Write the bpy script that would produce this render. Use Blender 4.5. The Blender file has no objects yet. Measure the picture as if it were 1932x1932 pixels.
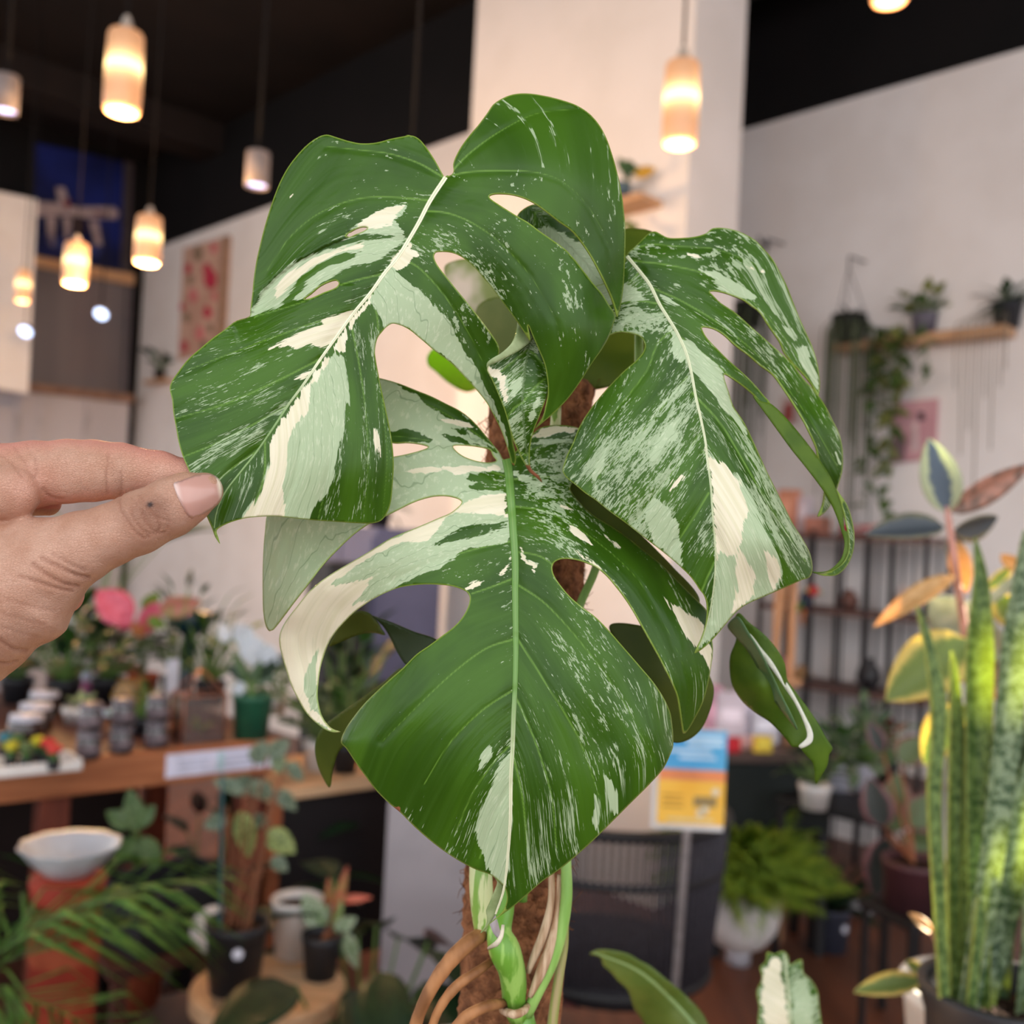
import bpy, bmesh, math, random
import numpy as np
from mathutils import Vector, Matrix
from mathutils.geometry import delaunay_2d_cdt

random.seed(7)
np.random.seed(7)
SC = bpy.context.scene
COL = SC.collection

# ------------------------------------------------------------------ camera
FPX = 1900.0                      # focal length in pixels of the 1932 px frame
CAM = np.array((0.0, 0.0, 1.5))
PITCH = math.radians(1.5)
ROLL = 0.05
_f = np.array((0, math.cos(PITCH), math.sin(PITCH)))
_u0 = np.array((0, -math.sin(PITCH), math.cos(PITCH)))
_r0 = np.array((1.0, 0, 0))
RIGHT = math.cos(ROLL) * _r0 + math.sin(ROLL) * _u0
UP = -math.sin(ROLL) * _r0 + math.cos(ROLL) * _u0
FWD = _f
cd = bpy.data.cameras.new('camera')
cam = bpy.data.objects.new('camera', cd)
COL.objects.link(cam)
M = Matrix.Identity(4)
for i in range(3):
    M[i][0], M[i][1], M[i][2], M[i][3] = RIGHT[i], UP[i], -FWD[i], CAM[i]
cam.matrix_world = M
cd.sensor_width = 36
cd.lens = 36 * FPX / 1932
cd.clip_start = 0.02
cd.dof.use_dof = True
cd.dof.focus_distance = 0.352
cd.dof.aperture_fstop = 9.2
SC.camera = cam

# ------------------------------------------------------------------ world, sun, exposure
world = bpy.data.worlds.new('world')
SC.world = world
world.use_nodes = True
_wn = world.node_tree.nodes
_bg = _wn['Background']
_bg.inputs[0].default_value = (0.93, 0.96, 1.0, 1)
_bg.inputs[1].default_value = 1.25
sl = bpy.data.lights.new('sun', 'SUN')
sl.energy = 48
sl.color = (1.0, 0.9, 0.72)
sl.angle = math.radians(0.6)
sun = bpy.data.objects.new('sun', sl)
COL.objects.link(sun)
SUN_DIR = Vector((-0.90, -0.35, -0.40)).normalized()     # the way the light travels
sun.rotation_euler = SUN_DIR.to_track_quat('-Z', 'Y').to_euler()
sun.location = (6, 4, 6)
SC.view_settings.view_transform = 'Standard'
SC.view_settings.look = 'None'
SC.view_settings.gamma = 1.0
SC.view_settings.use_curve_mapping = False
SC.view_settings.exposure = 0.9
SC.cycles.use_denoising = True
SC.cycles.max_bounces = 6
SC.cycles.diffuse_bounces = 3
SC.cycles.glossy_bounces = 3
SC.cycles.transmission_bounces = 4
SC.cycles.transparent_max_bounces = 6
SC.cycles.sample_clamp_indirect = 6
SC.cycles.caustics_reflective = False
SC.cycles.caustics_refractive = False


# ------------------------------------------------------------------ geometry helpers
def at(px, py, d):
    """world point seen at a pixel of the frame at distance d along the view axis"""
    px = np.asarray(px, float); py = np.asarray(py, float); d = np.asarray(d, float)
    return CAM + d[..., None] * (FWD + ((px - 966) / FPX)[..., None] * RIGHT - ((py - 966) / FPX)[..., None] * UP)


def onz(px, py, z):
    """point of the horizontal plane z seen at a pixel"""
    r = FWD + ((px - 966) / FPX) * RIGHT - ((py - 966) / FPX) * UP
    return CAM + r * ((z - CAM[2]) / r[2])


def oncol(px, py, nx, ny, k):
    """point of the upright plane nx*x+ny*y=k seen at a pixel"""
    r = FWD + ((px - 966) / FPX) * RIGHT - ((py - 966) / FPX) * UP
    return CAM + r * (k / (nx * r[0] + ny * r[1]))


def s2l(c):
    c = np.asarray(c, float) / 255.0
    return tuple(np.where(c <= 0.04045, c / 12.92, ((c + 0.055) / 1.055) ** 2.4))


def link(o, parent=None):
    COL.objects.link(o)
    if parent is not None:
        o.parent = parent
    return o


def tag(o, label=None, cat=None, group=None, kind=None):
    if label: o['label'] = label
    if cat: o['category'] = cat
    if group: o['group'] = group
    if kind: o['kind'] = kind
    return o


def thing(name, loc, label, cat, group=None, rz=0.0):
    o = bpy.data.objects.new(name, None)
    o.empty_display_size = 0.05
    o.location = loc
    o.rotation_euler = (0, 0, rz)
    link(o)
    return tag(o, label, cat, group)


def mkmesh(name, verts, faces, mats, smooth=True, matidx=None):
    me = bpy.data.meshes.new(name)
    me.from_pydata([tuple(map(float, v)) for v in verts], [], [tuple(int(i) for i in f) for f in faces])
    if not isinstance(mats, (list, tuple)):
        mats = [mats]
    for m in mats:
        me.materials.append(m)
    if smooth:
        me.polygons.foreach_set('use_smooth', [True] * len(me.polygons))
    if matidx is not None:
        me.polygons.foreach_set('material_index', list(matidx))
    me.update()
    return me


def obj(name, me, parent=None, loc=None, rot=None, scale=None, matrix=None):
    o = bpy.data.objects.new(name, me)
    link(o, parent)
    if matrix is not None:
        o.matrix_local = matrix
    if loc is not None: o.location = loc
    if rot is not None: o.rotation_euler = rot
    if scale is not None: o.scale = scale
    return o


class MB:
    """collects primitives into one mesh"""
    def __init__(s):
        s.v = []; s.f = []

    def add(s, v, f):
        n = len(s.v)
        s.v += [tuple(map(float, p)) for p in v]
        s.f += [tuple(i + n for i in q) for q in f]
        return s

    def box(s, c, d, rz=0.0, bev=0.0):
        x, y, z = d[0] / 2, d[1] / 2, d[2] / 2
        bm = bmesh.new()
        bmesh.ops.create_cube(bm, size=1.0, matrix=Matrix.Diagonal((d[0], d[1], d[2], 1)))
        if bev > 0:
            bmesh.ops.bevel(bm, geom=bm.edges[:], offset=bev, segments=2, affect='EDGES', profile=0.5)
        R = Matrix.Translation(c) @ Matrix.Rotation(rz, 4, 'Z')
        bm.transform(R)
        bm.verts.index_update()
        s.add([p.co for p in bm.verts], [[q.index for q in f.verts] for f in bm.faces])
        bm.free()
        return s

    def lathe(s, prof, c=(0, 0, 0), n=24, sx=1.0, sy=1.0, capb=False, capt=False):
        v = []; f = []
        for (r, z) in prof:
            for i in range(n):
                a = 2 * math.pi * i / n
                v.append((c[0] + r * math.cos(a) * sx, c[1] + r * math.sin(a) * sy, c[2] + z))
        for j in range(len(prof) - 1):
            for i in range(n):
                k = (i + 1) % n
                f.append((j * n + i, j * n + k, (j + 1) * n + k, (j + 1) * n + i))
        if capb: f.append(tuple(reversed(range(n))))
        if capt: f.append(tuple(range((len(prof) - 1) * n, len(prof) * n)))
        return s.add(v, f)

    def tube(s, pts, radii, n=8, cap=True, flat=1.0):
        P = [np.array(p, float) for p in pts]
        if not hasattr(radii, '__len__'):
            radii = [radii] * len(P)
        v = []; f = []
        ref = None
        for i, p in enumerate(P):
            t = P[min(i + 1, len(P) - 1)] - P[max(i - 1, 0)]
            t = t / (np.linalg.norm(t) + 1e-12)
            if ref is None:
                ref = np.array((0, 0, 1.0)) if abs(t[2]) < 0.9 else np.array((1.0, 0, 0))
            a = np.cross(t, ref); a /= (np.linalg.norm(a) + 1e-12)
            b = np.cross(a, t)
            ref = b
            for k in range(n):
                q = 2 * math.pi * k / n
                v.append(p + radii[i] * (math.cos(q) * a + flat * math.sin(q) * b))
        m = len(P)
        for j in range(m - 1):
            for k in range(n):
                l = (k + 1) % n
                f.append((j * n + k, j * n + l, (j + 1) * n + l, (j + 1) * n + k))
        if cap:
            f.append(tuple(reversed(range(n))))
            f.append(tuple(range((m - 1) * n, m * n)))
        return s.add(v, f)

    def ball(s, c, r, seg=16, rings=10):
        rx, ry, rz = (r, r, r) if not hasattr(r, '__len__') else r
        prof = []
        v = []; f = []
        for j in range(rings + 1):
            t = math.pi * j / rings
            for i in range(seg):
                a = 2 * math.pi * i / seg
                v.append((c[0] + rx * math.sin(t) * math.cos(a), c[1] + ry * math.sin(t) * math.sin(a), c[2] - rz * math.cos(t)))
        for j in range(rings):
            for i in range(seg):
                k = (i + 1) % seg
                f.append((j * seg + i, j * seg + k, (j + 1) * seg + k, (j + 1) * seg + i))
        return s.add(v, f)

    def mesh(s, name, mat, smooth=True):
        return mkmesh(name, s.v, s.f, mat, smooth)

    def obj(s, name, mat, parent=None, smooth=True, **k):
        return obj(name, s.mesh(name, mat, smooth), parent, **k)


def catmull(P, spacing, closed=False):
    P = np.asarray(P, float)
    n = len(P)
    out = []
    rng = range(n if closed else n - 1)
    for i in rng:
        p1 = P[i]; p2 = P[(i + 1) % n]
        p0 = P[(i - 1) % n] if (closed or i > 0) else 2 * p1 - p2
        p3 = P[(i + 2) % n] if (closed or i + 2 < n) else 2 * p2 - p1
        # centripetal-ish: damp tangents at unequal spacing
        L = np.linalg.norm(p2 - p1)
        if L < 1e-9: continue
        t1 = (p2 - p0) / (np.linalg.norm(p2 - p1) + np.linalg.norm(p1 - p0) + 1e-9) * L
        t2 = (p3 - p1) / (np.linalg.norm(p3 - p2) + np.linalg.norm(p2 - p1) + 1e-9) * L
        m = max(1, int(round(L / spacing)))
        for k in range(m):
            t = k / m
            h1 = 2 * t**3 - 3 * t**2 + 1; h2 = -2 * t**3 + 3 * t**2; h3 = t**3 - 2 * t**2 + t; h4 = t**3 - t**2
            out.append(h1 * p1 + h2 * p2 + h3 * t1 + h4 * t2)
    if not closed:
        out.append(P[-1])
    return np.array(out)


def inside(P, poly):
    poly = np.asarray(poly, float)
    r = np.zeros(len(P), bool)
    if len(P) == 0: return r
    od = np.argsort(P[:, 1], kind='stable')
    x = P[od, 0]; y = P[od, 1]
    rs = np.zeros(len(P), bool)
    a = poly; b = np.roll(poly, -1, 0)
    for (x1, y1), (x2, y2) in zip(a, b):
        if y1 == y2: continue
        i, j = np.searchsorted(y, (min(y1, y2), max(y1, y2)))
        if i >= j: continue
        rs[i:j] ^= x[i:j] < (x2 - x1) * (y[i:j] - y1) / (y2 - y1) + x1
    r[od] = rs
    return r


def segdist(P, line, closed=False, lim=None):
    """distance to a polyline; beyond lim (if given) only 'far'"""
    line = np.asarray(line, float)
    a = line if closed else line[:-1]
    b = np.roll(line, -1, 0) if closed else line[1:]
    if len(P) == 0: return np.zeros(0)
    od = np.argsort(P[:, 1], kind='stable')
    S = P[od]
    best = np.full(len(P), 1e9 if lim is None else lim * lim)
    for p, q in zip(a, b):
        if lim is None: i, j = 0, len(P)
        else: i, j = np.searchsorted(S[:, 1], (min(p[1], q[1]) - lim, max(p[1], q[1]) + lim))
        if i >= j: continue
        X = S[i:j, 0] - p[0]; Y = S[i:j, 1] - p[1]
        dx, dy = q - p
        t = np.clip((X * dx + Y * dy) / (dx * dx + dy * dy + 1e-9), 0, 1)
        X = X - t * dx; Y = Y - t * dy
        best[i:j] = np.minimum(best[i:j], X * X + Y * Y)
    out = np.empty(len(P))
    out[od] = np.sqrt(best)
    return out


def sdpoly(P, poly):
    """signed distance to a polygon, positive inside"""
    poly = np.asarray(poly, float)
    d = segdist(P, poly, True, 60.0)
    return np.where(inside(P, poly), d, -d)


def tps(X, vals, Q, reg=1e-3):
    """thin plate spline through X (n,2) evaluated at Q"""
    X = np.asarray(X, float) / 500.0; Q = np.asarray(Q, float) / 500.0
    n = len(X)
    def K(a, b):
        r2 = ((a[:, None, :] - b[None, :, :])**2).sum(-1)
        return 0.5 * r2 * np.log(r2 + 1e-12)
    A = np.zeros((n + 3, n + 3))
    A[:n, :n] = K(X, X) + reg * np.eye(n)
    A[:n, n] = 1; A[:n, n + 1:] = X
    A[n, :n] = 1; A[n + 1:, :n] = X.T
    w = np.linalg.solve(A, np.concatenate([vals, np.zeros(3)]))
    out = np.empty(len(Q))
    for i in range(0, len(Q), 4000):
        q = Q[i:i + 4000]
        out[i:i + 4000] = K(q, X) @ w[:n] + w[n] + q @ w[n + 1:]
    return out


# ------------------------------------------------------------------ materials
class NT:
    """small node-graph helper"""
    def __init__(s, m):
        s.t = m.node_tree; s.n = s.t.nodes; s.l = s.t.links

    def node(s, typ, **k):
        n = s.n.new(typ)
        for a, b in k.items():
            setattr(n, a, b)
        return n

    def put(s, sock, v):
        if hasattr(v, 'is_output') or isinstance(v, bpy.types.NodeSocket):
            s.l.new(v, sock)
        elif v is not None:
            try:
                sock.default_value = v
            except Exception:
                sock.default_value = (v[0], v[1], v[2], 1.0) if hasattr(v, '__len__') else v

    def math(s, op, a, b=None, c=None, clamp=False):
        n = s.node('ShaderNodeMath', operation=op, use_clamp=clamp)
        s.put(n.inputs[0], a)
        if b is not None: s.put(n.inputs[1], b)
        if c is not None: s.put(n.inputs[2], c)
        return n.outputs[0]

    def ramp(s, v, lo, hi, a=0.0, b=1.0, smooth=True):
        n = s.node('ShaderNodeMapRange', interpolation_type='SMOOTHSTEP' if smooth else 'LINEAR')
        s.put(n.inputs[0], v); s.put(n.inputs[1], lo); s.put(n.inputs[2], hi); s.put(n.inputs[3], a); s.put(n.inputs[4], b)
        return n.outputs[0]

    def mix(s, fac, a, b, blend='MIX'):
        n = s.node('ShaderNodeMix', data_type='RGBA', blend_type=blend)
        s.put(n.inputs[0], fac)
        for i, v in ((6, a), (7, b)):
            s.put(n.inputs[i], v if isinstance(v, bpy.types.NodeSocket) else (v[0], v[1], v[2], 1.0))
        return n.outputs[2]

    def attr(s, name):
        return s.node('ShaderNodeAttribute', attribute_name=name).outputs['Fac']

    def comb(s, x, y, z=0.0):
        n = s.node('ShaderNodeCombineXYZ')
        s.put(n.inputs[0], x); s.put(n.inputs[1], y); s.put(n.inputs[2], z)
        return n.outputs[0]

    def noise(s, vec, scale=1.0, detail=2.0, rough=0.5, dist=0.0):
        n = s.node('ShaderNodeTexNoise')
        if vec is not None: s.put(n.inputs['Vector'], vec)
        n.inputs['Scale'].default_value = scale
        n.inputs['Detail'].default_value = detail
        n.inputs['Roughness'].default_value = rough
        n.inputs['Distortion'].default_value = dist
        return n.outputs[0]

    def obco(s):
        return s.node('ShaderNodeTexCoord').outputs['Object']


def newmat(name):
    m = bpy.data.materials.new(name)
    m.use_nodes = True
    t = NT(m)
    b = m.node_tree.nodes['Principled BSDF']
    return m, t, b


_mats = {}


def pm(name, c, c2=None, scale=30.0, rough=0.55, spec=0.4, metal=0.0, bump=0.0, stretch=(1, 1, 1), trans=0.0,
       coat=0.0, transmission=0.0, alpha=None, detail=3.0, contrast=(0.35, 0.65), tcol=None, sss=0.0):
    """procedural material: two tones by noise, optional bump / translucency. colours in 0..255 sRGB"""
    if name in _mats: return _mats[name]
    m, t, b = newmat(name)
    ca = s2l(c); cb = s2l(c2 if c2 is not None else [x * 0.88 for x in c])
    mp = t.node('ShaderNodeMapping')
    mp.inputs['Scale'].default_value = stretch
    t.l.new(t.obco(), mp.inputs['Vector'])
    n = t.noise(mp.outputs[0], scale, detail)
    f = t.ramp(n, contrast[0], contrast[1])
    colr = t.mix(f, ca, cb)
    t.put(b.inputs['Base Color'], colr)
    b.inputs['Roughness'].default_value = rough
    b.inputs['Specular IOR Level'].default_value = spec
    b.inputs['Metallic'].default_value = metal
    b.inputs['Coat Weight'].default_value = coat
    b.inputs['Transmission Weight'].default_value = transmission
    if sss: 
        b.inputs['Subsurface Weight'].default_value = sss
        b.inputs['Subsurface Radius'].default_value = (0.004, 0.002, 0.001)
    if bump:
        bn = t.node('ShaderNodeBump')
        bn.inputs['Strength'].default_value = bump
        bn.inputs['Distance'].default_value = 0.01
        t.l.new(n, bn.inputs['Height'])
        t.l.new(bn.outputs[0], b.inputs['Normal'])
    if trans:
        tr = t.node('ShaderNodeBsdfTranslucent')
        t.put(tr.inputs['Color'], t.mix(0.5, colr, s2l(tcol if tcol else c)))
        mx = t.node('ShaderNodeMixShader')
        mx.inputs[0].default_value = trans
        t.l.new(b.outputs[0], mx.inputs[1]); t.l.new(tr.outputs[0], mx.inputs[2])
        t.l.new(mx.outputs[0], t.n['Material Output'].inputs[0])
    _mats[name] = m
    return m


def em(name, c, strength):
    if name in _mats: return _mats[name]
    m, t, b = newmat(name)
    col = s2l(c)
    b.inputs['Base Color'].default_value = (*col, 1)
    b.inputs['Emission Color'].default_value = (*col, 1)
    b.inputs['Emission Strength'].default_value = strength
    _mats[name] = m
    return m

# ================================================================== the shop room
# its walls run at 45 degrees to the view: A goes left and away, B goes right and away
S2 = math.sqrt(.5)
AX = np.array((-S2, S2, 0)); BX = np.array((S2, S2, 0))
CEIL = 4.85; PAINT = 4.0
M_WALL = pm('plaster_white', (236, 230, 228), (230, 223, 220), 3, .8, .2, bump=.02)
M_PIER = pm('plaster_pier', (234, 226, 222), (228, 220, 215), 3, .8, .2, bump=.02)
M_BLACK = pm('black_paint', (16, 13, 14), (11, 9, 10), 2, .75, .2)
M_CEIL = pm('dark_ceiling', (30, 24, 23), (22, 18, 18), 1.2, .8, .2)
M_GREYP = pm('grey_panel', (198, 192, 196), (186, 180, 184), 2, .6, .3, stretch=(1, 1, .1))
M_FLOOR = pm('wood_floor', (104, 62, 42), (82, 46, 30), 2.2, .45, .4, stretch=(8, .6, 1), bump=.03)
M_OAK = pm('oak', (206, 164, 126), (188, 142, 104), 6, .5, .35, stretch=(1, 1, 8))


def struct(o):
    o['kind'] = 'structure'
    return o


def seg_wall(name, p, q, z0, z1, th, mat, parent=None):
    """upright slab whose front face runs from p to q (plan), thickness going away from the camera"""
    p = np.array(p, float); q = np.array(q, float)
    d = (q - p); L = np.linalg.norm(d); d /= L
    n = np.array((-d[1], d[0]))
    if n @ ((p + q) / 2) < 0: n = -n
    c = (p + q) / 2 + n * th / 2
    return MB().box((c[0], c[1], (z0 + z1) / 2), (L, th, z1 - z0), math.atan2(d[1], d[0])).obj(name, mat, parent, smooth=False)


def kpt(k, t):
    return (k / 2 - S2 * t, k / 2 + S2 * t)


struct(MB().box((0, 5, -.05), (30, 22, .1)).obj('floor', M_FLOOR, smooth=False))
_cp = [(-3.65, 9.65), (.15, 5.95), (.95, 6.65), (8.6, -1.2), (-12.6, -1.2), (-12.6, .6)]
_n = len(_cp)
struct(MB().add([(x, y, CEIL) for x, y in _cp] + [(x, y, CEIL + .2) for x, y in _cp], [tuple(range(_n)), tuple(range(2 * _n - 1, _n - 1, -1))] + [(i, i + _n, (i + 1) % _n + _n, (i + 1) % _n) for i in range(_n)]).obj('ceiling', M_CEIL, smooth=False))
# right wall with an unseen opening, placed and sized to steer the sun
KR = 7.2
WIN = (-1.72, -.55, 2.55, 3.85)
wr = seg_wall('wall_right', kpt(KR, -.55), kpt(KR, 5.2), 0, PAINT, .2, M_WALL); struct(wr)
for nm, t0, t1, z0, z1, mt in (('wall_panel', -8.5, WIN[0], 0, PAINT, M_WALL), ('wall_panel', WIN[0], WIN[1], 0, WIN[2], M_WALL), ('wall_panel', WIN[0], WIN[1], WIN[3], PAINT, M_WALL), ('wall_panel', WIN[0], -1.56, WIN[2], 3.56, M_WALL), ('wall_band', -8.5, 5.2, PAINT, CEIL, M_BLACK)):  # the last wall_panel is added to block sun from the bottom-edge leaf
    seg_wall(nm, kpt(KR, t0), kpt(KR, t1), z0, z1, .2, mt, wr)
w1 = struct(seg_wall('window_1', kpt(KR + .1, WIN[0]), kpt(KR + .1, WIN[0] + .03), WIN[2], WIN[3], .06, M_OAK))
for i in range(1, 4):
    t = WIN[0] + (WIN[1] - WIN[0]) * i / 3
    seg_wall('mullion', kpt(KR + .1, t - .03), kpt(KR + .1, t), WIN[2], WIN[3], .06, M_OAK, w1)
for z in (2.72, 2.92, 3.12, 3.32, 3.52, 3.70):  # unseen bars, added to break the sunbeam into dapple
    seg_wall('dapple_bar', kpt(KR + .1, WIN[0]), kpt(KR + .1, WIN[1]), z, z + (.05 if z > 3.4 else .10), .06, M_OAK, w1)
# picture wall on the left, the return to the right wall, the wall with the high window
KL = 5.8
CORNER = np.array(kpt(KL, 9.12))
wl = struct(seg_wall('wall_back', kpt(KL, 4.0), CORNER, 0, PAINT, .2, M_WALL))
seg_wall('wall_band', kpt(KL, 4.0), CORNER, PAINT, CEIL, .2, M_BLACK, wl)
struct(seg_wall('wall_return', kpt(KL, 4.0), np.array(kpt(KL, 4.0)) + BX[:2] * 1.2, 0, CEIL, .15, M_WALL))
KW = CORNER[1] - CORNER[0]
wq = struct(seg_wall('wall_left', CORNER, CORNER - BX[:2] * 3.2, 0, CEIL, .2, M_BLACK))
# pier
PC = np.array((.67, 4.2))
pier = MB()
pa = PC; pb = PC + AX[:2] * 1.39; pcn = pb + BX[:2] * .42; pd = PC + BX[:2] * .388
v = [(*q, z) for z in (0, CEIL) for q in (pa, pb, pcn, pd)]
pier.add(v, [(0, 1, 5, 4), (1, 2, 6, 5), (2, 3, 7, 6), (3, 0, 4, 7), (4, 5, 6, 7), (3, 2, 1, 0)])
struct(pier.obj('wall_pier', M_PIER, smooth=False))
KP = PC.sum()


def panel(name, plane, pts, th, mat, parent=None, off=0.0, smooth=False):
    """flat board on an upright plane (nx, ny, k), outlined by frame points; th = thickness towards the room"""
    nx, ny, k = plane
    n = np.array((nx, ny, 0.0)); L = np.linalg.norm(n)
    n = n / L
    q = [oncol(x, y, nx, ny, k) - n * off for x, y in pts]
    cen = np.mean(q, 0)
    v = [p - n * th for p in q] + q
    m = len(q)
    org = np.array(parent.matrix_world.translation) if parent is not None else cen
    if parent is not None: org = np.array(parent.location)
    f = [tuple(range(m))[::-1], tuple(range(m, 2 * m))] + [(i, (i + 1) % m, m + (i + 1) % m, m + i) for i in range(m)]
    me = mkmesh(name, [p - org for p in v], f, mat, smooth)
    bm = bmesh.new(); bm.from_mesh(me); bmesh.ops.recalc_face_normals(bm, faces=bm.faces[:]); bm.to_mesh(me); bm.free()
    return obj(name, me, parent, loc=None if parent is not None else cen)


PL_W = (-1.0, 1.0, KW); PL_L = (1.0, 1.0, KL); PL_R = (1.0, 1.0, KR); PL_P = (1.0, 1.0, KP)


def rect(x0, y0, x1, y1, s0=0.0, s1=None):
    """frame corners of an upright board; s0/s1 the slopes of its upper and lower edge"""
    s1 = s0 if s1 is None else s1
    k = .05
    w = x1 - x0; h = y1 - y0
    return [(x0, y0), (x1, y0 + s0 * w), (x1 - k * h, y1 + s1 * w), (x0 - k * h, y1)]


# high window in the left wall: wood header, grey glazing, wood ledge, grey panelling below
M_GLASS = pm('grey_glazing', (122, 114, 116), (108, 102, 106), 2, .15, .5, stretch=(1, 1, .05))
wn2 = struct(panel('window_2', PL_W, [(-40, 470), (246, 524), (232, 752), (-60, 705)], .03, M_GLASS))
panel('window_header', PL_W, [(40, 482), (246, 520), (245, 540), (40, 500)], .09, M_OAK, wn2)
panel('window_mullion', PL_W, [(236, 524), (247, 526), (236, 752), (226, 750)], .05, pm('grey_frame', (96, 90, 96), None, 20, .5, .4), wn2)
lw = struct(panel('wall_partition', PL_W, [(-150, 715), (232, 757), (180, 1700), (-220, 1900)], .14, M_GREYP))
panel('ledge', PL_W, [(-150, 706), (232, 748), (231, 762), (-150, 722)], .24, pm('walnut_ledge', (150, 116, 96), (128, 96, 78), 8, .5, .3), lw)
for x in (20, 62, 150):
    panel('panel_post', PL_W, [(x, 742), (x + 9, 743), (x - 8, 1000), (x - 17, 1000)], .17, pm('pale_post', (196, 190, 194), None, 5, .6, .3), lw)
lp = struct(panel('wall_left_panel', (-1.0, 1.0, KW - 1.35), [(-200, 330), (57, 384), (40, 745), (-220, 700)], .15, M_WALL))
# ceiling beams
bmx = struct(MB().box((-4.6, 6.6, CEIL - .12), (9.0, .35, .24), math.radians(45)).obj('trim_1', pm('dark_beam', (34, 27, 25), None, 2, .7, .2), smooth=False))
bmy = struct(MB().box((3.2, 3.3, CEIL - .15), (9.0, .3, .3), math.radians(-45)).obj('trim_2', pm('black_beam', (24, 20, 22), None, 2, .7, .2), smooth=False))

# ------------------------------------------------------------------ pendant lamps and downlights
def shade_material():
    m, t, b = newmat('lit_glass_shade')
    z = t.node('ShaderNodeSeparateXYZ'); t.l.new(t.obco(), z.inputs[0])
    g = t.math('SUBTRACT', 1.0, t.math('MULTIPLY', t.math('ABSOLUTE', t.math('SUBTRACT', z.outputs[2], .012)), 9.5))
    g = t.math('POWER', t.math('MAXIMUM', g, 0.02), 2.2)
    n = t.noise(t.obco(), 28, 5, .6, 1.5)
    vein = t.ramp(t.math('ABSOLUTE', t.math('SUBTRACT', n, .5)), 0, .02, .72, 1)
    col = t.mix(g, s2l((255, 172, 112)), s2l((255, 222, 150)))
    t.put(b.inputs['Base Color'], s2l((190, 150, 118)))
    t.put(b.inputs['Emission Color'], t.mix(vein, s2l((190, 110, 60)), col))
    t.put(b.inputs['Emission Strength'], t.math('ADD', .20, t.math('MULTIPLY', t.math('MULTIPLY', g, g), 1.9)))
    b.inputs['Roughness'].default_value = .35
    return m


M_SHADE = shade_material()
M_CORD = pm('grey_cord', (24, 20, 20), None, 60, .7, .2)
LAMPGRP = 'glowing glass pendant lamps'


def pendant(px, py, d, r, h, label, warm=9.0, cord=True):
    c = at(px, py, d)
    o = thing('pendant_lamp', c, label, 'lamp', LAMPGRP)
    k = h / .24
    MB().lathe([(r * .62, .12), (r * .86, .118), (r * .95, .108), (r * .98, .06), (r * 1.0, 0), (r * 1.0, -.06), (r * .97, -.105), (r * .9, -.118), (r * .7, -.12)], n=28).obj('shade', M_SHADE, o, scale=(1, 1, k))
    MB().lathe([(.012, .118 * k), (r * .62, .12 * k), (.02, .132 * k), (.012, .16 * k), (.006, .17 * k)], n=16).obj('cap', pm('pale_cap', (206, 190, 176), None, 40, .5, .3), o)
    MB().tube([(0, 0, .16 * k), (0, 0, CEIL - c[2])], .0045 if d < 3.5 else .003, 8).obj('cord', M_CORD, o)
    MB().lathe([(0.0, -.1215 * k), (r * .72, -.1215 * k), (r * .9, -.116 * k)], n=24).obj('diffuser', em('lamp_bottom', (255, 190, 150), .45), o)
    pl = bpy.data.lights.new('lamp_light', 'POINT'); pl.energy = warm * 1.7; pl.color = (1.0, .58, .26); pl.shadow_soft_size = .08
    lo_ = bpy.data.objects.new('lamp_light', pl); link(lo_, o); lo_.location = (0, 0, -.16 * k)
    return o


pendant(234, 137, 2.9, .052, .235, 'tall glowing pendant lamp at the upper left, nearest of the left lamps', 10)
pendant(1285, 196, 2.9, .052, .240, 'glowing pendant lamp hanging before the white pier', 5)
pendant(280, 453, 4.3, .054, .205, 'glowing pendant lamp left of the floral wall picture', 26)
pendant(143, 498, 4.6, .053, .19, 'glowing pendant lamp in front of the dark drone poster', 26)
pendant(1680, -34, 3.0, .055, .12, 'amber pendant lamp cut by the top edge at the right', 3)
pendant(44, 540, 6.2, .045, .19, 'dim small pendant lamp at the far left wall', 3)
# a cord alone: the lamp itself hangs hidden behind the upper leaf
pendant(770, 440, 2.7, .045, .22, 'pendant lamp whose cord runs down behind the upper leaf', .3)
M_CAN = pm('white_can', (150, 138, 136), None, 20, .4, .4)


def can(px, py, d, r, h, label):
    c = at(px, py, d)
    o = thing('ceiling_spotlight', c, label, 'lamp', 'white cylinder ceiling spotlights')
    MB().lathe([(0, h / 2), (r * .96, h / 2), (r, h / 2 - .004), (r, -h / 2), (r * .93, -h / 2), (r * .9, -h / 2 + .02), (0, -h / 2 + .022)], n=24).obj('housing', M_CAN, o)
    MB().lathe([(0, -h / 2 + .012), (r * .88, -h / 2 + .012)], n=20).obj('lens', em('led_lens', (176, 186, 255), 1.6), o)
    MB().tube([(0, 0, h / 2), (0, 0, CEIL - c[2])], .008, 8).obj('stem', M_BLACK, o)
    return o


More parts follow.
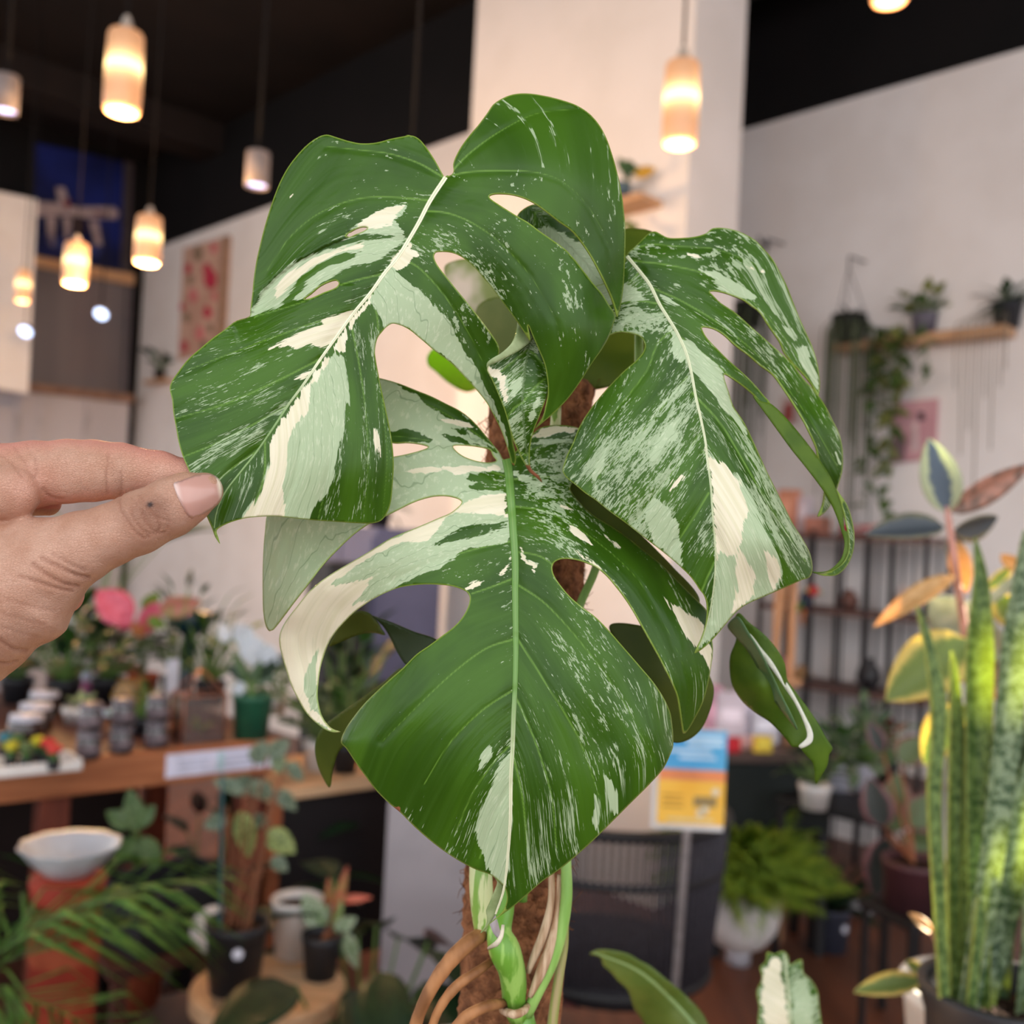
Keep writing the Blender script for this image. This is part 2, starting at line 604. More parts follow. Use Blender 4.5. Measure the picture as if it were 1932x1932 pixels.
can(12, 178, 4.2, .05, .15, 'white cylinder spotlight cut by the left edge')
can(486, 320, 4.4, .05, .15, 'white cylinder spotlight with a bluish lens beside the upper leaf')
for px, py, lb in ((48, 625, 'bluish round reflection low on the white wall panel, made as a glowing disc'), (191, 592, 'bluish round reflection in the grey glazing, made as a glowing disc')):  # reflections in the glass, built as added glowing discs
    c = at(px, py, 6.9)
    o = thing('reflection_disc', c, lb, 'lamp', 'bluish glowing discs standing in for reflections')
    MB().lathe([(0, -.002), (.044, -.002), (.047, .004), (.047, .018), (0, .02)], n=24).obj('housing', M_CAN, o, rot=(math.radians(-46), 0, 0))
    MB().lathe([(0, -.004), (.043, -.004)], n=24).obj('lens', em('reflection_glow', (190, 212, 255), 2.2), o, rot=(math.radians(-46), 0, 0))
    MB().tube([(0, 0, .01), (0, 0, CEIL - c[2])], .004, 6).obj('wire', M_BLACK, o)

# ------------------------------------------------------------------ pictures
def pic(name, plane, pts, th, mat, label, cat, frame=None):
    c = np.mean([oncol(x, y, *plane) for x, y in pts], 0)
    o = thing(name, c, label, cat)
    panel('board', plane, pts, th, mat, o)
    return o


z3 = lambda s: [(a / 3.22, b / 3.22) for a, b in [tuple(map(float, w.split(','))) for w in s.split()]]
PW2 = (-1.0, 1.0, KW)
dp = pic('drone_poster', PW2, z3('215,870 745,985 725,1645 190,1545'), .02, pm('poster_navy', (30, 42, 112), (18, 22, 58), 1.5, .4, .3), 'dark blue poster of a white quadcopter high on the far left wall', 'poster')
panel('frame', PW2, z3('745,985 800,998 775,1655 725,1645'), .05, pm('poster_edge', (70, 62, 66), None, 10, .5, .3), dp)
MP1 = pm('print_pale', (176, 156, 158), None, 20, .5, .3); MP2 = pm('print_dark', (40, 26, 40), None, 20, .5, .3); MP3 = pm('print_red', (128, 42, 56), None, 20, .5, .3); MP4 = pm('print_blue', (52, 62, 120), None, 20, .5, .3)
for s_, m_ in (('200,1225 330,1235 470,1262 690,1258 715,1300 700,1335 540,1330 400,1312 215,1318', MP1), ('335,1140 385,1145 415,1230 350,1245', MP1), ('275,1320 335,1320 320,1500 290,1490', MP1), ('375,1320 430,1325 415,1450 390,1450', MP1),
               ('535,1345 590,1350 615,1490 575,1500', MP1), ('425,1320 515,1335 510,1440 440,1430', MP2), ('570,1290 640,1295 640,1318 570,1315', MP3), ('375,1210 420,1220 415,1270 385,1265', MP3), ('260,1430 620,1500 600,1560 300,1510', MP4)):
    panel('print_shape', PW2, z3(s_), .004, m_, dp, off=.021)
fp = pic('floral_picture', PL_L, [(352, 470), (436, 446), (425, 655), (342, 680)], .03, pm('picture_paper', (206, 168, 150), (190, 150, 132), 4, .6, .2), 'tall pink floral picture on the warm back wall', 'picture')
panel('frame', PL_L, [(428, 449), (437, 446), (426, 655), (417, 657)], .045, pm('picture_frame', (166, 132, 110), None, 20, .5, .3), fp)
MF = [pm('print_rose', (196, 62, 84), (172, 44, 70), 12, .6, .2), pm('print_pink', (214, 128, 128), (196, 104, 110), 12, .6, .2), pm('print_sage', (146, 124, 104), (128, 110, 90), 12, .6, .2)]
random.seed(11)
for (x, y, r, c_) in [(404, 528, 21, 0), (397, 510, 13, 0), (362, 508, 11, 0), (410, 470, 12, 1), (372, 560, 16, 1), (398, 590, 14, 0), (385, 630, 15, 1), (354, 655, 12, 0), (412, 560, 10, 1), (380, 480, 16, 2), (366, 530, 10, 2), (392, 655, 14, 2), (360, 600, 12, 2), (404, 620, 10, 2), (350, 580, 8, 0)]:
    pts = [(x + r * .62 * random.uniform(.75, 1.1) * math.cos(a), y + r * random.uniform(.75, 1.1) * math.sin(a)) for a in np.linspace(0, 2 * math.pi, 9)[:-1]]
    panel('print_flower', PL_L, pts, .003, MF[c_], fp, off=.031 + .0002 * r)

# ================================================================== the monstera: leaves
ZF = {1: (300, 150, .2588), 2: (750, 150, .2588), 3: (300, 550, .2588), 4: (700, 500, .2847), 5: (1030, 400, .3106),
      6: (1030, 850, .3106), 7: (480, 950, .2588), 8: (600, 1200, .3788), 9: (1350, 950, .3106), 10: (850, 1600, .1718), 0: (0, 0, 1.0)}


def Z(k, s):
    """points measured in an enlarged view k -> frame coordinates"""
    x0, y0, q = ZF[k]
    v = [float(a) for a in s.replace(',', ' ').split()]
    return [(x0 + q * v[i], y0 + q * v[i + 1]) for i in range(0, len(v), 2)]


D0 = 0.352


def leaf_material():
    m, t, b = newmat('variegated_leaf')
    vs, vt = t.attr('vs'), t.attr('vt')
    wa, wc, dn, ed, vd, bn = (t.attr(x) for x in ('wa', 'wc', 'dn', 'ed', 'vd', 'bn'))
    def sv(a, c, off=0.0):
        return t.comb(t.math('MULTIPLY', vs, a), t.math('MULTIPLY', vt, c), off)
    # ragged borders of the pale sectors, drawn out along the side veins
    e1 = t.noise(sv(.055, .016, 3.1), 1.0, 4.0, 0.62)
    e2 = t.noise(sv(.26, .06, 9.7), 1.0, 2.0, 0.6)
    edge = t.math('ADD', t.math('MULTIPLY', t.math('SUBTRACT', e1, .5), 30.0), t.math('MULTIPLY', t.math('SUBTRACT', e2, .5), 12.0))
    A = t.math('ADD', wa, edge)
    white = t.ramp(A, -.8, .8)
    # flecks
    f1 = t.noise(sv(.27, .075, 1.3), 1.0, 3.0, 0.62)
    cl = t.noise(sv(.030, .0085, 5.5), 1.0, 2.0, 0.5)
    f3 = t.noise(sv(.42, .16, 7.7), 1.0, 2.0, 0.6)
    f2 = t.noise(sv(.12, .03, 12.3), 1.0, 3.0, 0.6)
    fv = t.math('ADD', t.math('ADD', f1, t.math('MULTIPLY', t.math('SUBTRACT', cl, .5), .62)), dn)
    fv2 = t.math('ADD', t.math('ADD', f2, t.math('MULTIPLY', t.math('SUBTRACT', cl, .5), .5)), dn)
    fleck = t.math('MAXIMUM', t.math('MULTIPLY', t.ramp(fv, .605, .63), t.ramp(f3, .38, .48)), t.math('MULTIPLY', t.ramp(fv2, .69, .705), t.ramp(f3, .3, .40)))
    soft = t.math('MULTIPLY', t.ramp(fv, .54, .72), .12)
    mask = t.math('MAXIMUM', white, t.math('MAXIMUM', t.math('MULTIPLY', fleck, .8), soft))
    # greens
    g1 = t.noise(sv(.012, .006, 2.2), 1.0, 3.0, 0.5)
    gcol = t.mix(t.ramp(g1, .3, .7), s2l((45, 78, 10)), s2l((66, 104, 20)))
    lines = t.noise(sv(.12, .004, 4.4), 1.0, 2.0, 0.5)
    gcol = t.mix(t.math('MULTIPLY', t.ramp(lines, .45, .75), .14), gcol, s2l((84, 120, 50)))
    gcol = t.mix(t.math('MULTIPLY', t.ramp(vd, 3.2, .9), .7), gcol, s2l((112, 152, 58)))
    # pale tones: cream and mint
    B = t.math('ADD', wc, t.math('MULTIPLY', edge, .8))
    cm = t.ramp(B, -1.0, 1.0)
    mfl = t.ramp(t.noise(sv(.21, .09, 8.8), 1.0, 3.0, 0.6), .52, .68)
    mint = t.mix(t.math('MULTIPLY', mfl, .5), s2l((176, 193, 154)), s2l((214, 221, 188)))
    cream = t.mix(t.ramp(lines, .35, .7), s2l((238, 228, 200)), s2l((226, 218, 184)))
    pale = t.mix(cm, mint, cream)
    wob = t.math('ADD', vs, t.math('MULTIPLY', t.noise(sv(.03, .02, 6.0), 1.0, 2.0), 34.0))
    pp = t.node('ShaderNodeMath', operation='PINGPONG')
    t.put(pp.inputs[0], wob); pp.inputs[1].default_value = 10.0
    vl = t.math('MULTIPLY', t.ramp(pp.outputs[0], .75, .2), t.math('SUBTRACT', .5, t.math('MULTIPLY', cm, .42)))
    pale = t.mix(vl, pale, s2l((104, 130, 92)))
    col = t.mix(mask, gcol, pale)
    # margin and dry tips
    col = t.mix(t.math('MULTIPLY', t.ramp(ed, 3.0, .8), .75), col, s2l((150, 172, 74)))
    col = t.mix(t.ramp(t.math('ADD', bn, t.math('MULTIPLY', t.math('SUBTRACT', e2, .5), 8.0)), -1.2, 1.2), col, s2l((150, 92, 66)))
    # dust and fine hairs
    du = t.noise(t.comb(t.math('MULTIPLY', vs, .35), t.math('MULTIPLY', vt, .30), 3.0), 1.0, 1.0, .5)
    col = t.mix(t.math('MULTIPLY', t.ramp(du, .79, .83), .5), col, s2l((205, 220, 215)))
    t.put(b.inputs['Base Color'], col)
    b.inputs['Roughness'].default_value = 0.33
    b.inputs['Specular IOR Level'].default_value = 0.27
    b.inputs['Coat Weight'].default_value = 0.0
    b.inputs['Coat Roughness'].default_value = 0.22
    bp = t.node('ShaderNodeBump')
    bp.inputs['Strength'].default_value = 0.32
    bp.inputs['Distance'].default_value = 0.0012
    h = t.math('ADD', t.math('MULTIPLY', lines, .35), t.math('MULTIPLY', t.noise(sv(.02, .012, 1.0), 1.0, 3.0), 2.2))
    t.l.new(h, bp.inputs['Height'])
    t.l.new(bp.outputs[0], b.inputs['Normal'])
    tr = t.node('ShaderNodeBsdfTranslucent')
    t.put(tr.inputs['Color'], t.mix(.55, col, s2l((150, 190, 40))))
    mx = t.node('ShaderNodeMixShader'); mx.inputs[0].default_value = 0.14
    t.l.new(b.outputs[0], mx.inputs[1]); t.l.new(tr.outputs[0], mx.inputs[2])
    t.l.new(mx.outputs[0], t.n['Material Output'].inputs[0])
    return m


M_LEAF = leaf_material()
M_UNDER = pm('leaf_underside', (98, 128, 36), (80, 112, 28), 90, .5, .4, bump=.05, trans=.42, tcol=(150, 180, 40))
M_UNDERP = pm('leaf_underside_pale', (176, 190, 140), (140, 160, 104), 160, .5, .4, trans=.3)


def rib_material():
    m, t, b = newmat('leaf_rib')
    w = t.attr('mw')
    c = t.attr('mc')
    g = s2l((96, 136, 58)); cr = s2l((232, 228, 196))
    col = t.mix(w, g, cr)
    col = t.mix(t.math('MULTIPLY', t.ramp(c, .75, .95), .6), col, s2l((120, 152, 78)))
    t.put(b.inputs['Base Color'], col)
    b.inputs['Roughness'].default_value = .4
    return m


M_RIB = rib_material()


def triangulate(outline, holes, step):
    """fine even triangles inside an outline with holes (frame coordinates)"""
    rings = [catmull(outline, step, True)] + [catmull(h, step * .8, True) for h in holes]
    V = []; E = []
    for r in rings:
        n0 = len(V)
        V += [tuple(p) for p in r]
        E += [(n0 + i, n0 + (i + 1) % len(r)) for i in range(len(r))]
    o = rings[0]
    lo = o.min(0); hi = o.max(0)
    ys = np.arange(lo[1], hi[1], step * .87)
    G = []
    for j, y in enumerate(ys):
        xs = np.arange(lo[0] + (step / 2 if j % 2 else 0), hi[0], step)
        G.append(np.stack([xs, np.full_like(xs, y)], 1))
    G = np.concatenate(G)
    ok = inside(G, o)
    G = G[ok]
    dist = segdist(G, o, True, 8.0)
    ok = dist > step * .6
    for h in rings[1:]:
        ok &= ~inside(G, h) & (segdist(G, h, True, 8.0) > step * .6)
    G = G[ok]
    allv = [Vector(p) for p in V] + [Vector(p) for p in G]
    rv, re, rf, *_ = delaunay_2d_cdt(allv, E, [], 0, 1e-4)
    P = np.array([(p.x, p.y) for p in rv])
    T = np.array([f for f in rf if len(f) == 3])
    C = P[T].mean(1)
    ok = inside(C, o)
    for h in rings[1:]:
        ok &= ~inside(C, h)
    T = T[ok]
    used = np.unique(T)
    remap = -np.ones(len(P), int); remap[used] = np.arange(len(used))
    P = P[used]; T = remap[T]
    # wind so that the face looks at the camera
    a, b_, c = P[T[:, 0]], P[T[:, 1]], P[T[:, 2]]
    cr = (b_[:, 0] - a[:, 0]) * (c[:, 1] - a[:, 1]) - (b_[:, 1] - a[:, 1]) * (c[:, 0] - a[:, 0])
    T[cr > 0] = T[cr > 0][:, ::-1]
    ed = segdist(P, rings[0], True, 30.0)
    for h in rings[1:]:
        ed = np.minimum(ed, segdist(P, h, True, 30.0))
    return P, T, ed


def blob(P, x, y, r, amp):
    return amp * np.exp(-((P[:, 0] - x)**2 + (P[:, 1] - y)**2) / (r * r))


class Leaf:
    def __init__(s, name, root, label=None, midrib=(), rib_w=(5, 1.5), rib_white=None):
        s.name, s.root, s.label = name, root, label
        s.mid = np.array(midrib, float) if len(midrib) else None
        s.veins = {-1: [], 1: []}
        s.patches = []; s.creams = []; s.dens = []; s.brown = []; s.steps = []
        s.sheets = []
        s.rib_w, s.rib_white = rib_w, rib_white
        s.dens0 = 0.0

    def vein(s, *pts):
        s.veins_all = getattr(s, 'veins_all', [])
        s.veins_all.append(np.array(pts, float))

    def side(s, P):
        """which half of the blade: sign of the nearest midrib segment's cross product"""
        a = s.mid[:-1]; b = s.mid[1:]
        best = np.full(len(P), 1e18); sg = np.ones(len(P))
        for p, q in zip(a, b):
            d = q - p
            t = np.clip(((P - p) @ d) / (d @ d), 0, 1)
            e = P - p - t[:, None] * d
            dd = (e**2).sum(1)
            c = np.sign(d[0] * (P[:, 1] - p[1]) - d[1] * (P[:, 0] - p[0]))
            k = dd < best - 1e-6
            best[k] = dd[k]; sg[k] = c[k]
        return sg

    def depth(s, P, ctrl):
        c = np.array(ctrl, float)
        z = tps(c[:, :2], c[:, 2], P)
        return z

    def relief(s, P):
        z = np.zeros(len(P))
        if s.mid is not None:
            for v in getattr(s, 'veins_all', []):
                d = segdist(P, v, False, 40.0)
                z += .45 * np.exp(-(d / 7)**2)
            d = segdist(P, s.mid)
            z += 1.3 * np.exp(-(d / 16)**2)
            # blade bulges between the side veins
        for line, region, mm, fall in s.steps:
            d = segdist(P, line)
            z -= np.where(inside(P, np.array(region, float)), mm * np.exp(-d / fall), 0)
        return z

    def add(s, outline, ctrl, holes=(), step=4.0, mat=None, relief=True, off=0.0):
        s.sheets.append((outline, ctrl, holes, step, mat, relief, off))

    def build(s):
        VV = []; FF = []; MI = []
        A = {k: [] for k in ('vs', 'vt', 'wa', 'wc', 'dn', 'ed', 'vd', 'bn')}
        mats = [M_LEAF]
        n0 = 0
        vsamp = {1: [], -1: []}
        for v in getattr(s, 'veins_all', []):
            q = catmull(v, 25)
            # arc position of the vein's root on the midrib
            k = np.argmin(((s.midf() - q[0])**2).sum(1))
            sv = k * 2.0
            sd = s.side(q[len(q) // 2][None, :])[0]
            for p in q:
                vsamp[sd].append((p[0], p[1], sv))
        for outline, ctrl, holes, step, mat, relief, off in s.sheets:
            P, T, ed = triangulate(outline, holes, step)
            z = s.depth(P, ctrl) + off
            if relief: z = z + s.relief(P)
            VV.append(at(P[:, 0], P[:, 1], D0 + z / 1000.0))
            FF.append(T + n0)
            n0 += len(P)
            if mat is not None and mat not in mats: mats.append(mat)
            MI += [0 if mat is None else mats.index(mat)] * len(T)
            # venation coordinates
            if s.mid is not None:
                sg = s.side(P)
                vs = np.zeros(len(P))
                for sd in (1, -1):
                    k = sg == sd
                    q = np.array(vsamp[sd]) if len(vsamp[sd]) else None
                    if q is not None and k.any():
                        vs[k] = tps(q[:, :2], q[:, 2], P[k], 1e-2) + (0 if sd > 0 else 3000)
                vt = segdist(P, s.mid)
                vd = np.full(len(P), 99.0)
                for v in getattr(s, 'veins_all', []):
                    d = segdist(P, catmull(v, 12), False, 30.0)
                    far = vt / 240.0
                    vd = np.minimum(vd, d + far * 1.4)
            else:
                c, si = math.cos(.6), math.sin(.6)
                vs = P[:, 0] * c + P[:, 1] * si; vt = -P[:, 0] * si + P[:, 1] * c
                vd = np.full(len(P), 99.0)
            wa = np.full(len(P), -60.0); wc = np.full(len(P), -60.0)
            sp = np.zeros(len(P))
            for kind, poly in s.patches:
                d = sdpoly(P, np.array(poly))
                if kind == 'g':
                    wa = np.minimum(wa, -d); sp = np.where(d > 0, 0, sp)
                elif kind in ('s', 'ms'):
                    sp = np.maximum(sp, (.17 if kind == 's' else .11) * np.clip((d + 14) / 22, 0, 1))
                    if kind == 'ms':
                        wa = np.maximum(wa, d - 8)
                else:
                    wa = np.maximum(wa, d)
                    if kind == 'c': wc = np.maximum(wc, d)
                    if kind == 'm': wc = np.minimum(wc, -d)
            dn = np.full(len(P), s.dens0) + sp
            for x, y, r, a in s.dens:
                dn += blob(P, x, y, r, a)
            bn = np.full(len(P), -60.0)
            for poly in s.brown:
                bn = np.maximum(bn, sdpoly(P, np.array(poly)))
            for k, v in (('vs', vs), ('vt', vt), ('wa', wa), ('wc', wc), ('dn', dn), ('ed', ed), ('vd', vd), ('bn', bn)):
                A[k].append(v)
        V = np.concatenate(VV); F = np.concatenate(FF)
        org = np.array(s.root.location)
        me = bpy.data.meshes.new(s.name)
        me.vertices.add(len(V)); me.vertices.foreach_set('co', (V - org).ravel())
        me.loops.add(len(F) * 3); me.loops.foreach_set('vertex_index', F.ravel())
        me.polygons.add(len(F))
        me.polygons.foreach_set('loop_start', np.arange(0, len(F) * 3, 3))
        me.polygons.foreach_set('loop_total', np.full(len(F), 3))
        for m in mats: me.materials.append(m)
        me.polygons.foreach_set('material_index', MI)
        me.polygons.foreach_set('use_smooth', [True] * len(F))
        for k, v in A.items():
            a = me.attributes.new(k, 'FLOAT', 'POINT')
            a.data.foreach_set('value', np.concatenate(v).astype(np.float32))
        me.update(); me.validate()
        o = obj(s.name, me, s.root)
        if s.label: o['label'] = s.label
        so = o.modifiers.new('thickness', 'SOLIDIFY')
        so.thickness = 0.0005; so.offset = -1
        if s.mid is not None and s.rib_w:
            s.rib(o, org)
        return o

    def midf(s):
        if not hasattr(s, '_mf'):
            s._mf = catmull(s.mid, 2.0)
        return s._mf

    def rib(s, o, org):
        ctrl = s.sheets[0][1]
        q = catmull(s.mid, 6.0)
        z = s.depth(q, ctrl) + s.relief(q) + s.sheets[0][6]
        n = len(q)
        w = np.linspace(s.rib_w[0], s.rib_w[1], n)
        nc = 9
        V = []; F = []; mw = []; mc = []
        tng = np.gradient(q, axis=0); tng /= np.linalg.norm(tng, axis=1)[:, None]
        nrm = np.stack([-tng[:, 1], tng[:, 0]], 1)
        for j in range(nc):
            a = math.pi * j / (nc - 1)
            off = math.cos(a); up = math.sin(a)
            pp = q + nrm * (w * off)[:, None]
            zz = s.depth(pp, ctrl) + s.relief(pp) + s.sheets[0][6] + .12 - up * w * .13
            V.append(at(pp[:, 0], pp[:, 1], D0 + zz / 1000.0) - org)
            ar = np.arange(n) / (n - 1)
            mw.append(np.array([s.rib_white(t) if s.rib_white else 0.0 for t in ar]))
            mc.append(np.full(n, 1 - abs(off)))
        V = np.concatenate(V)
        for j in range(nc - 1):
            for i in range(n - 1):
                F.append((j * n + i, j * n + i + 1, (j + 1) * n + i + 1, (j + 1) * n + i))
        me = mkmesh('midrib', V, F, M_RIB)
        for k, v in (('mw', mw), ('mc', mc)):
            a = me.attributes.new(k, 'FLOAT', 'POINT')
            a.data.foreach_set('value', np.concatenate(v).astype(np.float32))
        obj('midrib', me, o)


PLANT_BASE = at(975, 2300, 0.44)
monstera = thing('monstera_plant', PLANT_BASE, 'large white-splashed split-leaf plant in the foreground with its leaf tip held by fingers', 'plant')

# ------------------------------------------------------------------ leaf A: upper leaf, its tip held by the hand
A = Leaf('leaf', monstera, 'upper leaf with cream sectors along the pale midrib, tip pinched by the fingers',
         midrib=[(841, 334), (812, 378), (789, 422), (766, 461), (750, 486), (725, 516), (701, 550), (667, 591), (631, 641), (605, 677), (572, 726),
                 (543, 765), (523, 796), (486, 850), (455, 889), (424, 930), (409, 964), (404, 996)],
         rib_w=(4.4, 1.5), rib_white=lambda t: 1.0 if t < .52 else max(0, 1 - (t - .52) * 6) * .9 + .12)
outA = (Z(2, '345,708 330,690 280,600 215,500 165,440 120,412 60,405') + Z(1, '1830,405 1700,430 1580,460 1470,465 1370,445 1290,420 1220,402 1150,425 1070,485 '
        '1000,560 940,640 885,740 840,850 800,970 765,1090 735,1210 710,1320 690,1450 680,1560 665,1680 660,1725')
        + Z(3, '560,215 480,275 390,340 300,415 210,495 140,585 90,660 78,710 95,790 105,890 125,1000 145,1110 180,1220 215,1300 262,1420 310,1540 360,1660 385,1720 410,1790 445,1840 '
        '432,1790 420,1740 480,1700 600,1660 700,1645 850,1640 1000,1655 1150,1670 1300,1680 1450,1690 1560,1690 1620,1670 1660,1620 1690,1540 1705,1400 1712,1250 '
        '1700,1100 1680,980 1655,860 1620,700 1600,600 1580,490 1575,430 1590,350 1620,300 1670,250')
        + Z(4, '150,388 240,420 330,490 430,575 530,650 620,740 700,830 770,920 820,1010 860,1090 890,1170 915,1250 930,1310 950,1330 960,1280 940,1180 920,1050 890,900 865,740 845,620 850,560')
        + Z(2, '720,1910 620,1770 520,1640 430,1530 350,1430 290,1350 265,1290 275,1262 300,1256 370,1258 430,1275 490,1310 560,1370 620,1440 680,1510 740,1590 800,1670 860,1750 920,1840 965,1905')
        + Z(4, '1040,400 1075,480 1110,560 1150,660 1168,760 1172,850 1160,920 1140,1000 1110,1050 1085,1085 1150,1035 1230,965 1310,880 1390,770 1460,660 1530,560 1580,470 1610,380')
        + Z(2, '1588,1740 1580,1700 1540,1640 1490,1560 1430,1490 1360,1400 1290,1310 1220,1235 1130,1170 1030,1100 950,1040 880,1000 800,950 730,905 680,870 668,850 690,838 740,833 830,840 920,865 '
        '1000,905 1090,970 1180,1040 1270,1105 1350,1200 1410,1290 1460,1380 1510,1480 1560,1590 1590,1680 1605,1730 1625,1660 1645,1540 1655,1400 1660,1250 1662,1100 1650,950 1630,800 1595,650 1560,530 '
        '1520,420 1470,330 1400,250 1310,190 1200,150 1080,120 960,102 860,105 780,130 700,180 650,250 590,330 530,400 470,480 425,560 405,620 408,670 390,695'))
holesA = [Z(1, '1060,1600 1110,1560 1170,1510 1240,1475 1290,1465 1310,1485 1290,1515 1200,1552 1110,1592'),
          Z(1, '1360,1140 1420,1097 1480,1075 1520,1080 1500,1100 1430,1130 1385,1148')]
cA = [(839, 332, 9), (770, 455, 4), (700, 550, 0), (605, 677, -3), (486, 850, -9), (405, 1000, -14),
      (616, 254, 20), (700, 275, 15), (780, 260, 16), (540, 320, 19), (490, 460, 16), (473, 590, 13), (600, 420, 8), (560, 590, 2), (440, 612, 5), (320, 734, -3), (400, 740, -6), (345, 866, -13), (336, 835, -12), (395, 940, -14),
      (735, 960, 6), (743, 870, 3), (640, 900, -5), (640, 985, 1), (520, 974, -7), (709, 677, 1), (650, 760, -4),
      (998, 176, 22), (900, 240, 14), (980, 300, 5), (1100, 220, 18), (1163, 318, 16), (1090, 350, 5), (1180, 474, 18), (1165, 598, 26), (1110, 470, 9),
      (930, 370, 2), (900, 430, 0), (960, 480, 0), (1040, 560, 1), (1120, 536, 8), (1160, 601, 15), (1060, 680, 6), (1033, 716, 9), (1009, 809, 17), (1073, 751, 14), (988, 626, 6),
      (760, 560, 1), (840, 600, 5), (880, 580, 7), (870, 690, 12), (943, 662, 15), (940, 790, 22), (965, 873, 28)]
A.add(outA, cA, holesA, step=4)
A.steps = [(Z(1, '1310,1490 1180,1560 1040,1615 880,1660 720,1700 660,1725 540,1790'),
            Z(1, '1310,1490 1180,1560 1040,1615 880,1660 720,1700 660,1725 540,1790 700,2300 1400,1900 1420,1490'), 1.8, 30),
           (Z(1, '1380,1145 1200,1222 1000,1330 850,1440 740,1560 680,1690'), Z(1, '1380,1145 1200,1222 1000,1330 850,1440 740,1560 680,1690 400,1600 700,900 1380,900'), 1.4, 26)]
for v in [[(836, 334), (790, 308), (735, 290), (680, 283), (615, 276)], [(812, 378), (740, 372), (688, 373), (640, 385), (590, 410), (545, 450), (505, 510)],
          [(772, 452), (700, 455), (620, 480), (560, 520), (510, 565), (480, 600)], [(725, 516), (650, 535), (570, 570), (480, 598)],
          [(667, 591), (600, 607), (520, 635), (440, 665), (350, 700)], [(605, 677), (530, 715), (430, 760), (330, 790)], [(543, 765), (470, 805), (400, 840), (345, 862)], [(486, 850), (430, 890), (390, 930), (372, 960)],
          [(850, 326), (885, 290), (940, 250), (1010, 215), (1090, 205)], [(846, 333), (880, 325), (940, 322), (1010, 325), (1060, 342), (1110, 390), (1150, 470), (1166, 590)],
          [(805, 398), (845, 402), (890, 420), (940, 455), (1000, 520), (1050, 610), (1065, 700), (1040, 780)], [(752, 486), (790, 505), (840, 560), (890, 640), (925, 720), (950, 800), (962, 868)],
          [(701, 550), (712, 600), (715, 660), (722, 760), (730, 860), (722, 975)], [(660, 600), (678, 690), (690, 780), (694, 880), (685, 985)], [(605, 677), (625, 780), (622, 880), (600, 980)],
          [(560, 740), (570, 830), (555, 910), (525, 975)], [(500, 830), (498, 900), (470, 978)]]:
    A.vein(*v)
A.patches = [
    ('m', Z(1, '1790,915 1690,935 1560,975 1470,1030 1420,1085 1380,1150 1250,1215 1100,1280 950,1365 830,1465 740,1575 680,1690 660,1725 870,1665 920,1590 1000,1490 1050,1430 1000,1600 1040,1610 1130,1520 1260,1440 1400,1370 1560,1310 1680,1270 1740,1230 1790,1150 1760,1080 1720,1020 1790,960')),
    ('c', Z(1, '1780,920 1600,955 1480,1030 1440,1080 1560,1090 1700,1060 1720,1000')),
    ('c', Z(1, '1500,1180 1300,1240 1100,1310 940,1420 840,1530 860,1600 960,1500 1100,1370 1300,1270 1480,1230')),
    ('g', Z(1, '880,1650 960,1550 1040,1430 1150,1350 1300,1290 1420,1265 1520,1238 1400,1305 1250,1350 1120,1430 1040,1530 950,1645')),
    ('g', Z(1, '1200,1220 1280,1180 1400,1148 1530,1130 1740,1125 1700,1155 1500,1168 1380,1200 1280,1238')),
    ('c', Z(3, '1440,130 1300,170 1190,205 1180,245 1000,310 900,360 820,400 795,432 950,405 1000,420 1110,390 1180,415 1240,400 1300,330 1420,180')),
    ('c', Z(3, '1560,10 1540,90 1450,190 1410,260 1380,330 1360,430 1300,440 1260,420 1400,210')),
    ('c', Z(2, '0,1250 60,1210 100,1190 110,1240 170,1280 60,1350 0,1400 -80,1450 -60,1350')),
    ('m', Z(3, '1290,430 1340,490 1360,560 1375,650 1390,750 1380,820 1360,900 1345,1040 1300,1200 1275,1350 1230,1470 1150,1560 1120,1620 1110,1680 850,1650 600,1670 610,1620 680,1540 720,1560 760,1440 790,1300 815,1230 805,1150 830,1060 900,930 980,820 1100,640 1200,510')),
    ('c', Z(3, '1290,435 1200,510 1000,790 880,960 805,1100 815,1250 760,1440 680,1560 600,1670 920,1660 920,1500 890,1420 930,1250 940,1100 1000,960 1090,880 1110,700 1200,560')),
    ('m', Z(3, '1560,0 1530,60 1600,160 1650,270 1720,235 1790,250 1930,350') + Z(4, '430,575 530,650 620,740 700,830 770,920 820,1010 860,1090 900,1200 880,1080 850,1000 790,860 720,720 660,620 590,500 520,400 450,310 400,250 330,180 230,90 150,20 100,0')),
    ('s', Z(3, '260,1300 290,1220 380,1120 500,1040 640,980 560,1060 440,1160 330,1250')),
    ('s', Z(3, '480,1230 560,1130 690,1040 740,1020 680,1090 560,1190')),
    ('s', Z(3, '820,880 880,820 960,770 940,810 870,850')), ('c', Z(3, '990,640 1050,610 1100,595 1060,635')),
    ('s', Z(3, '680,820 760,770 900,715 860,760 760,810')),
    ('c', Z(1, '930,860 975,830 1005,840 960,868')), ('c', Z(3, '1570,1010 1610,1090 1625,1240 1600,1180 1575,1100')),
    ('s', Z(2, '260,1150 320,1150 330,1220 290,1240')), ('s', Z(2, '1200,1560 1260,1590 1340,1665 1290,1640')),
]
A.brown = [Z(4, '905,1290 960,1330 960,1400 900,1350')]
A.dens0 = -.082
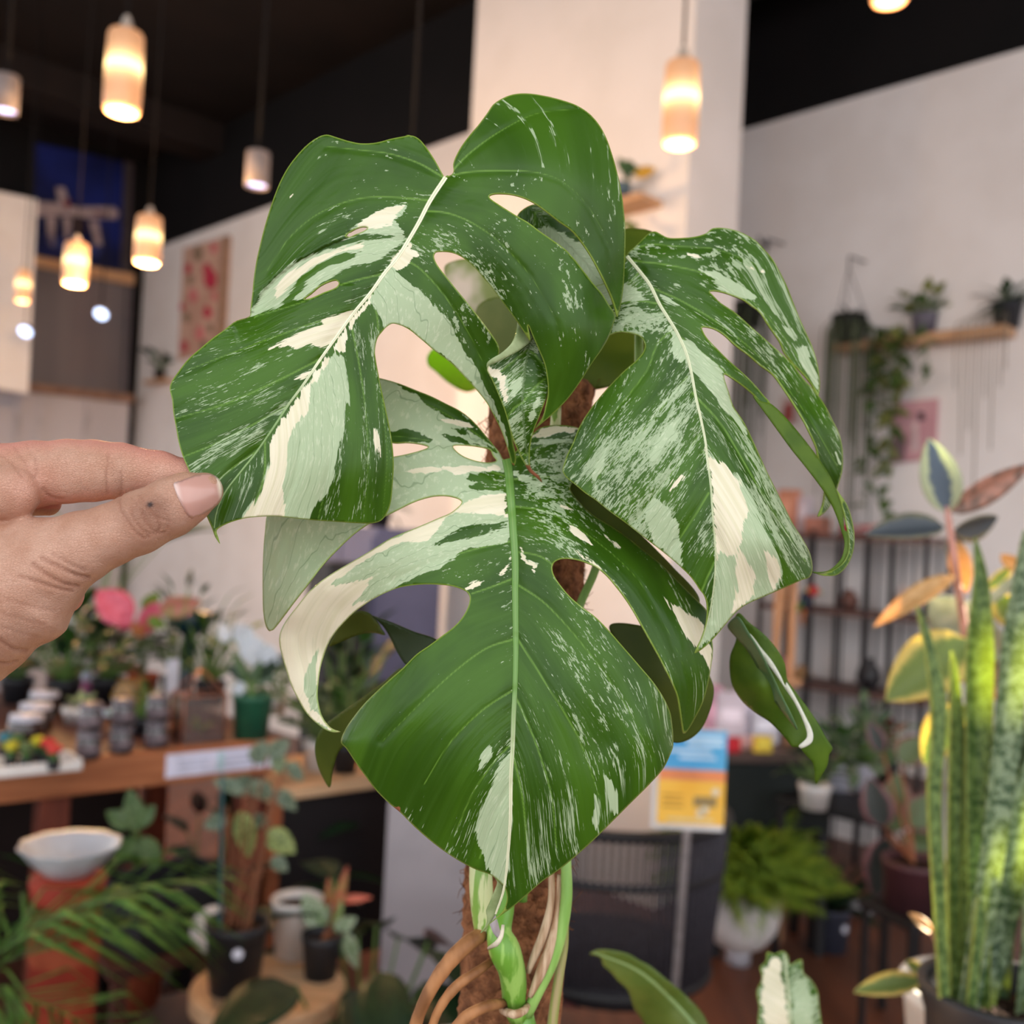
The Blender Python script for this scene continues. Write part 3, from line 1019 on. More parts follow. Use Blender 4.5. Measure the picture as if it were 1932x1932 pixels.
A.dens = [(420, 740, 110, .07), (385, 920, 50, .08), (520, 900, 60, .10), (690, 850, 70, .09), (700, 650, 40, .16), (640, 420, 70, .05), (830, 440, 50, .09), (900, 560, 60, .12), (930, 500, 60, .08),
          (880, 640, 50, .14), (1010, 600, 70, .09), (1110, 420, 50, .09), (950, 330, 70, .03), (770, 480, 40, .12), (600, 610, 60, .05), (1000, 215, 35, .075), (560, 560, 60, -.04), (640, 975, 60, .08), (600, 400, 60, .03), (1040, 255, 20, .06)]
A.build()
# the small folded side lobe behind it, with its curled margin
A2 = Leaf('leaf', monstera, 'twisted inner lobe with a dry brown tip and streaks', midrib=[(1000, 640), (990, 700), (985, 760), (990, 820), (998, 885)], rib_w=None)
A2.add(Z(4, '768,690 800,760 840,850 880,950 910,1050 940,1150 975,1230 1020,1320 1050,1372 1085,1400 1135,1442 1120,1405 1075,1365 1055,1330 1053,1230 1065,1150 1085,1080 1110,1020 1140,940 1172,850 1185,740 1170,620 1130,500 1040,390 985,330 970,400 940,500 870,590 800,640'),
       [(978, 596, 15), (919, 694, 13), (1030, 660, 15), (1034, 742, 14), (945, 760, 13), (985, 760, 10), (1000, 820, 15), (997, 890, 22), (1022, 910, 28)], step=4)
A2.vein((995, 660), (970, 680), (945, 700), (925, 715)); A2.vein((986, 760), (970, 770), (955, 790)); A2.vein((995, 860), (985, 855), (980, 852))
A2.vein((995, 660), (1010, 670), (1025, 690), (1032, 710)); A2.vein((986, 760), (1010, 730), (1028, 715)); A2.vein((995, 860), (1005, 830), (1012, 800))
A2.patches = [('c', Z(4, '700,640 690,690 760,700 860,790 880,880 900,940 905,900 890,780 900,730')), ('m', Z(4, '930,790 980,740 1010,760 970,870 930,900')), ('m', Z(4, '1050,1000 1090,900 1130,830 1110,930 1060,1050')), ('m', Z(4, '870,850 890,760 920,740 895,850'))]
A2.brown = [Z(4, '1010,1330 1060,1325 1100,1380 1150,1450 1080,1420')]
A2.dens0 = .06
A2.build()
A3 = Leaf('leaf_margin', monstera, 'pale curled-over leaf margin ending in a dry tip')
A3.add(Z(4, '978,330 1000,380 1040,430 1080,478 1000,555 900,612 840,642 775,672 768,684 768,650 800,620 860,585 930,520 965,440'), [(980, 595, 12), (1006, 636, 12), (960, 650, 8), (920, 690, 10)], step=4, mat=M_UNDERP, relief=False)
A3.build()

# ------------------------------------------------------------------ leaf B: right-hand leaf
B = Leaf('leaf', monstera, 'right leaf heavily splashed with white, long narrow lobes curling at the edge',
         midrib=Z(5, '492,268 560,350 630,440 690,560 740,640 800,740 850,850 880,960 910,1120 940,1250 970,1400 980,1500 1000,1650 1010,1800 1020,1932') + Z(6, '1025,520 1030,650 1025,780 1010,900 990,1010 960,1120 918,1222'),
         rib_w=(3.6, 1.2), rib_white=lambda t: .75 if t < .55 else .55)
outB = (Z(5, '490,265 495,248 540,210 590,160 630,125 665,118 700,135 740,155 800,158 900,150 970,130 1010,100 1060,95 1130,105 1200,130 1270,170 1330,230 1380,290 1420,360 1460,440 1500,540 1540,640 1580,730 1620,820 1645,900 '
          '1660,980 1665,1060 1655,1112 1630,1080 1580,1030 1540,980 1490,910 1450,860 1420,790 1380,730 1340,670 1300,610 1250,570 1200,535 1140,510 1080,490 1020,480 995,485 1010,500 1060,550 1150,610 1240,690 1330,770 1420,850 '
          '1480,905 1540,962 1600,1030 1650,1105 1700,1180 1740,1260 1780,1340 1800,1420 1805,1500 1800,1580 1775,1665 1755,1730 1730,1780 1695,1825 1655,1850 1680,1785 1692,1700 1700,1640 1690,1600 1655,1500 1640,1430 1600,1340 1560,1260 1500,1160 1440,1070 '
          '1380,990 1300,930 1230,870 1150,810 1080,745 1020,710 960,698 947,702 975,760 1040,830 1110,900 1200,980 1270,1050 1320,1110 1362,1162 1310,1165 1265,1115 1200,1060 1130,1010 1085,985 1085,1010 1110,1090 1140,1180 1200,1270 1250,1370 1300,1480 '
          '1350,1590 1400,1690 1450,1790 1500,1890')
        + Z(6, '1550,520 1590,590 1610,640 1620,720 1602,770 1560,785 1480,820 1400,855 1320,890 1250,920 1180,960 1130,1010 1080,1070 1030,1130 970,1190 905,1232 940,1150 970,1060 980,970 970,900 930,840 880,770 820,710 740,640 650,570 560,500 470,430 380,365 300,300 240,260 180,210 120,160 100,120')
        + Z(5, '110,1530 130,1470 160,1410 200,1310 260,1210 330,1120 400,1040 480,960 550,900 590,850 602,810 592,780 570,755 520,738 460,730 420,735 380,750 300,770 230,720 225,600 260,490 300,450 365,428 430,370 470,315'))
cB = [(1182, 482, 34), (1245, 575, 26), (1300, 720, 16), (1330, 860, 9), (1345, 1000, 6), (1350, 1100, 8), (1312, 1228, 14),
      (1237, 438, 40), (1290, 448, 36), (1360, 432, 42), (1440, 460, 48), (1500, 560, 48), (1545, 680, 52), (1548, 740, 54), (1400, 560, 36), (1350, 550, 30), (1480, 680, 44), (1450, 640, 38), (1560, 780, 48), (1590, 860, 52), (1588, 900, 54), (1550, 975, 60),
      (1330, 620, 22), (1440, 760, 30), (1400, 720, 24), (1450, 760, 28), (1370, 720, 18), (1440, 950, 12), (1500, 1010, 18), (1530, 1085, 26), (1420, 1090, 12), (1440, 1120, 16),
      (1215, 655, 24), (1150, 630, 30), (1110, 620, 38), (1140, 800, 16), (1063, 880, 20), (1200, 850, 8), (1130, 960, 12), (1200, 1020, 10), (1280, 1080, 10), (1330, 1150, 10), (1120, 540, 40)]
B.add(outB, cB, step=4)
# lobe that turns over and shows its underside, then curls up again
B.add(Z(5, '1262,1118 1310,1150 1365,1163 1440,1230 1520,1320 1600,1420 1680,1530 1740,1630 1780,1740 1805,1830 1815,1930') + Z(6, '1835,500 1840,600 1820,660 1780,705 1720,735 1650,748 1620,736 1660,738 1720,728 1770,690 1805,640 1818,560 1800,490 1770,400 1730,310 1680,230 1590,110')
      + Z(5, '1495,1440 1400,1310 1320,1200'), [(1430, 750, 26), (1455, 760, 28), (1500, 840, 30), (1560, 920, 33), (1595, 1010, 38), (1590, 1060, 36), (1540, 1082, 28), (1480, 850, 27)], step=4, mat=M_UNDER, relief=False)
B.add(Z(6, '1765,235 1785,262 1830,330 1860,420 1875,520 1865,620 1830,700 1770,755 1700,762 1650,750 1700,745 1760,715 1815,668 1838,600 1835,500 1815,400 1790,310'),
      [(1580, 930, 38), (1612, 1010, 42), (1600, 1070, 40), (1545, 1084, 30)], step=4, relief=False)
for v in [[(1182, 478), (1220, 462), (1280, 465), (1350, 470), (1430, 500)], [(1195, 492), (1260, 500), (1340, 520), (1420, 570), (1490, 650), (1540, 735)],
          [(1235, 545), (1290, 570), (1370, 620), (1450, 690), (1520, 780), (1580, 880)], [(1275, 630), (1330, 670), (1390, 720), (1440, 765), (1500, 840)],
          [(1305, 740), (1360, 800), (1420, 900), (1480, 1000), (1520, 1060)], [(1325, 850), (1370, 920), (1420, 1010), (1460, 1100)], [(1345, 1000), (1370, 1050), (1390, 1130)], [(1350, 1100), (1350, 1130), (1345, 1170)],
          [(1210, 510), (1180, 540), (1140, 560)], [(1244, 573), (1200, 568), (1150, 580), (1110, 610)], [(1270, 620), (1240, 650), (1220, 700), (1150, 790), (1090, 880)], [(1297, 710), (1240, 780), (1170, 860), (1110, 920)],
          [(1320, 820), (1270, 890), (1210, 970), (1180, 1000)], [(1337, 930), (1300, 990), (1250, 1060)], [(1348, 1060), (1330, 1100), (1310, 1150)]]:
    B.vein(*v)
B.patches = [
    ('m', Z(5, '730,690 760,690 830,770 900,790 960,860 1040,930 1060,960 1090,1010 1110,1090 1140,1190 1200,1270 1240,1370 1190,1340 1140,1260 1060,1190 1040,1130 980,1060 900,990 870,950 840,900')),
    ('m', Z(5, '700,680 760,750 770,790 755,850 770,890 830,920 850,890 800,750 760,680')),
    ('ms', Z(5, '850,1000 780,1050 700,1130 620,1220 560,1320 500,1400 480,1480 540,1440 640,1350 700,1230 800,1130 870,1060')),
    ('ms', Z(5, '860,1150 800,1230 700,1290 640,1380 600,1480 640,1560 700,1500 740,1430 820,1390 810,1320 860,1220')),
    ('ms', Z(5, '390,1390 330,1440 280,1520 250,1600 280,1700 350,1790 330,1650 370,1560 400,1450')),
    ('m', Z(6, '660,290 600,360 610,440 650,560 740,640 830,720 820,600 800,450 770,380 700,310')),
    ('ms', Z(6, '500,350 520,420 560,490 600,540 580,450 540,380')), ('c', Z(6, '780,180 830,140 845,160 800,220 740,260')),
    ('m', Z(6, '965,-40 990,40 1010,220 1020,400 1028,560 1030,720 1010,960 920,1210 1080,1075 1180,962 1260,915 1400,855 1440,750 1410,640 1340,500 1260,300 1180,170 1110,100 1040,60')),
    ('c', Z(6, '962,-60 985,30 1040,60 1110,100 1180,190 1230,370 1200,450 1190,560 1150,640 1100,640 1060,610 1040,660 1025,560 1010,220')),
    ('c', Z(6, '1160,560 1210,650 1270,760 1260,880 1190,950 1130,990 1160,850 1150,700')), ('c', Z(6, '1330,590 1400,660 1430,760 1380,850 1350,740')),
    ('ms', Z(6, '1250,140 1300,240 1380,380 1425,480 1400,500 1300,330 1230,200')), ('ms', Z(6, '1480,400 1540,510 1590,620 1560,600 1500,480')),
    ('m', Z(5, '845,340 960,345 1060,370 1160,430 1250,490 1310,520 1230,535 1100,495 1015,475 1040,440 960,410 1060,415 960,370')),
    ('c', Z(5, '1180,318 1250,330 1310,365 1240,350')), ('m', Z(5, '1500,790 1560,860 1600,900 1620,930 1650,990 1660,1090 1610,1000 1540,900')), ('m', Z(5, '1440,680 1480,720 1510,780 1460,730')),
    ('m', Z(5, '280,440 400,440 470,430 520,450 580,500 625,535 500,545 430,560 380,560 300,520')), ('ms', Z(5, '420,660 480,600 580,600 540,680 430,730 380,740')),
    ('m', Z(5, '1560,820 1590,810 1610,880 1580,880')), ('c', Z(5, '600,240 700,240 800,265 700,258')), ('c', Z(5, '860,260 950,270 900,275')), ('m', Z(5, '700,510 760,540 800,570 740,550')),
    ('m', Z(5, '1760,1460 1790,1530 1775,1540')),
]
B.dens0 = .0
B.dens = [(1130, 850, 110, .06), (1240, 900, 110, .06), (1200, 980, 90, .07), (1480, 980, 80, .08), (1330, 470, 100, .04), (1480, 640, 80, .03), (1200, 620, 80, .10), (1280, 640, 60, -.05), (1430, 1060, 60, .1), (1310, 940, 45, -.1), (1315, 1080, 40, -.12), (1430, 700, 80, .02)]
B.build()

# ------------------------------------------------------------------ leaf D: lower front leaf
D = Leaf('leaf', monstera, 'lower front leaf, cream lobes on its left half and plain green pointed blade below',
         midrib=[(955, 866), (959, 885), (961, 905), (965, 955), (969, 1012), (972, 1060), (972, 1120), (973, 1200), (973, 1238), (971, 1314), (969, 1351), (967, 1412), (964, 1465), (963, 1541), (958, 1617), (950, 1680), (935, 1725)],
         rib_w=(8.5, 1.8), rib_white=lambda t: 0.0 if t < .5 else min(.95, (t - .5) * 4))
outD = (Z(4, '880,1290 850,1240 810,1190 760,1130 710,1070 650,1010 580,960 500,920 400,870 300,830 200,790 120,765 60,750 -30,735 -80,790 -60,900 0,1040 60,1130 140,1178 250,1178 340,1190 380,1205 340,1225 250,1250 150,1270 40,1290 -160,1330 -420,1420 -600,1540')
        + Z(7, '100,60 75,220 65,350 60,500 60,650 65,800 85,900 110,932 130,925 170,880 230,800 290,720 360,630 420,550 480,470 540,400 600,340 660,280 740,210 830,148')
        + Z(4, '100,1660 180,1620 260,1580 340,1550 420,1532 500,1530 570,1545 600,1565 590,1590 530,1640 440,1680 300,1740 130,1810')
        + Z(7, '820,360 700,430 580,500 480,570 390,650 310,750 240,840 195,920 180,990 195,1090 230,1210 270,1330 320,1430 380,1530 450,1600 520,1650 575,1667 622,1661 590,1652 555,1635 520,1600 485,1540 465,1460 458,1390 465,1300 480,1200 505,1110 540,1020 '
            '590,940 650,870 720,800 800,740 880,690 960,650 1050,615 1150,597 1250,590 1350,592 1430,600 1500,620 1550,645 1570,680 1565,730 1540,790 1500,850 1440,910 1360,970 1280,1030 1180,1100 1080,1200 1000,1270 900,1360 800,1460 720,1560 660,1650 630,1740')
        + Z(8, '140,560 180,620 230,690 290,770 350,830 410,880 480,950 560,1020 640,1080 720,1130 790,1165 860,1190 905,1225 930,1255 940,1310 920,1370 870,1420 815,1477 850,1440 900,1400 970,1350 1040,1290 1120,1220 1200,1165 1280,1100 1380,1010 1470,920 1560,830 1650,740 1720,660 1755,590 1770,540')
        + Z(6, '760,1610 730,1530 690,1460 640,1390 580,1320 520,1250 450,1170 380,1090 300,1010 220,950 150,890 90,820 50,760 38,710 50,680 90,660 160,660 240,680 310,710 370,760 430,830 490,910 540,990 590,1080 640,1170 690,1260 730,1340 770,1420 800,1500 815,1590 825,1660 840,1720 '
            '870,1690 910,1620 950,1540 980,1440 1000,1340 1015,1220 1010,1150 1000,1050 975,970 940,930 880,870 800,790 700,690 600,610 500,530 400,460 300,400 220,330 150,240')
        + Z(4, '1330,1450 1400,1350 1430,1200 1400,1100 1370,1078 1290,1062 1200,1062 1120,1080 1060,1130 1000,1190 950,1250 925,1300'))
holesD = [Z(4, '545,1200 620,1195 720,1205 790,1225 812,1265 832,1295 780,1308 700,1298 620,1270 565,1232')]
cD = [(955, 868, 34), (962, 930, 27), (972, 1060, 14), (973, 1200, 5), (968, 1380, -1), (962, 1560, 2), (952, 1680, 9), (912, 1757, 16),
      (720, 715, 40), (830, 770, 36), (900, 810, 38), (820, 850, 30), (700, 790, 34), (720, 870, 30), (800, 940, 24), (640, 930, 28), (560, 980, 28), (510, 1080, 28), (512, 1190, 34), (600, 1050, 24), (690, 990, 22),
      (860, 950, 22), (780, 1000, 16), (700, 1040, 16), (600, 1090, 18), (550, 1160, 24), (528, 1210, 30), (560, 1290, 31), (600, 1360, 28), (636, 1379, 22), (640, 1150, 24), (610, 1230, 32), (760, 1105, 14),
      (880, 1120, 9), (880, 1180, 6), (800, 1220, 6), (720, 1290, 9), (650, 1392, 14), (660, 1420, 13), (760, 1400, 3), (740, 1500, 9), (840, 1600, 9), (900, 1640, 8), (860, 1480, 0), (830, 1300, 0),
      (1045, 1080, 8), (1080, 1150, 5), (1150, 1220, 4), (1220, 1290, 8), (1268, 1380, 15), (1270, 1420, 15), (1150, 1400, 3), (1200, 1500, 8), (1080, 1600, 7), (1020, 1660, 9), (1060, 1300, 0), (1050, 1480, 0),
      (1080, 1000, 14), (1170, 1070, 14), (1250, 1180, 15), (1300, 1290, 20), (1285, 1385, 28), (1340, 1210, 26), (1250, 1080, 24), (1150, 990, 28), (1080, 930, 32), (1040, 850, 40), (1120, 840, 46), (1130, 900, 38)]
D.add(outD, cD, holesD, step=4)
D.add(Z(10, '430,270 505,350 560,400 590,440 575,520 550,620 500,720 430,840 380,900 330,935 390,850 400,760 390,700 430,600 480,480 510,370'),
      [(930, 1655, 11), (925, 1690, 13), (918, 1740, 16), (908, 1758, 17)], step=3, mat=M_UNDERP, relief=False)
for v in [[(955, 868), (900, 820), (830, 775), (740, 735)], [(959, 885), (900, 855), (800, 830), (720, 820)], [(961, 900), (880, 878), (800, 878), (700, 910), (560, 980), (520, 1100)],
          [(966, 965), (900, 985), (800, 1010), (700, 1050), (610, 1110), (560, 1200), (580, 1300)], [(970, 1020), (900, 1035), (820, 1060), (740, 1095)], [(972, 1090), (920, 1110), (890, 1120)],
          [(973, 1205), (920, 1222), (860, 1265), (790, 1330), (720, 1400)], [(971, 1300), (910, 1340), (850, 1400), (800, 1480)], [(968, 1400), (930, 1440), (890, 1500), (860, 1570)], [(964, 1480), (930, 1540), (905, 1620)],
          [(958, 872), (1000, 850), (1060, 830), (1120, 830)], [(961, 905), (1020, 900), (1080, 900)], [(966, 955), (1030, 965), (1110, 1010), (1200, 1090), (1260, 1190), (1300, 1300), (1285, 1380)],
          [(971, 1040), (1020, 1050), (1060, 1080)], [(972, 1100), (1030, 1140), (1110, 1230), (1180, 1330), (1230, 1430)], [(973, 1200), (1030, 1290), (1090, 1390), (1130, 1500)], [(971, 1310), (1010, 1400), (1040, 1500), (1050, 1600)], [(967, 1420), (985, 1500), (995, 1600)]]:
    D.vein(*v)
D.patches = [
    ('m', [(958, 860), (700, 690), (480, 960), (480, 1200), (520, 1200), (530, 1380), (650, 1390)] + Z(7, '560,1400 560,1100 700,830 900,680 1000,635 1100,585 1200,530 1400,430 1550,345 1700,300 1850,290 1868,200') + [(966, 1000), (964, 950), (950, 900)]),
    ('c', Z(7, '1868,-60 1700,-60 1500,0 1300,110 1080,222 880,325 700,425 500,545 340,700 230,840 170,970 190,1120 260,1340 400,1580 650,1680 560,1620 470,1500 440,1430 500,1180 560,1020 700,830 900,680 720,740 900,500 700,580 600,600 560,590 700,480 880,370 1080,285 1260,270 1330,180 1400,100 1600,60 1850,100')),
    ('m', Z(7, '400,1170 470,1050 440,1200 450,1420 480,1540 420,1500 370,1380 370,1280')),
    ('c', Z(4, '200,1370 400,1340 560,1330 760,1330 860,1330 860,1370 650,1370 560,1400 500,1360 350,1380')),
    ('c', Z(4, '440,1010 560,1020 680,1070 620,1075 500,1050')),
    ('g', Z(7, '1850,130 1700,145 1550,165 1450,210 1330,280 1300,300 1480,268 1620,238 1780,198 1850,160')),
    ('g', Z(4, '650,1380 760,1375 885,1380 885,1490 800,1505 700,1500 660,1470 700,1440 640,1415')),
    ('g', Z(4, '130,1110 220,1085 310,1100 425,1150 380,1190 250,1180 130,1170')), ('g', Z(4, '400,1095 560,1140 700,1185 830,1222 830,1245 700,1210 520,1155')),
    ('g', Z(4, '530,1080 600,1085 660,1130 610,1120')), ('g', Z(4, '885,1500 920,1500 925,1640 895,1640')),
    ('c', Z(7, '1872,380 1860,470 1820,530 1780,525 1800,480 1845,440')), ('c', Z(7, '1670,562 1590,632 1530,640 1515,610 1590,568')),
    ('c', Z(6, '-150,590 -120,690 -70,740 -50,700 -90,690 -140,660')),
    ('m', Z(8, '966,560 900,660 840,780 800,880 785,960 795,1030 830,1100 860,1195 935,1255 950,1100 960,900 968,700')),
    ('m', Z(8, '1415,685 1470,720 1495,790 1495,880 1470,915 1455,860 1440,780')), ('m', Z(8, '1378,795 1405,870 1385,965 1360,920 1385,860')),
    ('m', Z(8, '820,590 860,550 870,600 830,650 800,690')), ('c', Z(6, '705,872 780,930 860,980 930,1040 965,1060 950,1110 1000,1180 1012,1220 1000,1345 960,1260 890,1190 830,1100 760,980')),
    ('c', Z(6, '115,445 180,468 250,520 300,595 260,580 180,520')), ('c', Z(6, '360,525 420,560 470,600 420,580')), ('c', Z(6, '160,595 260,650 330,720 280,700 190,630')),
    ('c', Z(4, '1060,1140 1130,1085 1290,1062 1400,1080 1350,1110 1250,1110 1150,1130')), ('m', Z(4, '1050,1180 1160,1170 1330,1150 1330,1165 1180,1185 1050,1200')), ('m', Z(4, '1040,1300 1180,1280 1320,1290 1180,1300')),
    ('m', Z(4, '950,1385 1060,1410 1150,1450 1120,1470 1000,1440')), ('c', Z(6, '80,340 160,345 225,370 150,365')),
]
D.patches.append(('g', [(651, 1381), (690, 1345), (720, 1450), (640, 1440), (636, 1395)]))
D.brown = [Z(8, '375,850 405,850 415,880 385,880')]
D.dens0 = -.055
D.dens = [(1050, 880, 60, .22), (1010, 930, 60, .12), (1060, 1000, 60, .10), (880, 1080, 40, .12), (900, 1400, 60, .09), (1160, 1350, 90, .07), (1200, 1450, 70, .1), (1060, 1560, 70, .09), (1010, 1630, 40, .12), (790, 1310, 140, -.2), (860, 1180, 70, -.1), (1250, 1300, 40, .1), (1270, 1250, 50, .08), (720, 1440, 110, -.14), (880, 1560, 50, .03), (700, 800, 80, -.05)]
D.build()

# ------------------------------------------------------------------ further leaves of the plant, seen behind
def back_leaf(outline, ctrl, mat=None, label=None, patches=(), dens=0.0, step=5, name='leaf', mid=None, relief=False):
    L = Leaf(name, monstera, label)
    if mid is not None:
        L.mid = np.array(mid, float); L.rib_w = None
        m = L.mid
        for i in range(0, len(m) - 1):
            p = m[i]; q = m[i + 1]; d = (q - p) / np.linalg.norm(q - p); nn = np.array((-d[1], d[0]))
            for sgn in (-1, 1):
                L.vein(tuple(p), tuple(p + sgn * nn * 40 + d * 35), tuple(p + sgn * nn * 90 + d * 110))
    L.patches = list(patches)
    L.dens0 = dens
    L.add(outline, ctrl, step=step, mat=mat, relief=relief)
    return L.build()


# rolled young leaf on the right
back_leaf(Z(9, '75,740 110,700 140,665 200,720 300,800 370,880 420,970 434,1060 442,1082 500,1160 560,1240 620,1330 670,1420 712,1490 692,1520 680,1590 640,1660 610,1706 602,1640 590,1575 540,1520 510,1482 465,1477 435,1440 400,1400 330,1330 240,1270 160,1200 100,1100 85,1000 90,920 125,820 100,770'),
          [(1385, 1170, 66), (1440, 1220, 62), (1485, 1290, 66), (1530, 1380, 66), (1570, 1415, 68), (1540, 1478, 72), (1376, 1260, 72), (1400, 1330, 74), (1460, 1385, 72), (1500, 1410, 66), (1440, 1300, 60)], mat=M_UNDER, label='young rolled leaf hanging at the right, green outside with a white stripe')
back_leaf(Z(9, '185,785 215,795 280,880 345,960 400,1055 425,1110 430,1085 480,1165 540,1280 590,1390 585,1450 520,1488 505,1475 555,1420 540,1340 480,1210 420,1120 370,1045 290,940 220,840'),
          [(1410, 1195, 60), (1485, 1290, 60), (1530, 1380, 60), (1512, 1410, 61)], mat=pm('leaf_white_stripe', (236, 234, 222), (220, 222, 200), 120, .4, .4, trans=.2), name='leaf_stripe', step=4, label='white stripe along the rolled leaf')
back_leaf(Z(9, '72,742 130,690 200,790 270,900 340,1040 400,1170 460,1290 495,1375 440,1310 350,1190 270,1030 190,890 120,810'),
          [(1380, 1175, 61), (1440, 1260, 59), (1500, 1372, 62)], mat=pm('leaf_fold_grey', (108, 142, 98), (88, 122, 72), 60, .38, .5, trans=.25), name='leaf_fold', step=4)
# behind the upper leaf
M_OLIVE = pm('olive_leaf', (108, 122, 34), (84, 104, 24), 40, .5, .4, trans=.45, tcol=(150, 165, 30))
M_BLUSH = pm('blush_leaf', (214, 196, 176), (128, 140, 72), 26, .5, .4, trans=.3, stretch=(1, .3, 1), contrast=(.42, .55))
back_leaf([(975, 410), (1010, 385), (1060, 408), (1115, 455), (1150, 500), (1170, 560), (1160, 620), (1110, 560), (1060, 500), (1010, 450)], [(975, 410, 44), (1010, 385, 44), (1115, 455, 46), (1160, 620, 50), (1060, 500, 36)],
          label='dark and mint leaf glimpsed through the gap of the upper leaf', patches=[('m', [(985, 440), (1030, 425), (1080, 450), (1130, 470), (1180, 520), (1180, 640), (1060, 520)])], dens=.02, mid=[(1010, 400), (1060, 450), (1110, 500), (1150, 580)])
back_leaf([(838, 505), (880, 488), (930, 498), (985, 530), (1010, 580), (1000, 640), (960, 690), (905, 650), (870, 590)], [(838, 505, 150), (930, 498, 150), (1010, 580, 160), (960, 690, 150), (905, 600, 140)], mat=M_BLUSH, label='blush and olive leaf behind the upper leaf', step=7)
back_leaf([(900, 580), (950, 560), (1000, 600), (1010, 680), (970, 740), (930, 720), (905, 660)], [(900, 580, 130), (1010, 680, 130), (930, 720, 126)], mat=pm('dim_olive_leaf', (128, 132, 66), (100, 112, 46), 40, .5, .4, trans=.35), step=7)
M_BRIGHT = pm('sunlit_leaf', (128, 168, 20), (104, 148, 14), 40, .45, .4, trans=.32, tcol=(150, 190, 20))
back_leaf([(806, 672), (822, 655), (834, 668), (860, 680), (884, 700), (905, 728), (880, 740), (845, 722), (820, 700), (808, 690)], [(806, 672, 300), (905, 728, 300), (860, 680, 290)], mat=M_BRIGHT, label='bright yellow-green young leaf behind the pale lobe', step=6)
back_leaf([(1060, 735), (1095, 705), (1125, 650), (1170, 622), (1225, 632), (1215, 670), (1180, 715), (1120, 735)], [(1060, 735, 120), (1225, 632, 120), (1150, 680, 108), (1125, 650, 120)], mat=M_OLIVE, label='olive leaf seen through the gap of the right leaf', step=6)
back_leaf([(1085, 500), (1120, 455), (1180, 432), (1235, 440), (1225, 480), (1170, 530), (1120, 550)], [(1085, 500, 90), (1235, 440, 90), (1150, 490, 84)], mat=M_OLIVE, step=6)
# lower left and right, dark undersides
M_DARKO = pm('dark_olive_leaf', (92, 104, 34), (74, 90, 26), 30, .5, .4, trans=.3, tcol=(120, 130, 30))
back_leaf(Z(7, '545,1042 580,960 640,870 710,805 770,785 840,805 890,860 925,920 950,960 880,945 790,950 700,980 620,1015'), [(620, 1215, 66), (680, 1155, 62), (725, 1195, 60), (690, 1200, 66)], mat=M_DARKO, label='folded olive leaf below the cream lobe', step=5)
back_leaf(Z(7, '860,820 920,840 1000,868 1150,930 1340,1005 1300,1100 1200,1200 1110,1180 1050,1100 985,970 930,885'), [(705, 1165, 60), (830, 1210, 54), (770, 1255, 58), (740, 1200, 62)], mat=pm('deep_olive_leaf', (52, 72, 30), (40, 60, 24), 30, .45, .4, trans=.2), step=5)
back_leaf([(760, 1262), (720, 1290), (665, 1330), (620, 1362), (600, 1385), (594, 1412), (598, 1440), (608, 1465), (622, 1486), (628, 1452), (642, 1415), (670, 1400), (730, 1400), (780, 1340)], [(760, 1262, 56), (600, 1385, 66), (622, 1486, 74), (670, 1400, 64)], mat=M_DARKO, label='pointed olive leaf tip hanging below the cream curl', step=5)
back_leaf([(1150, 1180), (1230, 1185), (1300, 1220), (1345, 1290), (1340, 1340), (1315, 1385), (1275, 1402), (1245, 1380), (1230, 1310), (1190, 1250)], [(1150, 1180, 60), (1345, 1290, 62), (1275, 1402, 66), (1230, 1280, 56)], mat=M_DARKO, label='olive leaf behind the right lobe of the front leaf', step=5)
back_leaf([(1075, 900), (1130, 940), (1200, 1000), (1270, 1070), (1320, 1130), (1300, 1160), (1220, 1110), (1140, 1040), (1085, 960)], [(1075, 900, 50), (1320, 1130, 46), (1180, 1030, 48)], mat=M_OLIVE, label='olive leaf between the right leaf and the front leaf', step=5)

# ------------------------------------------------------------------ stems and aerial roots
M_STEM = pm('green_stem', (112, 158, 66), (86, 134, 44), 40, .4, .5, stretch=(6, 6, .6), bump=.05)
M_STEM2 = pm('streaked_green_stem', (104, 154, 50), (150, 190, 92), 70, .38, .5, stretch=(3, 3, .12), contrast=(.5, .62))
M_STEML = pm('pale_green_stem', (150, 190, 100), (128, 172, 80), 60, .4, .5, stretch=(5, 5, .4))
M_STEMW = pm('streaked_stem', (128, 168, 74), (206, 214, 158), 120, .4, .5, stretch=(3, 3, .15), contrast=(.44, .52))
M_SHEATH = pm('dry_sheath', (206, 178, 148), (160, 124, 92), 150, .6, .3, stretch=(3, 3, .2))
M_ROOT = pm('aerial_root', (176, 122, 78), (118, 76, 44), 90, .6, .3, stretch=(1, 1, .5), bump=.2)
M_MEMB = pm('white_membrane', (214, 208, 212), (196, 188, 196), 60, .4, .5, trans=.3)
_po = np.array(monstera.location)


def ptube(name, pts, mat, n=14, label=None, flat=1.0, rough=0.0):
    """tube through (px, py, depth_mm, radius_px)"""
    q = np.array(pts, float)
    c = catmull(q, 12)
    P = at(c[:, 0], c[:, 1], D0 + c[:, 2] / 1000.0) - _po
    r = c[:, 3] * (D0 + c[:, 2] / 1000.0) / FPX
    if rough:
        r = r * (1 + rough * np.random.randn(len(r)))
    o = MB().tube(P, list(r), n, flat=flat).obj(name, mat, monstera)
    if label: o['label'] = label
    return o


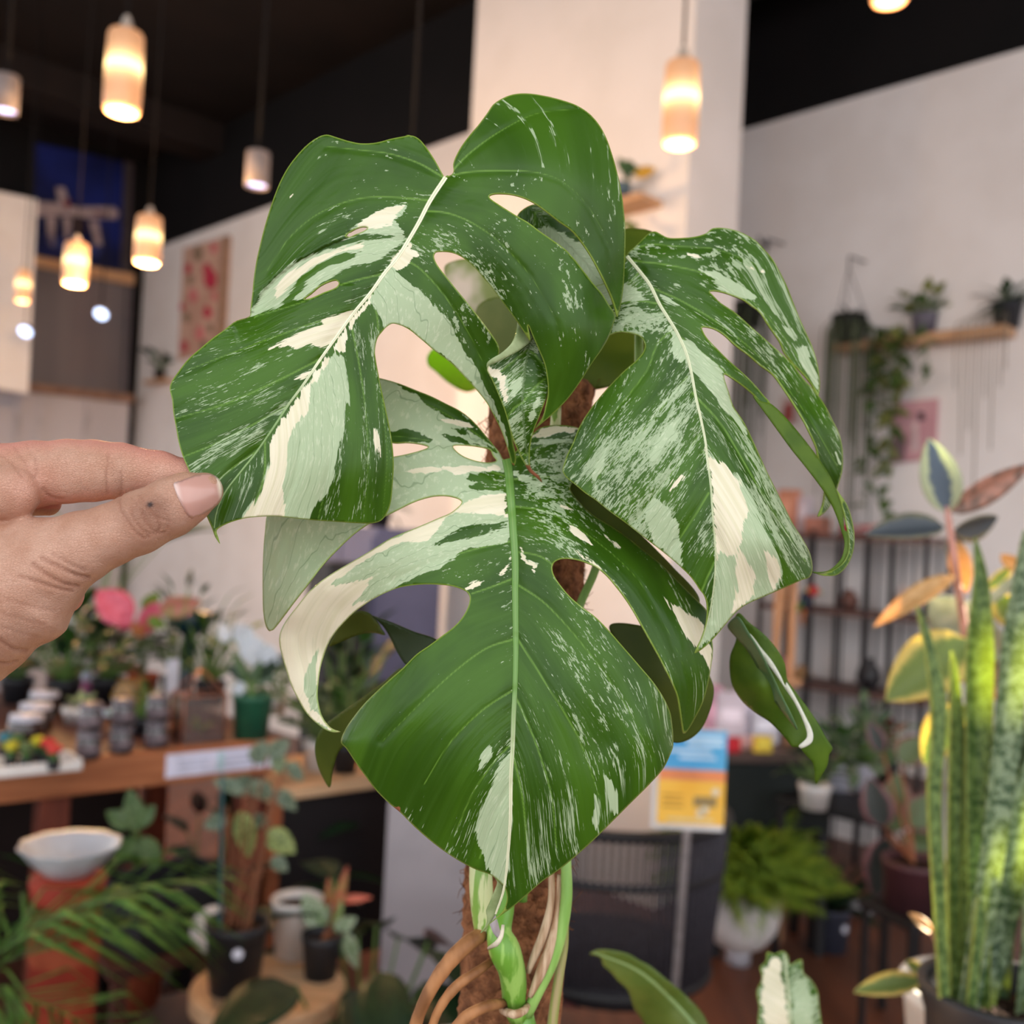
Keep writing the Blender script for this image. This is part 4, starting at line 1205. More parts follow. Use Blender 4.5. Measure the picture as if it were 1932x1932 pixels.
ptube('stem', [(968, 2290, 62, 26), (985, 2050, 62, 25), (992, 1960, 62, 24), (985, 1915, 62, 22)], M_STEM)
ptube('stem', [(980, 1914, 62, 24), (970, 1894, 60, 22), (970, 1866, 57, 24), (965, 1828, 54, 26), (951, 1790, 52, 30), (942, 1758, 54, 24), (950, 1720, 58, 20), (957, 1660, 62, 18), (960, 1580, 64, 17)], M_STEM2, label='thick green main stem')
ptube('stem_node', [(948, 1906, 58, 7), (970, 1914, 47, 8), (990, 1906, 52, 7), (998, 1893, 60, 5)], M_SHEATH)
ptube('petiole', [(912, 1752, 58, 18), (909, 1700, 56, 22), (907, 1650, 56, 22), (908, 1560, 60, 18), (930, 1300, 75, 12), (990, 1000, 78, 10), (1048, 800, 70, 10), (1020, 600, 50, 9), (930, 420, 30, 8), (842, 336, 11, 6)], M_STEMW, label='pale-streaked petiole of the upper leaf')
ptube('petiole', [(994, 1912, 60, 12), (1013, 1875, 58, 11), (1042, 1815, 57, 11), (1060, 1755, 57, 11), (1069, 1690, 57, 11), (1068, 1626, 58, 10), (1070, 1450, 62, 9), (1090, 1160, 70, 8), (1123, 1075, 72, 8), (1190, 850, 70, 8), (1205, 620, 60, 8), (1184, 484, 36, 6)], M_STEML, label='light green petiole of the right leaf')
ptube('petiole', [(985, 1700, 70, 10), (1000, 1400, 74, 9), (995, 1100, 70, 9), (972, 930, 52, 8), (957, 872, 35, 7)], M_STEM)
ptube('sheath', [(1040, 1640, 60, 6), (1040, 1700, 59, 7), (1028, 1755, 58, 9), (1010, 1800, 58, 8), (996, 1835, 58, 5)], M_SHEATH)
ptube('sheath', [(1056, 1650, 60, 5), (1052, 1720, 58, 6), (1040, 1780, 56, 9), (1020, 1835, 55, 10), (1000, 1880, 56, 5)], M_SHEATH, label='dry pinkish leaf sheath beside the stem')
ptube('petiole', [(1066, 1640, 64, 4), (1066, 1772, 63, 7), (1055, 1840, 62, 9), (1042, 1932, 62, 10), (1035, 2050, 62, 10)], pm('olive_stem', (140, 148, 76), (168, 148, 108), 90, .5, .4, stretch=(4, 4, .3)))
ptube('membrane', [(944, 1662, 26, 5), (934, 1695, 26, 12), (927, 1722, 27, 15), (934, 1748, 30, 15), (944, 1768, 34, 7)], M_MEMB, flat=.4)
ptube('membrane', [(949, 1745, 26, 3), (946, 1766, 24, 4), (936, 1781, 24, 5), (922, 1789, 30, 3)], pm('cream_membrane', (226, 214, 188), None, 60, .4, .5))
ptube('aerial_root', [(910, 1762, 56, 13), (888, 1776, 52, 15), (850, 1812, 48, 15), (815, 1862, 46, 13), (792, 1910, 46, 12), (770, 1980, 48, 12)], M_ROOT, rough=.03, label='thick brown aerial root at the lower left')
ptube('aerial_root', [(930, 1812, 58, 6), (905, 1830, 50, 9), (860, 1862, 46, 10), (828, 1905, 46, 9), (808, 1960, 48, 8)], M_ROOT, rough=.03)
ptube('aerial_root', [(952, 1893, 56, 8), (920, 1898, 46, 11), (880, 1918, 43, 11), (850, 1950, 44, 10)], M_ROOT, rough=.03)

# ------------------------------------------------------------------ coir support pole behind the stem
_pb = at(940, 2300, 0.456); _pt = at(1024, 715, 0.456)
pole = thing('coir_pole', _pb, 'brown coconut-fibre support pole standing behind the big leaves', 'pole')
_ax = (_pt - _pb); _L = np.linalg.norm(_ax); _ax /= _L
mpole = pm('coir', (168, 112, 76), (104, 66, 44), 160, .9, .15, bump=1.0, detail=6, contrast=(.3, .7))
_e1 = np.cross(_ax, (0, 1, 0)); _e1 /= np.linalg.norm(_e1); _e2 = np.cross(_ax, _e1)
rb = MB()
_v = []; _fc = []
NR, NS = 120, 40
for j in range(NR):
    for i in range(NS):
        a = 2 * math.pi * i / NS
        rr = 0.0232 * (1 + .05 * random.uniform(-1, 1))
        if j == NR - 1: rr *= .85
        _v.append(_ax * (_L * j / (NR - 1)) + rr * (math.cos(a) * _e1 + math.sin(a) * _e2))
for j in range(NR - 1):
    for i in range(NS):
        k = (i + 1) % NS
        _fc.append((j * NS + i, j * NS + k, (j + 1) * NS + k, (j + 1) * NS + i))
_fc.append(tuple(range((NR - 1) * NS, NR * NS)))
rb.add(_v, _fc).obj('pole_core', mpole, pole)
fb = MB()
for i in range(900):
    h = random.uniform(0.35, 1.0) * _L; a = random.uniform(0, 2 * math.pi)
    p = _ax * h + 0.0229 * (math.cos(a) * _e1 + math.sin(a) * _e2)
    tn = -math.sin(a) * _e1 + math.cos(a) * _e2
    rd = math.cos(a) * _e1 + math.sin(a) * _e2
    d1 = tn * random.uniform(-1, 1) + _ax * random.uniform(-.9, .9) + rd * random.uniform(0, .6)
    ln = random.uniform(.004, .013)
    fb.tube([p, p + d1 * ln * .5 + rd * .001, p + d1 * ln + rd * random.uniform(-.001, .002)], [.00022, .00018, .0001], 3, cap=False)
tag(fb.obj('coir_fibre', pm('coir_fibre', (150, 100, 60), (96, 60, 34), 200, .9, .15), pole), kind='stuff')

# ================================================================== the hand that holds the leaf tip
def smin(a, b, k):
    h = np.clip(.5 + .5 * (b - a) / k, 0, 1)
    return b + (a - b) * h - k * h * (1 - h)


def roundcone(P, a, r1, b, r2):
    a = np.array(a, np.float32); b = np.array(b, np.float32)
    ba = b - a
    t = np.clip(((P - a) @ ba) / (ba @ ba), 0, 1)
    e = P - a - t[..., None] * ba
    return np.sqrt((e**2).sum(-1)) - (r1 + (r2 - r1) * t)


def surface_nets(sd, lo, h):
    """dual mesh of the zero level of a sampled field"""
    nx, ny, nz = sd.shape
    s = sd < 0
    c = np.zeros((nx - 1, ny - 1, nz - 1), np.uint8)
    for i in (0, 1):
        for j in (0, 1):
            for k in (0, 1):
                c += s[i:nx - 1 + i, j:ny - 1 + j, k:nz - 1 + k]
    act = (c > 0) & (c < 8)
    idx = -np.ones(act.shape, np.int64)
    cells = np.argwhere(act)
    idx[act] = np.arange(len(cells))
    acc = np.zeros((len(cells), 3)); cnt = np.zeros(len(cells))
    corners = [(i, j, k) for i in (0, 1) for j in (0, 1) for k in (0, 1)]
    for p in corners:
        for ax in range(3):
            if p[ax]: continue
            q = list(p); q[ax] = 1
            v0 = sd[cells[:, 0] + p[0], cells[:, 1] + p[1], cells[:, 2] + p[2]]
            v1 = sd[cells[:, 0] + q[0], cells[:, 1] + q[1], cells[:, 2] + q[2]]
            m = (v0 < 0) != (v1 < 0)
            t = np.where(m, v0 / (v0 - v1 + 1e-12), 0)
            pt = np.array(p, float)[None, :].repeat(len(cells), 0)
            pt[:, ax] += t
            acc[m] += pt[m]; cnt[m] += 1
    V = lo + (cells + acc / cnt[:, None]) * h
    F = []
    for ax in range(3):
        sh = [slice(None)] * 3
        a0 = list(sh); a1 = list(sh)
        a0[ax] = slice(0, -1); a1[ax] = slice(1, None)
        cr = s[tuple(a0)] != s[tuple(a1)]
        e = np.argwhere(cr)
        o1, o2 = [k for k in range(3) if k != ax]
        ok = (e[:, o1] > 0) & (e[:, o2] > 0) & (e[:, o1] < sd.shape[o1] - 1) & (e[:, o2] < sd.shape[o2] - 1)
        e = e[ok]
        def cell(d1, d2):
            c_ = e.copy(); c_[:, o1] += d1; c_[:, o2] += d2
            return idx[c_[:, 0], c_[:, 1], c_[:, 2]]
        q = np.stack([cell(-1, -1), cell(0, -1), cell(0, 0), cell(-1, 0)], 1)
        neg = s[e[:, 0], e[:, 1], e[:, 2]]
        flip = neg if ax != 1 else ~neg
        q[~flip] = q[~flip][:, ::-1]
        F.append(q)
    F = np.concatenate(F)
    F = F[(F >= 0).all(1)]
    return V, F


# joints in frame coordinates: x, y (pixels) and z (pixels of depth, away from the lens)
HB = 0.338                        # depth of z = 0
HK = HB / FPX
thumb = [((386, 927, -39), 35.5), ((352, 941, -43), 49.5), ((322, 957, -43), 55), ((262, 986, -40), 58.5), ((205, 1011, -30), 58), ((150, 1034, -14), 68), ((70, 1075, 10), 98), ((-60, 1140, 40), 152), ((-220, 1230, 60), 190)]
index = [((392, 912, 40), 26), ((350, 900, 50), 33), ((300, 894, 54), 42), ((225, 888, 56), 51.5), ((175, 888, 57), 57), ((128, 889, 54), 59), ((60, 895, 58), 62), ((-20, 905, 62), 67), ((-160, 950, 80), 80)]
web = [((-90, 950, 30), 90), ((-20, 930, 20), 58), ((24, 928, 16), 54)]
middle = [((-40, 935, 110), 50), ((40, 940, 120), 34), ((92, 948, 124), 25)]
little = [((20, 1090, 120), 44), ((85, 1116, 122), 38), ((124, 1121, 122), 36)]
palm = [((-160, 980, 60), 110), ((-60, 1060, 60), 110)]


def chain(P, c, k=10):
    d = None
    for (a, ra), (b, rb_) in zip(c[:-1], c[1:]):
        e = roundcone(P, a, ra, b, rb_)
        d = e if d is None else smin(d, e, k)
    return d


VX = 3.2
lo = np.array((-34.0, 800.0, -190.0)); hi = np.array((432.0, 1400.0, 250.0))
gx = [np.arange(lo[i], hi[i], VX, dtype=np.float32) for i in range(3)]


def hand_sdf(P):
    th = chain(P, thumb)
    ix = chain(P, index)
    # pads and joints
    th = smin(th, roundcone(P, (330, 965, -24), 40, (372, 940, -26), 28), 14)
    ix = np.minimum(ix, 1e9)
    base = smin(chain(P, palm), chain(P, web), 12)
    d = smin(ix, base, 9)
    d = smin(d, th, 16)
    # fold where the thumb meets the wrist
    d = smin(d, roundcone(P, (120, 1062, -6), 52, (60, 1130, 14), 88), 16)
    o = np.minimum(chain(P, middle), chain(P, little))
    return smin(d, o, 6)


# coarse pass first, fine samples only near the surface
ST = 4
cg = np.stack(np.meshgrid(*[g[::ST] for g in gx], indexing='ij'), -1)
cs = hand_sdf(cg)
near = np.abs(cs) < VX * ST * 1.9
shape = tuple(len(g) for g in gx)
up = lambda a: a.repeat(ST, 0).repeat(ST, 1).repeat(ST, 2)[:shape[0], :shape[1], :shape[2]]
nr = near.copy()
for ax in range(3):
    nr |= np.roll(nr, 1, ax) | np.roll(nr, -1, ax)
sd = up(cs).astype(np.float32)
ii = np.argwhere(up(nr))
pts = np.column_stack([gx[k][ii[:, k]] for k in range(3)]).astype(np.float32)
sd[ii[:, 0], ii[:, 1], ii[:, 2]] = hand_sdf(pts)
HV, HF = surface_nets(sd, lo, VX)
del sd, pts, ii
# outward normals by finite differences
_e = 2.0
gN = np.stack([hand_sdf(HV + np.array(v) * _e) - hand_sdf(HV - np.array(v) * _e) for v in ((1, 0, 0), (0, 1, 0), (0, 0, 1))], 1)
gN /= np.linalg.norm(gN, axis=1)[:, None] + 1e-9
# skin folds, measured in the frame on the near side
H11 = lambda s: [(q[0] * .2847, 780 + q[1] * .2847) for q in [tuple(map(float, w.split(','))) for w in s.split()]]
folds = [(H11('790,570 800,640 850,720 900,790 960,830'), 1.6, 2.6), (H11('870,620 880,680 930,760 990,820'), 1.5, 2.4), (H11('930,560 900,620'), 1.0, 2.2), (H11('940,640 960,700 1010,770 1050,790'), 1.5, 2.4), (H11('1000,640 1040,700 1060,760 1040,800'), 1.4, 2.4),
         (H11('920,540 980,620 1060,690 1130,720'), 1.0, 2.4), (H11('850,560 960,600 1100,640'), .8, 2.4), (H11('960,780 1020,800 1090,790'), 1.0, 2.2), (H11('1070,640 1120,700 1110,760'), .8, 2.2),
         (H11('280,960 400,1020 500,1070 590,1090'), 2.2, 4.0), (H11('220,1000 330,1080 430,1130 520,1150'), 2.0, 4.0), (H11('130,1080 260,1120 380,1160 480,1180'), 1.6, 3.6), (H11('350,930 470,1000 560,1040'), 1.2, 3.6),
         (H11('0,1500 90,1560 180,1570'), 1.6, 3.4), (H11('60,1240 200,1280 360,1310'), .7, 3.4), (H11('0,1650 60,1660 110,1640'), 1.4, 3.0), (H11('0,1320 150,1370 300,1400'), .6, 3.4), (H11('20,1420 160,1460 260,1480'), .6, 3.4),
         (H11('720,260 715,330 705,420 715,530'), 1.3, 2.6), (H11('800,380 808,450 800,540'), 1.3, 2.6), (H11('740,300 745,420'), .6, 2.4), (H11('235,290 240,380 235,420'), 1.4, 3.0), (H11('100,230 160,320 230,420'), .9, 3.0), (H11('0,270 60,310 150,420'), .9, 3.0), (H11('180,200 210,300'), .5, 3.0),
         (H11('285,500 340,555 420,570'), 1.2, 3.0)]
XY = HV[:, :2]
cr = np.zeros(len(HV))
front = gN[:, 2] < .35
for line, dep, wid in folds:
    line = np.array(line)
    dep *= 1.7
    near = (XY[:, 0] > line[:, 0].min() - 30) & (XY[:, 0] < line[:, 0].max() + 30) & (XY[:, 1] > line[:, 1].min() - 30) & (XY[:, 1] < line[:, 1].max() + 30) & front
    d = segdist(XY[near], catmull(line, 5))
    cr[near] = np.maximum(cr[near], dep * np.exp(-(d / wid)**2))
HVd = HV - gN * cr[:, None]


def hw(P):
    return at(P[:, 0], P[:, 1], HB + P[:, 2] * HK)


def skin_material():
    m, t, b = newmat('skin')
    co = t.obco()
    k, mo, pk = t.attr('knuckle'), t.attr('mole'), t.attr('pink')
    n = t.noise(co, 90, 4)
    c = t.mix(t.ramp(n, .3, .7), s2l((192, 150, 128)), s2l((178, 132, 108)))
    c = t.mix(pk, c, s2l((208, 138, 122)))
    c = t.mix(t.math('MULTIPLY', k, .9), c, s2l((118, 76, 56)))
    c = t.mix(t.math('MULTIPLY', t.attr('crease'), .35), c, s2l((128, 74, 54)))
    c = t.mix(mo, c, s2l((52, 38, 36)))
    t.put(b.inputs['Base Color'], c)
    b.inputs['Roughness'].default_value = .5
    b.inputs['Specular IOR Level'].default_value = .35
    b.inputs['Subsurface Weight'].default_value = .08
    b.inputs['Subsurface Radius'].default_value = (.006, .0022, .0012)
    b.inputs['Subsurface Scale'].default_value = .6
    v = t.node('ShaderNodeTexVoronoi', feature='DISTANCE_TO_EDGE')
    mp = t.node('ShaderNodeMapping'); mp.inputs['Scale'].default_value = (1, 1, 1.6)
    t.l.new(co, mp.inputs[0]); t.l.new(mp.outputs[0], v.inputs['Vector'])
    v.inputs['Scale'].default_value = 900
    bp = t.node('ShaderNodeBump'); bp.inputs['Strength'].default_value = .5; bp.inputs['Distance'].default_value = .0004
    wv = t.noise(mp.outputs[0], 260, 3)
    t.l.new(t.math('ADD', t.ramp(v.outputs[0], 0, .12, smooth=False), t.math('MULTIPLY', wv, 1.5)), bp.inputs['Height'])
    t.l.new(bp.outputs[0], b.inputs['Normal'])
    return m


W = hw(HVd)
hand_o = W.mean(0)
me = mkmesh('hand', W - hand_o, HF, skin_material())
def hattr(nm, v):
    a = me.attributes.new(nm, 'FLOAT', 'POINT'); a.data.foreach_set('value', np.asarray(v, np.float32))
g2 = lambda x, y, rx, ry: np.exp(-((XY[:, 0] - x) / rx)**2 - ((XY[:, 1] - y) / ry)**2) * front
hattr('knuckle', np.clip(g2(280, 968, 48, 34) * .75 + g2(303, 950, 20, 16) * .3 + g2(222, 915, 14, 40) * .25, 0, 1))
hattr('mole', np.clip(1.5 * g2(283, 952, 5.5, 4.5), 0, 1))
hattr('pink', np.clip(np.clip((HV[:, 2] - 5) / 30, 0, 1) * (XY[:, 1] < 960) * .8 + g2(60, 920, 60, 50) * .25 + (HV[:, 2] > 85) * (XY[:, 1] > 1050) * .8 + g2(380, 970, 30, 20) * .3, 0, 1))
hattr('crease', np.clip(cr / 2.6, 0, 1))
hand = obj('person_hand', me, loc=hand_o)
tag(hand, 'bare hand reaching in from the left, thumb and forefinger pinching a leaf tip', 'hand')
sm = hand.modifiers.new('soft', 'SMOOTH'); sm.factor = .5; sm.iterations = 2

# thumb nail
nail = np.array(H11('1152,462 1200,445 1250,425 1320,405 1380,400 1430,415 1464,455 1474,510 1462,565 1430,610 1380,648 1320,678 1272,690 1245,672 1215,625 1185,570 1163,515'))
P, T, ed = triangulate(nail, [], 4)
# march to the near skin surface
zz = np.full(len(P), -150.0)
for _ in range(60):
    q = np.column_stack([P, zz])
    zz = zz + np.clip(hand_sdf(q), -4, 8) * .7
zz = tps(P[::7], zz[::7], P, 5e-3)
bul = np.clip(ed / 12, 0, 1)
zz = zz - 1.6 - 2.2 * np.sqrt(bul)
NV = hw(np.column_stack([P, zz]))
mn, t, b = newmat('thumb_nail')
u = t.attr('nu')
c = t.mix(t.ramp(u, .0, .16), s2l((216, 188, 178)), s2l((190, 144, 131)))
c = t.mix(t.ramp(u, .86, .96), c, s2l((222, 204, 184)))
t.put(b.inputs['Base Color'], c)
b.inputs['Roughness'].default_value = .3
b.inputs['Coat Weight'].default_value = .25
b.inputs['Subsurface Weight'].default_value = .1
b.inputs['Subsurface Radius'].default_value = (.004, .002, .001)
nm = mkmesh('thumb_nail', NV - hand_o, T, mn)
uu = ((P - np.array((336, 935))) @ np.array((.93, -.18)))
uu = (uu - uu.min()) / (uu.max() - uu.min())
a = nm.attributes.new('nu', 'FLOAT', 'POINT'); a.data.foreach_set('value', uu.astype(np.float32))
no = obj('thumb_nail', nm, hand)
no['label'] = 'pink thumb nail with a pale rim'
so = no.modifiers.new('thickness', 'SOLIDIFY'); so.thickness = .0006; so.offset = -1

# ================================================================== builders for the shop's plants and goods
def blade(w=.4, droop=.3, fold=.12, n=8, shape='ovate', wave=0.0, th=.012, m=2):
    """unit leaf along +X, upper side +Z, with thickness; returns verts, faces"""
    top = []
    for i in range(n + 1):
        t = i / n
        if shape == 'ovate': q = math.sin(math.pi * min(1, t**.8)) ** .75
        elif shape == 'lance': q = math.sin(math.pi * t**.65) ** 1.1
        elif shape == 'heart': q = (1 - t)**.55 * min(1, t * 7 + .25) * (1.25 - .2 * t)
        elif shape == 'strap': q = min(1, (1 - t) * 5) ** .7 * (.75 + .25 * min(1, t * 4))
        elif shape == 'round': q = math.sqrt(max(0, 1 - (2 * t - 1)**2))
        hw = max(.004, w / 2 * q)
        for j in range(-m, m + 1):
            s = j / m
            top.append((t, hw * s, -droop * t * t + fold * abs(s) * hw * 2 + wave * math.sin(9 * t + 2 * s) * hw))
    k = 2 * m + 1
    F = []
    N = len(top)
    bot = [(x, y, z - th) for x, y, z in top]
    for i in range(n):
        for j in range(k - 1):
            a = i * k + j
            F.append((a, a + k, a + k + 1, a + 1))
            F.append((N + a, N + a + 1, N + a + k + 1, N + a + k))
    for i in range(n):
        for j, fl in ((0, 1), (k - 1, 0)):
            a = i * k + j
            F.append((a, N + a, N + a + k, a + k) if fl else (a, a + k, N + a + k, N + a))
    return top + bot, F


_bl = {}


def bmesh_of(key, mat, **kw):
    k = (key, mat.name)
    if k not in _bl:
        v, f = blade(**kw)
        _bl[k] = mkmesh('leaf', v, f, mat)
    return _bl[k]


def orient(base, d, length, roll=0.0, up=(0, 0, 1)):
    x = np.array(d, float); x /= np.linalg.norm(x)
    u = np.array(up, float)
    if abs(x @ u) > .97: u = np.array((0.3, -1, 0.2))
    y = np.cross(u, x); y /= np.linalg.norm(y)
    z = np.cross(x, y)
    c, s = math.cos(roll), math.sin(roll)
    y, z = c * y + s * z, -s * y + c * z
    M_ = Matrix.Identity(4)
    for i in range(3):
        M_[i][0], M_[i][1], M_[i][2], M_[i][3] = x[i] * length, y[i] * length, z[i] * length, base[i]
    return M_


_cyl = {}


def stick(parent, p, q, r, mat, name='stem'):
    if mat.name not in _cyl:
        _cyl[mat.name] = MB().lathe([(1, 0), (.8, 1)], n=8, capt=True).mesh('stem', mat)
    p = np.array(p, float); q = np.array(q, float)
    d = q - p; L = np.linalg.norm(d)
    R = Vector(d).to_track_quat('Z', 'Y').to_matrix().to_4x4()
    return obj(name, _cyl[mat.name], parent, matrix=Matrix.Translation(p) @ R @ Matrix.Diagonal((r, r, L, 1)))


M_SOIL = pm('soil', (58, 40, 32), (34, 24, 20), 90, .95, .1, bump=.6)


def pot_parts(root, r, h, mat, soil=True, taper=.78, rim=.012, z0=0.0):
    MB().lathe([(0, z0), (r * taper, z0), (r * .97, z0 + h - rim * 1.6), (r * 1.0, z0 + h - rim * 1.5), (r * 1.03, z0 + h), (r * .96, z0 + h), (r * .9, z0 + h - .012), (r * .86, z0 + h - .022)], n=28).obj('pot', mat, root)
    if soil:
        MB().lathe([(0, z0 + h - .018), (r * .5, z0 + h - .016), (r * .92, z0 + h - .02)], n=20).obj('soil', M_SOIL, root)


def spray(root, n, mesh, z, lmin, lmax, emin, emax, stem=None, smin_=0.0, smax=0.0, r0=.01, az=(0, 360), sr=.0025, rng=None, droopy=0.0):
    """n leaves, each on its own stalk, fanned out round the middle"""
    rng = rng or random
    for i in range(n):
        a = math.radians(az[0] + (az[1] - az[0]) * ((i * .618034) % 1.0) + rng.uniform(-14, 14))
        e = math.radians(rng.uniform(emin, emax))
        d = np.array((math.cos(a) * math.cos(e), math.sin(a) * math.cos(e), math.sin(e)))
        b = np.array((math.cos(a) * r0, math.sin(a) * r0, z))
        sl_ = rng.uniform(smin_, smax)
        tip = b + d * sl_
        if stem is not None and sl_ > .01:
            stick(root, b, tip, sr, stem)
        ld = np.array((math.cos(a) * math.cos(e - droopy), math.sin(a) * math.cos(e - droopy), math.sin(e - droopy)))
        m_ = mesh[i % len(mesh)] if isinstance(mesh, (list, tuple)) else mesh
        obj('leaf', m_, root, matrix=orient(tip, ld, rng.uniform(lmin, lmax), rng.uniform(-.4, .4)))


def pxleaf(root, b, t, w, mat, d, d2=None, roll=0.0, droop=.12, fold=.12, shape='ovate', name='leaf', wave=0.0, m=3):
    """leaf from base pixel b to tip pixel t at depth d, w pixels wide, turned by roll about its axis"""
    P0 = at(b[0], b[1], d); P1 = at(t[0], t[1], d if d2 is None else d2)
    L = np.linalg.norm(P1 - P0)
    v, f = blade(w * d / FPX / L, droop, fold, 10, shape, wave, .012, m)
    o_ = np.array(root.location)
    me_ = mkmesh(name, v, f, mat)
    ac_ = [abs(j) / m for _ in range(2) for i in range(11) for j in range(-m, m + 1)]
    a_ = me_.attributes.new('across', 'FLOAT', 'POINT'); a_.data.foreach_set('value', np.array(ac_, np.float32))
    up = CAM - P0
    x = (P1 - P0) / L
    up = up - (up @ x) * x; up /= np.linalg.norm(up)
    return obj(name, me_, root, matrix=orient(P0 - o_, x, L, roll, up))


def leafmat(name, c, c2, trans=.25, scale=25, rough=.45, **k):
    return pm(name, c, c2, scale, rough, .45, trans=trans, **k)


def centre_mat(name, c_mid, c_edge, lo=.45, hi=.8, trans=.3, veins=0.0):
    """leaf paler or darker along its middle: uses the leaf's own width"""
    if name in _mats: return _mats[name]
    m, t, b = newmat(name)
    n = t.noise(t.obco(), 9, 3)
    r = t.math('ADD', t.attr('across'), t.math('MULTIPLY', t.math('SUBTRACT', n, .5), .5))
    col = t.mix(t.ramp(r, hi * .75, hi * 1.15), s2l(c_mid), s2l(c_edge))
    t.put(b.inputs['Base Color'], col)
    b.inputs['Roughness'].default_value = .45
    tr = t.node('ShaderNodeBsdfTranslucent'); t.put(tr.inputs[0], col)
    mx = t.node('ShaderNodeMixShader'); mx.inputs[0].default_value = trans
    t.l.new(b.outputs[0], mx.inputs[1]); t.l.new(tr.outputs[0], mx.inputs[2]); t.l.new(mx.outputs[0], t.n['Material Output'].inputs[0])
    _mats[name] = m
    return m


def thin_glass():
    if 'thin_glass' in _mats: return _mats['thin_glass']
    m, t, b = newmat('thin_glass')
    tr = t.node('ShaderNodeBsdfTransparent'); tr.inputs[0].default_value = (.86, .8, .76, 1)
    gl = t.node('ShaderNodeBsdfGlossy'); gl.inputs['Roughness'].default_value = .08
    mx = t.node('ShaderNodeMixShader'); mx.inputs[0].default_value = .12
    t.l.new(tr.outputs[0], mx.inputs[1]); t.l.new(gl.outputs[0], mx.inputs[2]); t.l.new(mx.outputs[0], t.n['Material Output'].inputs[0])
    _mats['thin_glass'] = m
    return m


LG = leafmat('leaf_green', (62, 100, 38), (40, 76, 28)); LD = leafmat('leaf_dark', (36, 62, 34), (22, 44, 24)); LL = leafmat('leaf_lime', (120, 144, 46), (92, 120, 34))
LP = leafmat('leaf_pale', (176, 190, 158), (96, 124, 82), scale=12); LGREY = leafmat('leaf_greygreen', (112, 132, 104), (78, 104, 78)); LPINK = leafmat('leaf_pink', (222, 112, 134), (206, 88, 110), scale=6)
LW = leafmat('leaf_white', (222, 226, 232), (200, 208, 216), scale=6); LRED = leafmat('leaf_red', (186, 66, 60), (160, 120, 60), scale=8); LBUR = leafmat('leaf_burgundy', (88, 44, 52), (60, 48, 40), scale=8)
M_BLK = pm('black_plastic', (34, 34, 38), (28, 28, 32), 20, .5, .4); M_GRNP = pm('green_plastic', (36, 92, 66), (30, 80, 58), 20, .5, .4); M_TERRA = pm('terracotta', (170, 86, 58), (148, 70, 46), 14, .8, .2, bump=.1)
M_WHT = pm('white_ceramic', (228, 222, 218), (216, 210, 206), 8, .35, .5); M_BROWNST = pm('brown_stalk', (146, 92, 62), (112, 68, 46), 40, .6, .3); M_GSTALK = pm('green_stalk', (104, 134, 64), (80, 110, 50), 40, .5, .4)
M_TAB = pm('table_orange_wood', (168, 104, 66), (146, 86, 52), 5, .5, .35, stretch=(1, 8, 8)); M_TABD = pm('table_dark_wood', (92, 52, 40), (70, 40, 32), 5, .55, .35, stretch=(1, 6, 6)); M_LWOOD = pm('light_wood', (214, 176, 138), (196, 154, 116), 5, .55, .3, stretch=(1, 7, 7))
M_GLS = pm('jar_glass', (60, 50, 50), (36, 30, 32), 60, .12, .6, coat=.5); M_LID = pm('jar_lid', (126, 116, 122), (80, 74, 82), 120, .35, .5); M_DJAR = pm('dark_jar', (58, 36, 30), (40, 26, 22), 30, .2, .5, coat=.4)
B_OV = lambda mat: bmesh_of('ov', mat, w=.5, droop=.25); B_LA = lambda mat: bmesh_of('la', mat, w=.24, droop=.3, shape='lance'); B_HE = lambda mat: bmesh_of('he', mat, w=.75, droop=.25, shape='heart')
B_ST = lambda mat: bmesh_of('st', mat, w=.09, droop=.55, shape='strap', n=12); B_RO = lambda mat: bmesh_of('ro', mat, w=.9, droop=.15, shape='round')

# ================================================================== left display table and what stands on it
TZ = .9
E0 = onz(0, 1440, TZ); E1 = onz(524, 1391, TZ)
tu = (E1 - E0); tu[2] = 0; tu /= np.linalg.norm(tu)
tv = np.array((-tu[1], tu[0], 0))
if tv[1] < 0: tv = -tv
TA = math.atan2(tu[1], tu[0])
Lt = np.linalg.norm(E1 - E0) + .9; Dt = .85
tab = thing('display_table', (*(E1 - tu * Lt / 2 + tv * Dt / 2)[:2], 0), 'long orange-brown wooden display table at the left, loaded with small plants', 'table', rz=TA)
MB().box((0, 0, TZ - .02), (Lt, Dt, .04), bev=.004).obj('table_top', M_TABD, tab, smooth=False)
MB().box((0, -Dt / 2 - .011, TZ - .046), (Lt, .022, .094), bev=.004).obj('front_board', M_TAB, tab, smooth=False)
for sx, sy in ((-1, -1), (1, -1), (-1, 1), (1, 1), (.30, -1)):
    MB().box((sx * (Lt / 2 - .05), sy * (Dt / 2 - .06), (TZ - .04) / 2), (.07, .07, TZ - .04), bev=.004).obj('leg', pm('table_leg_wood', (120, 58, 40), (98, 46, 32), 6, .6, .3, stretch=(6, 6, 1)), tab, smooth=False)
MB().box((0, Dt / 2 - .03, .42), (Lt - .2, .02, .7)).obj('back_board', pm('table_back', (46, 34, 32), None, 6, .7, .2), tab, smooth=False)
MB().box((0, .05, .17), (Lt - .2, Dt - .25, .025), bev=.003).obj('lower_shelf', M_TABD, tab, smooth=False)


def on_table(px, py):
    return onz(px, py, TZ)


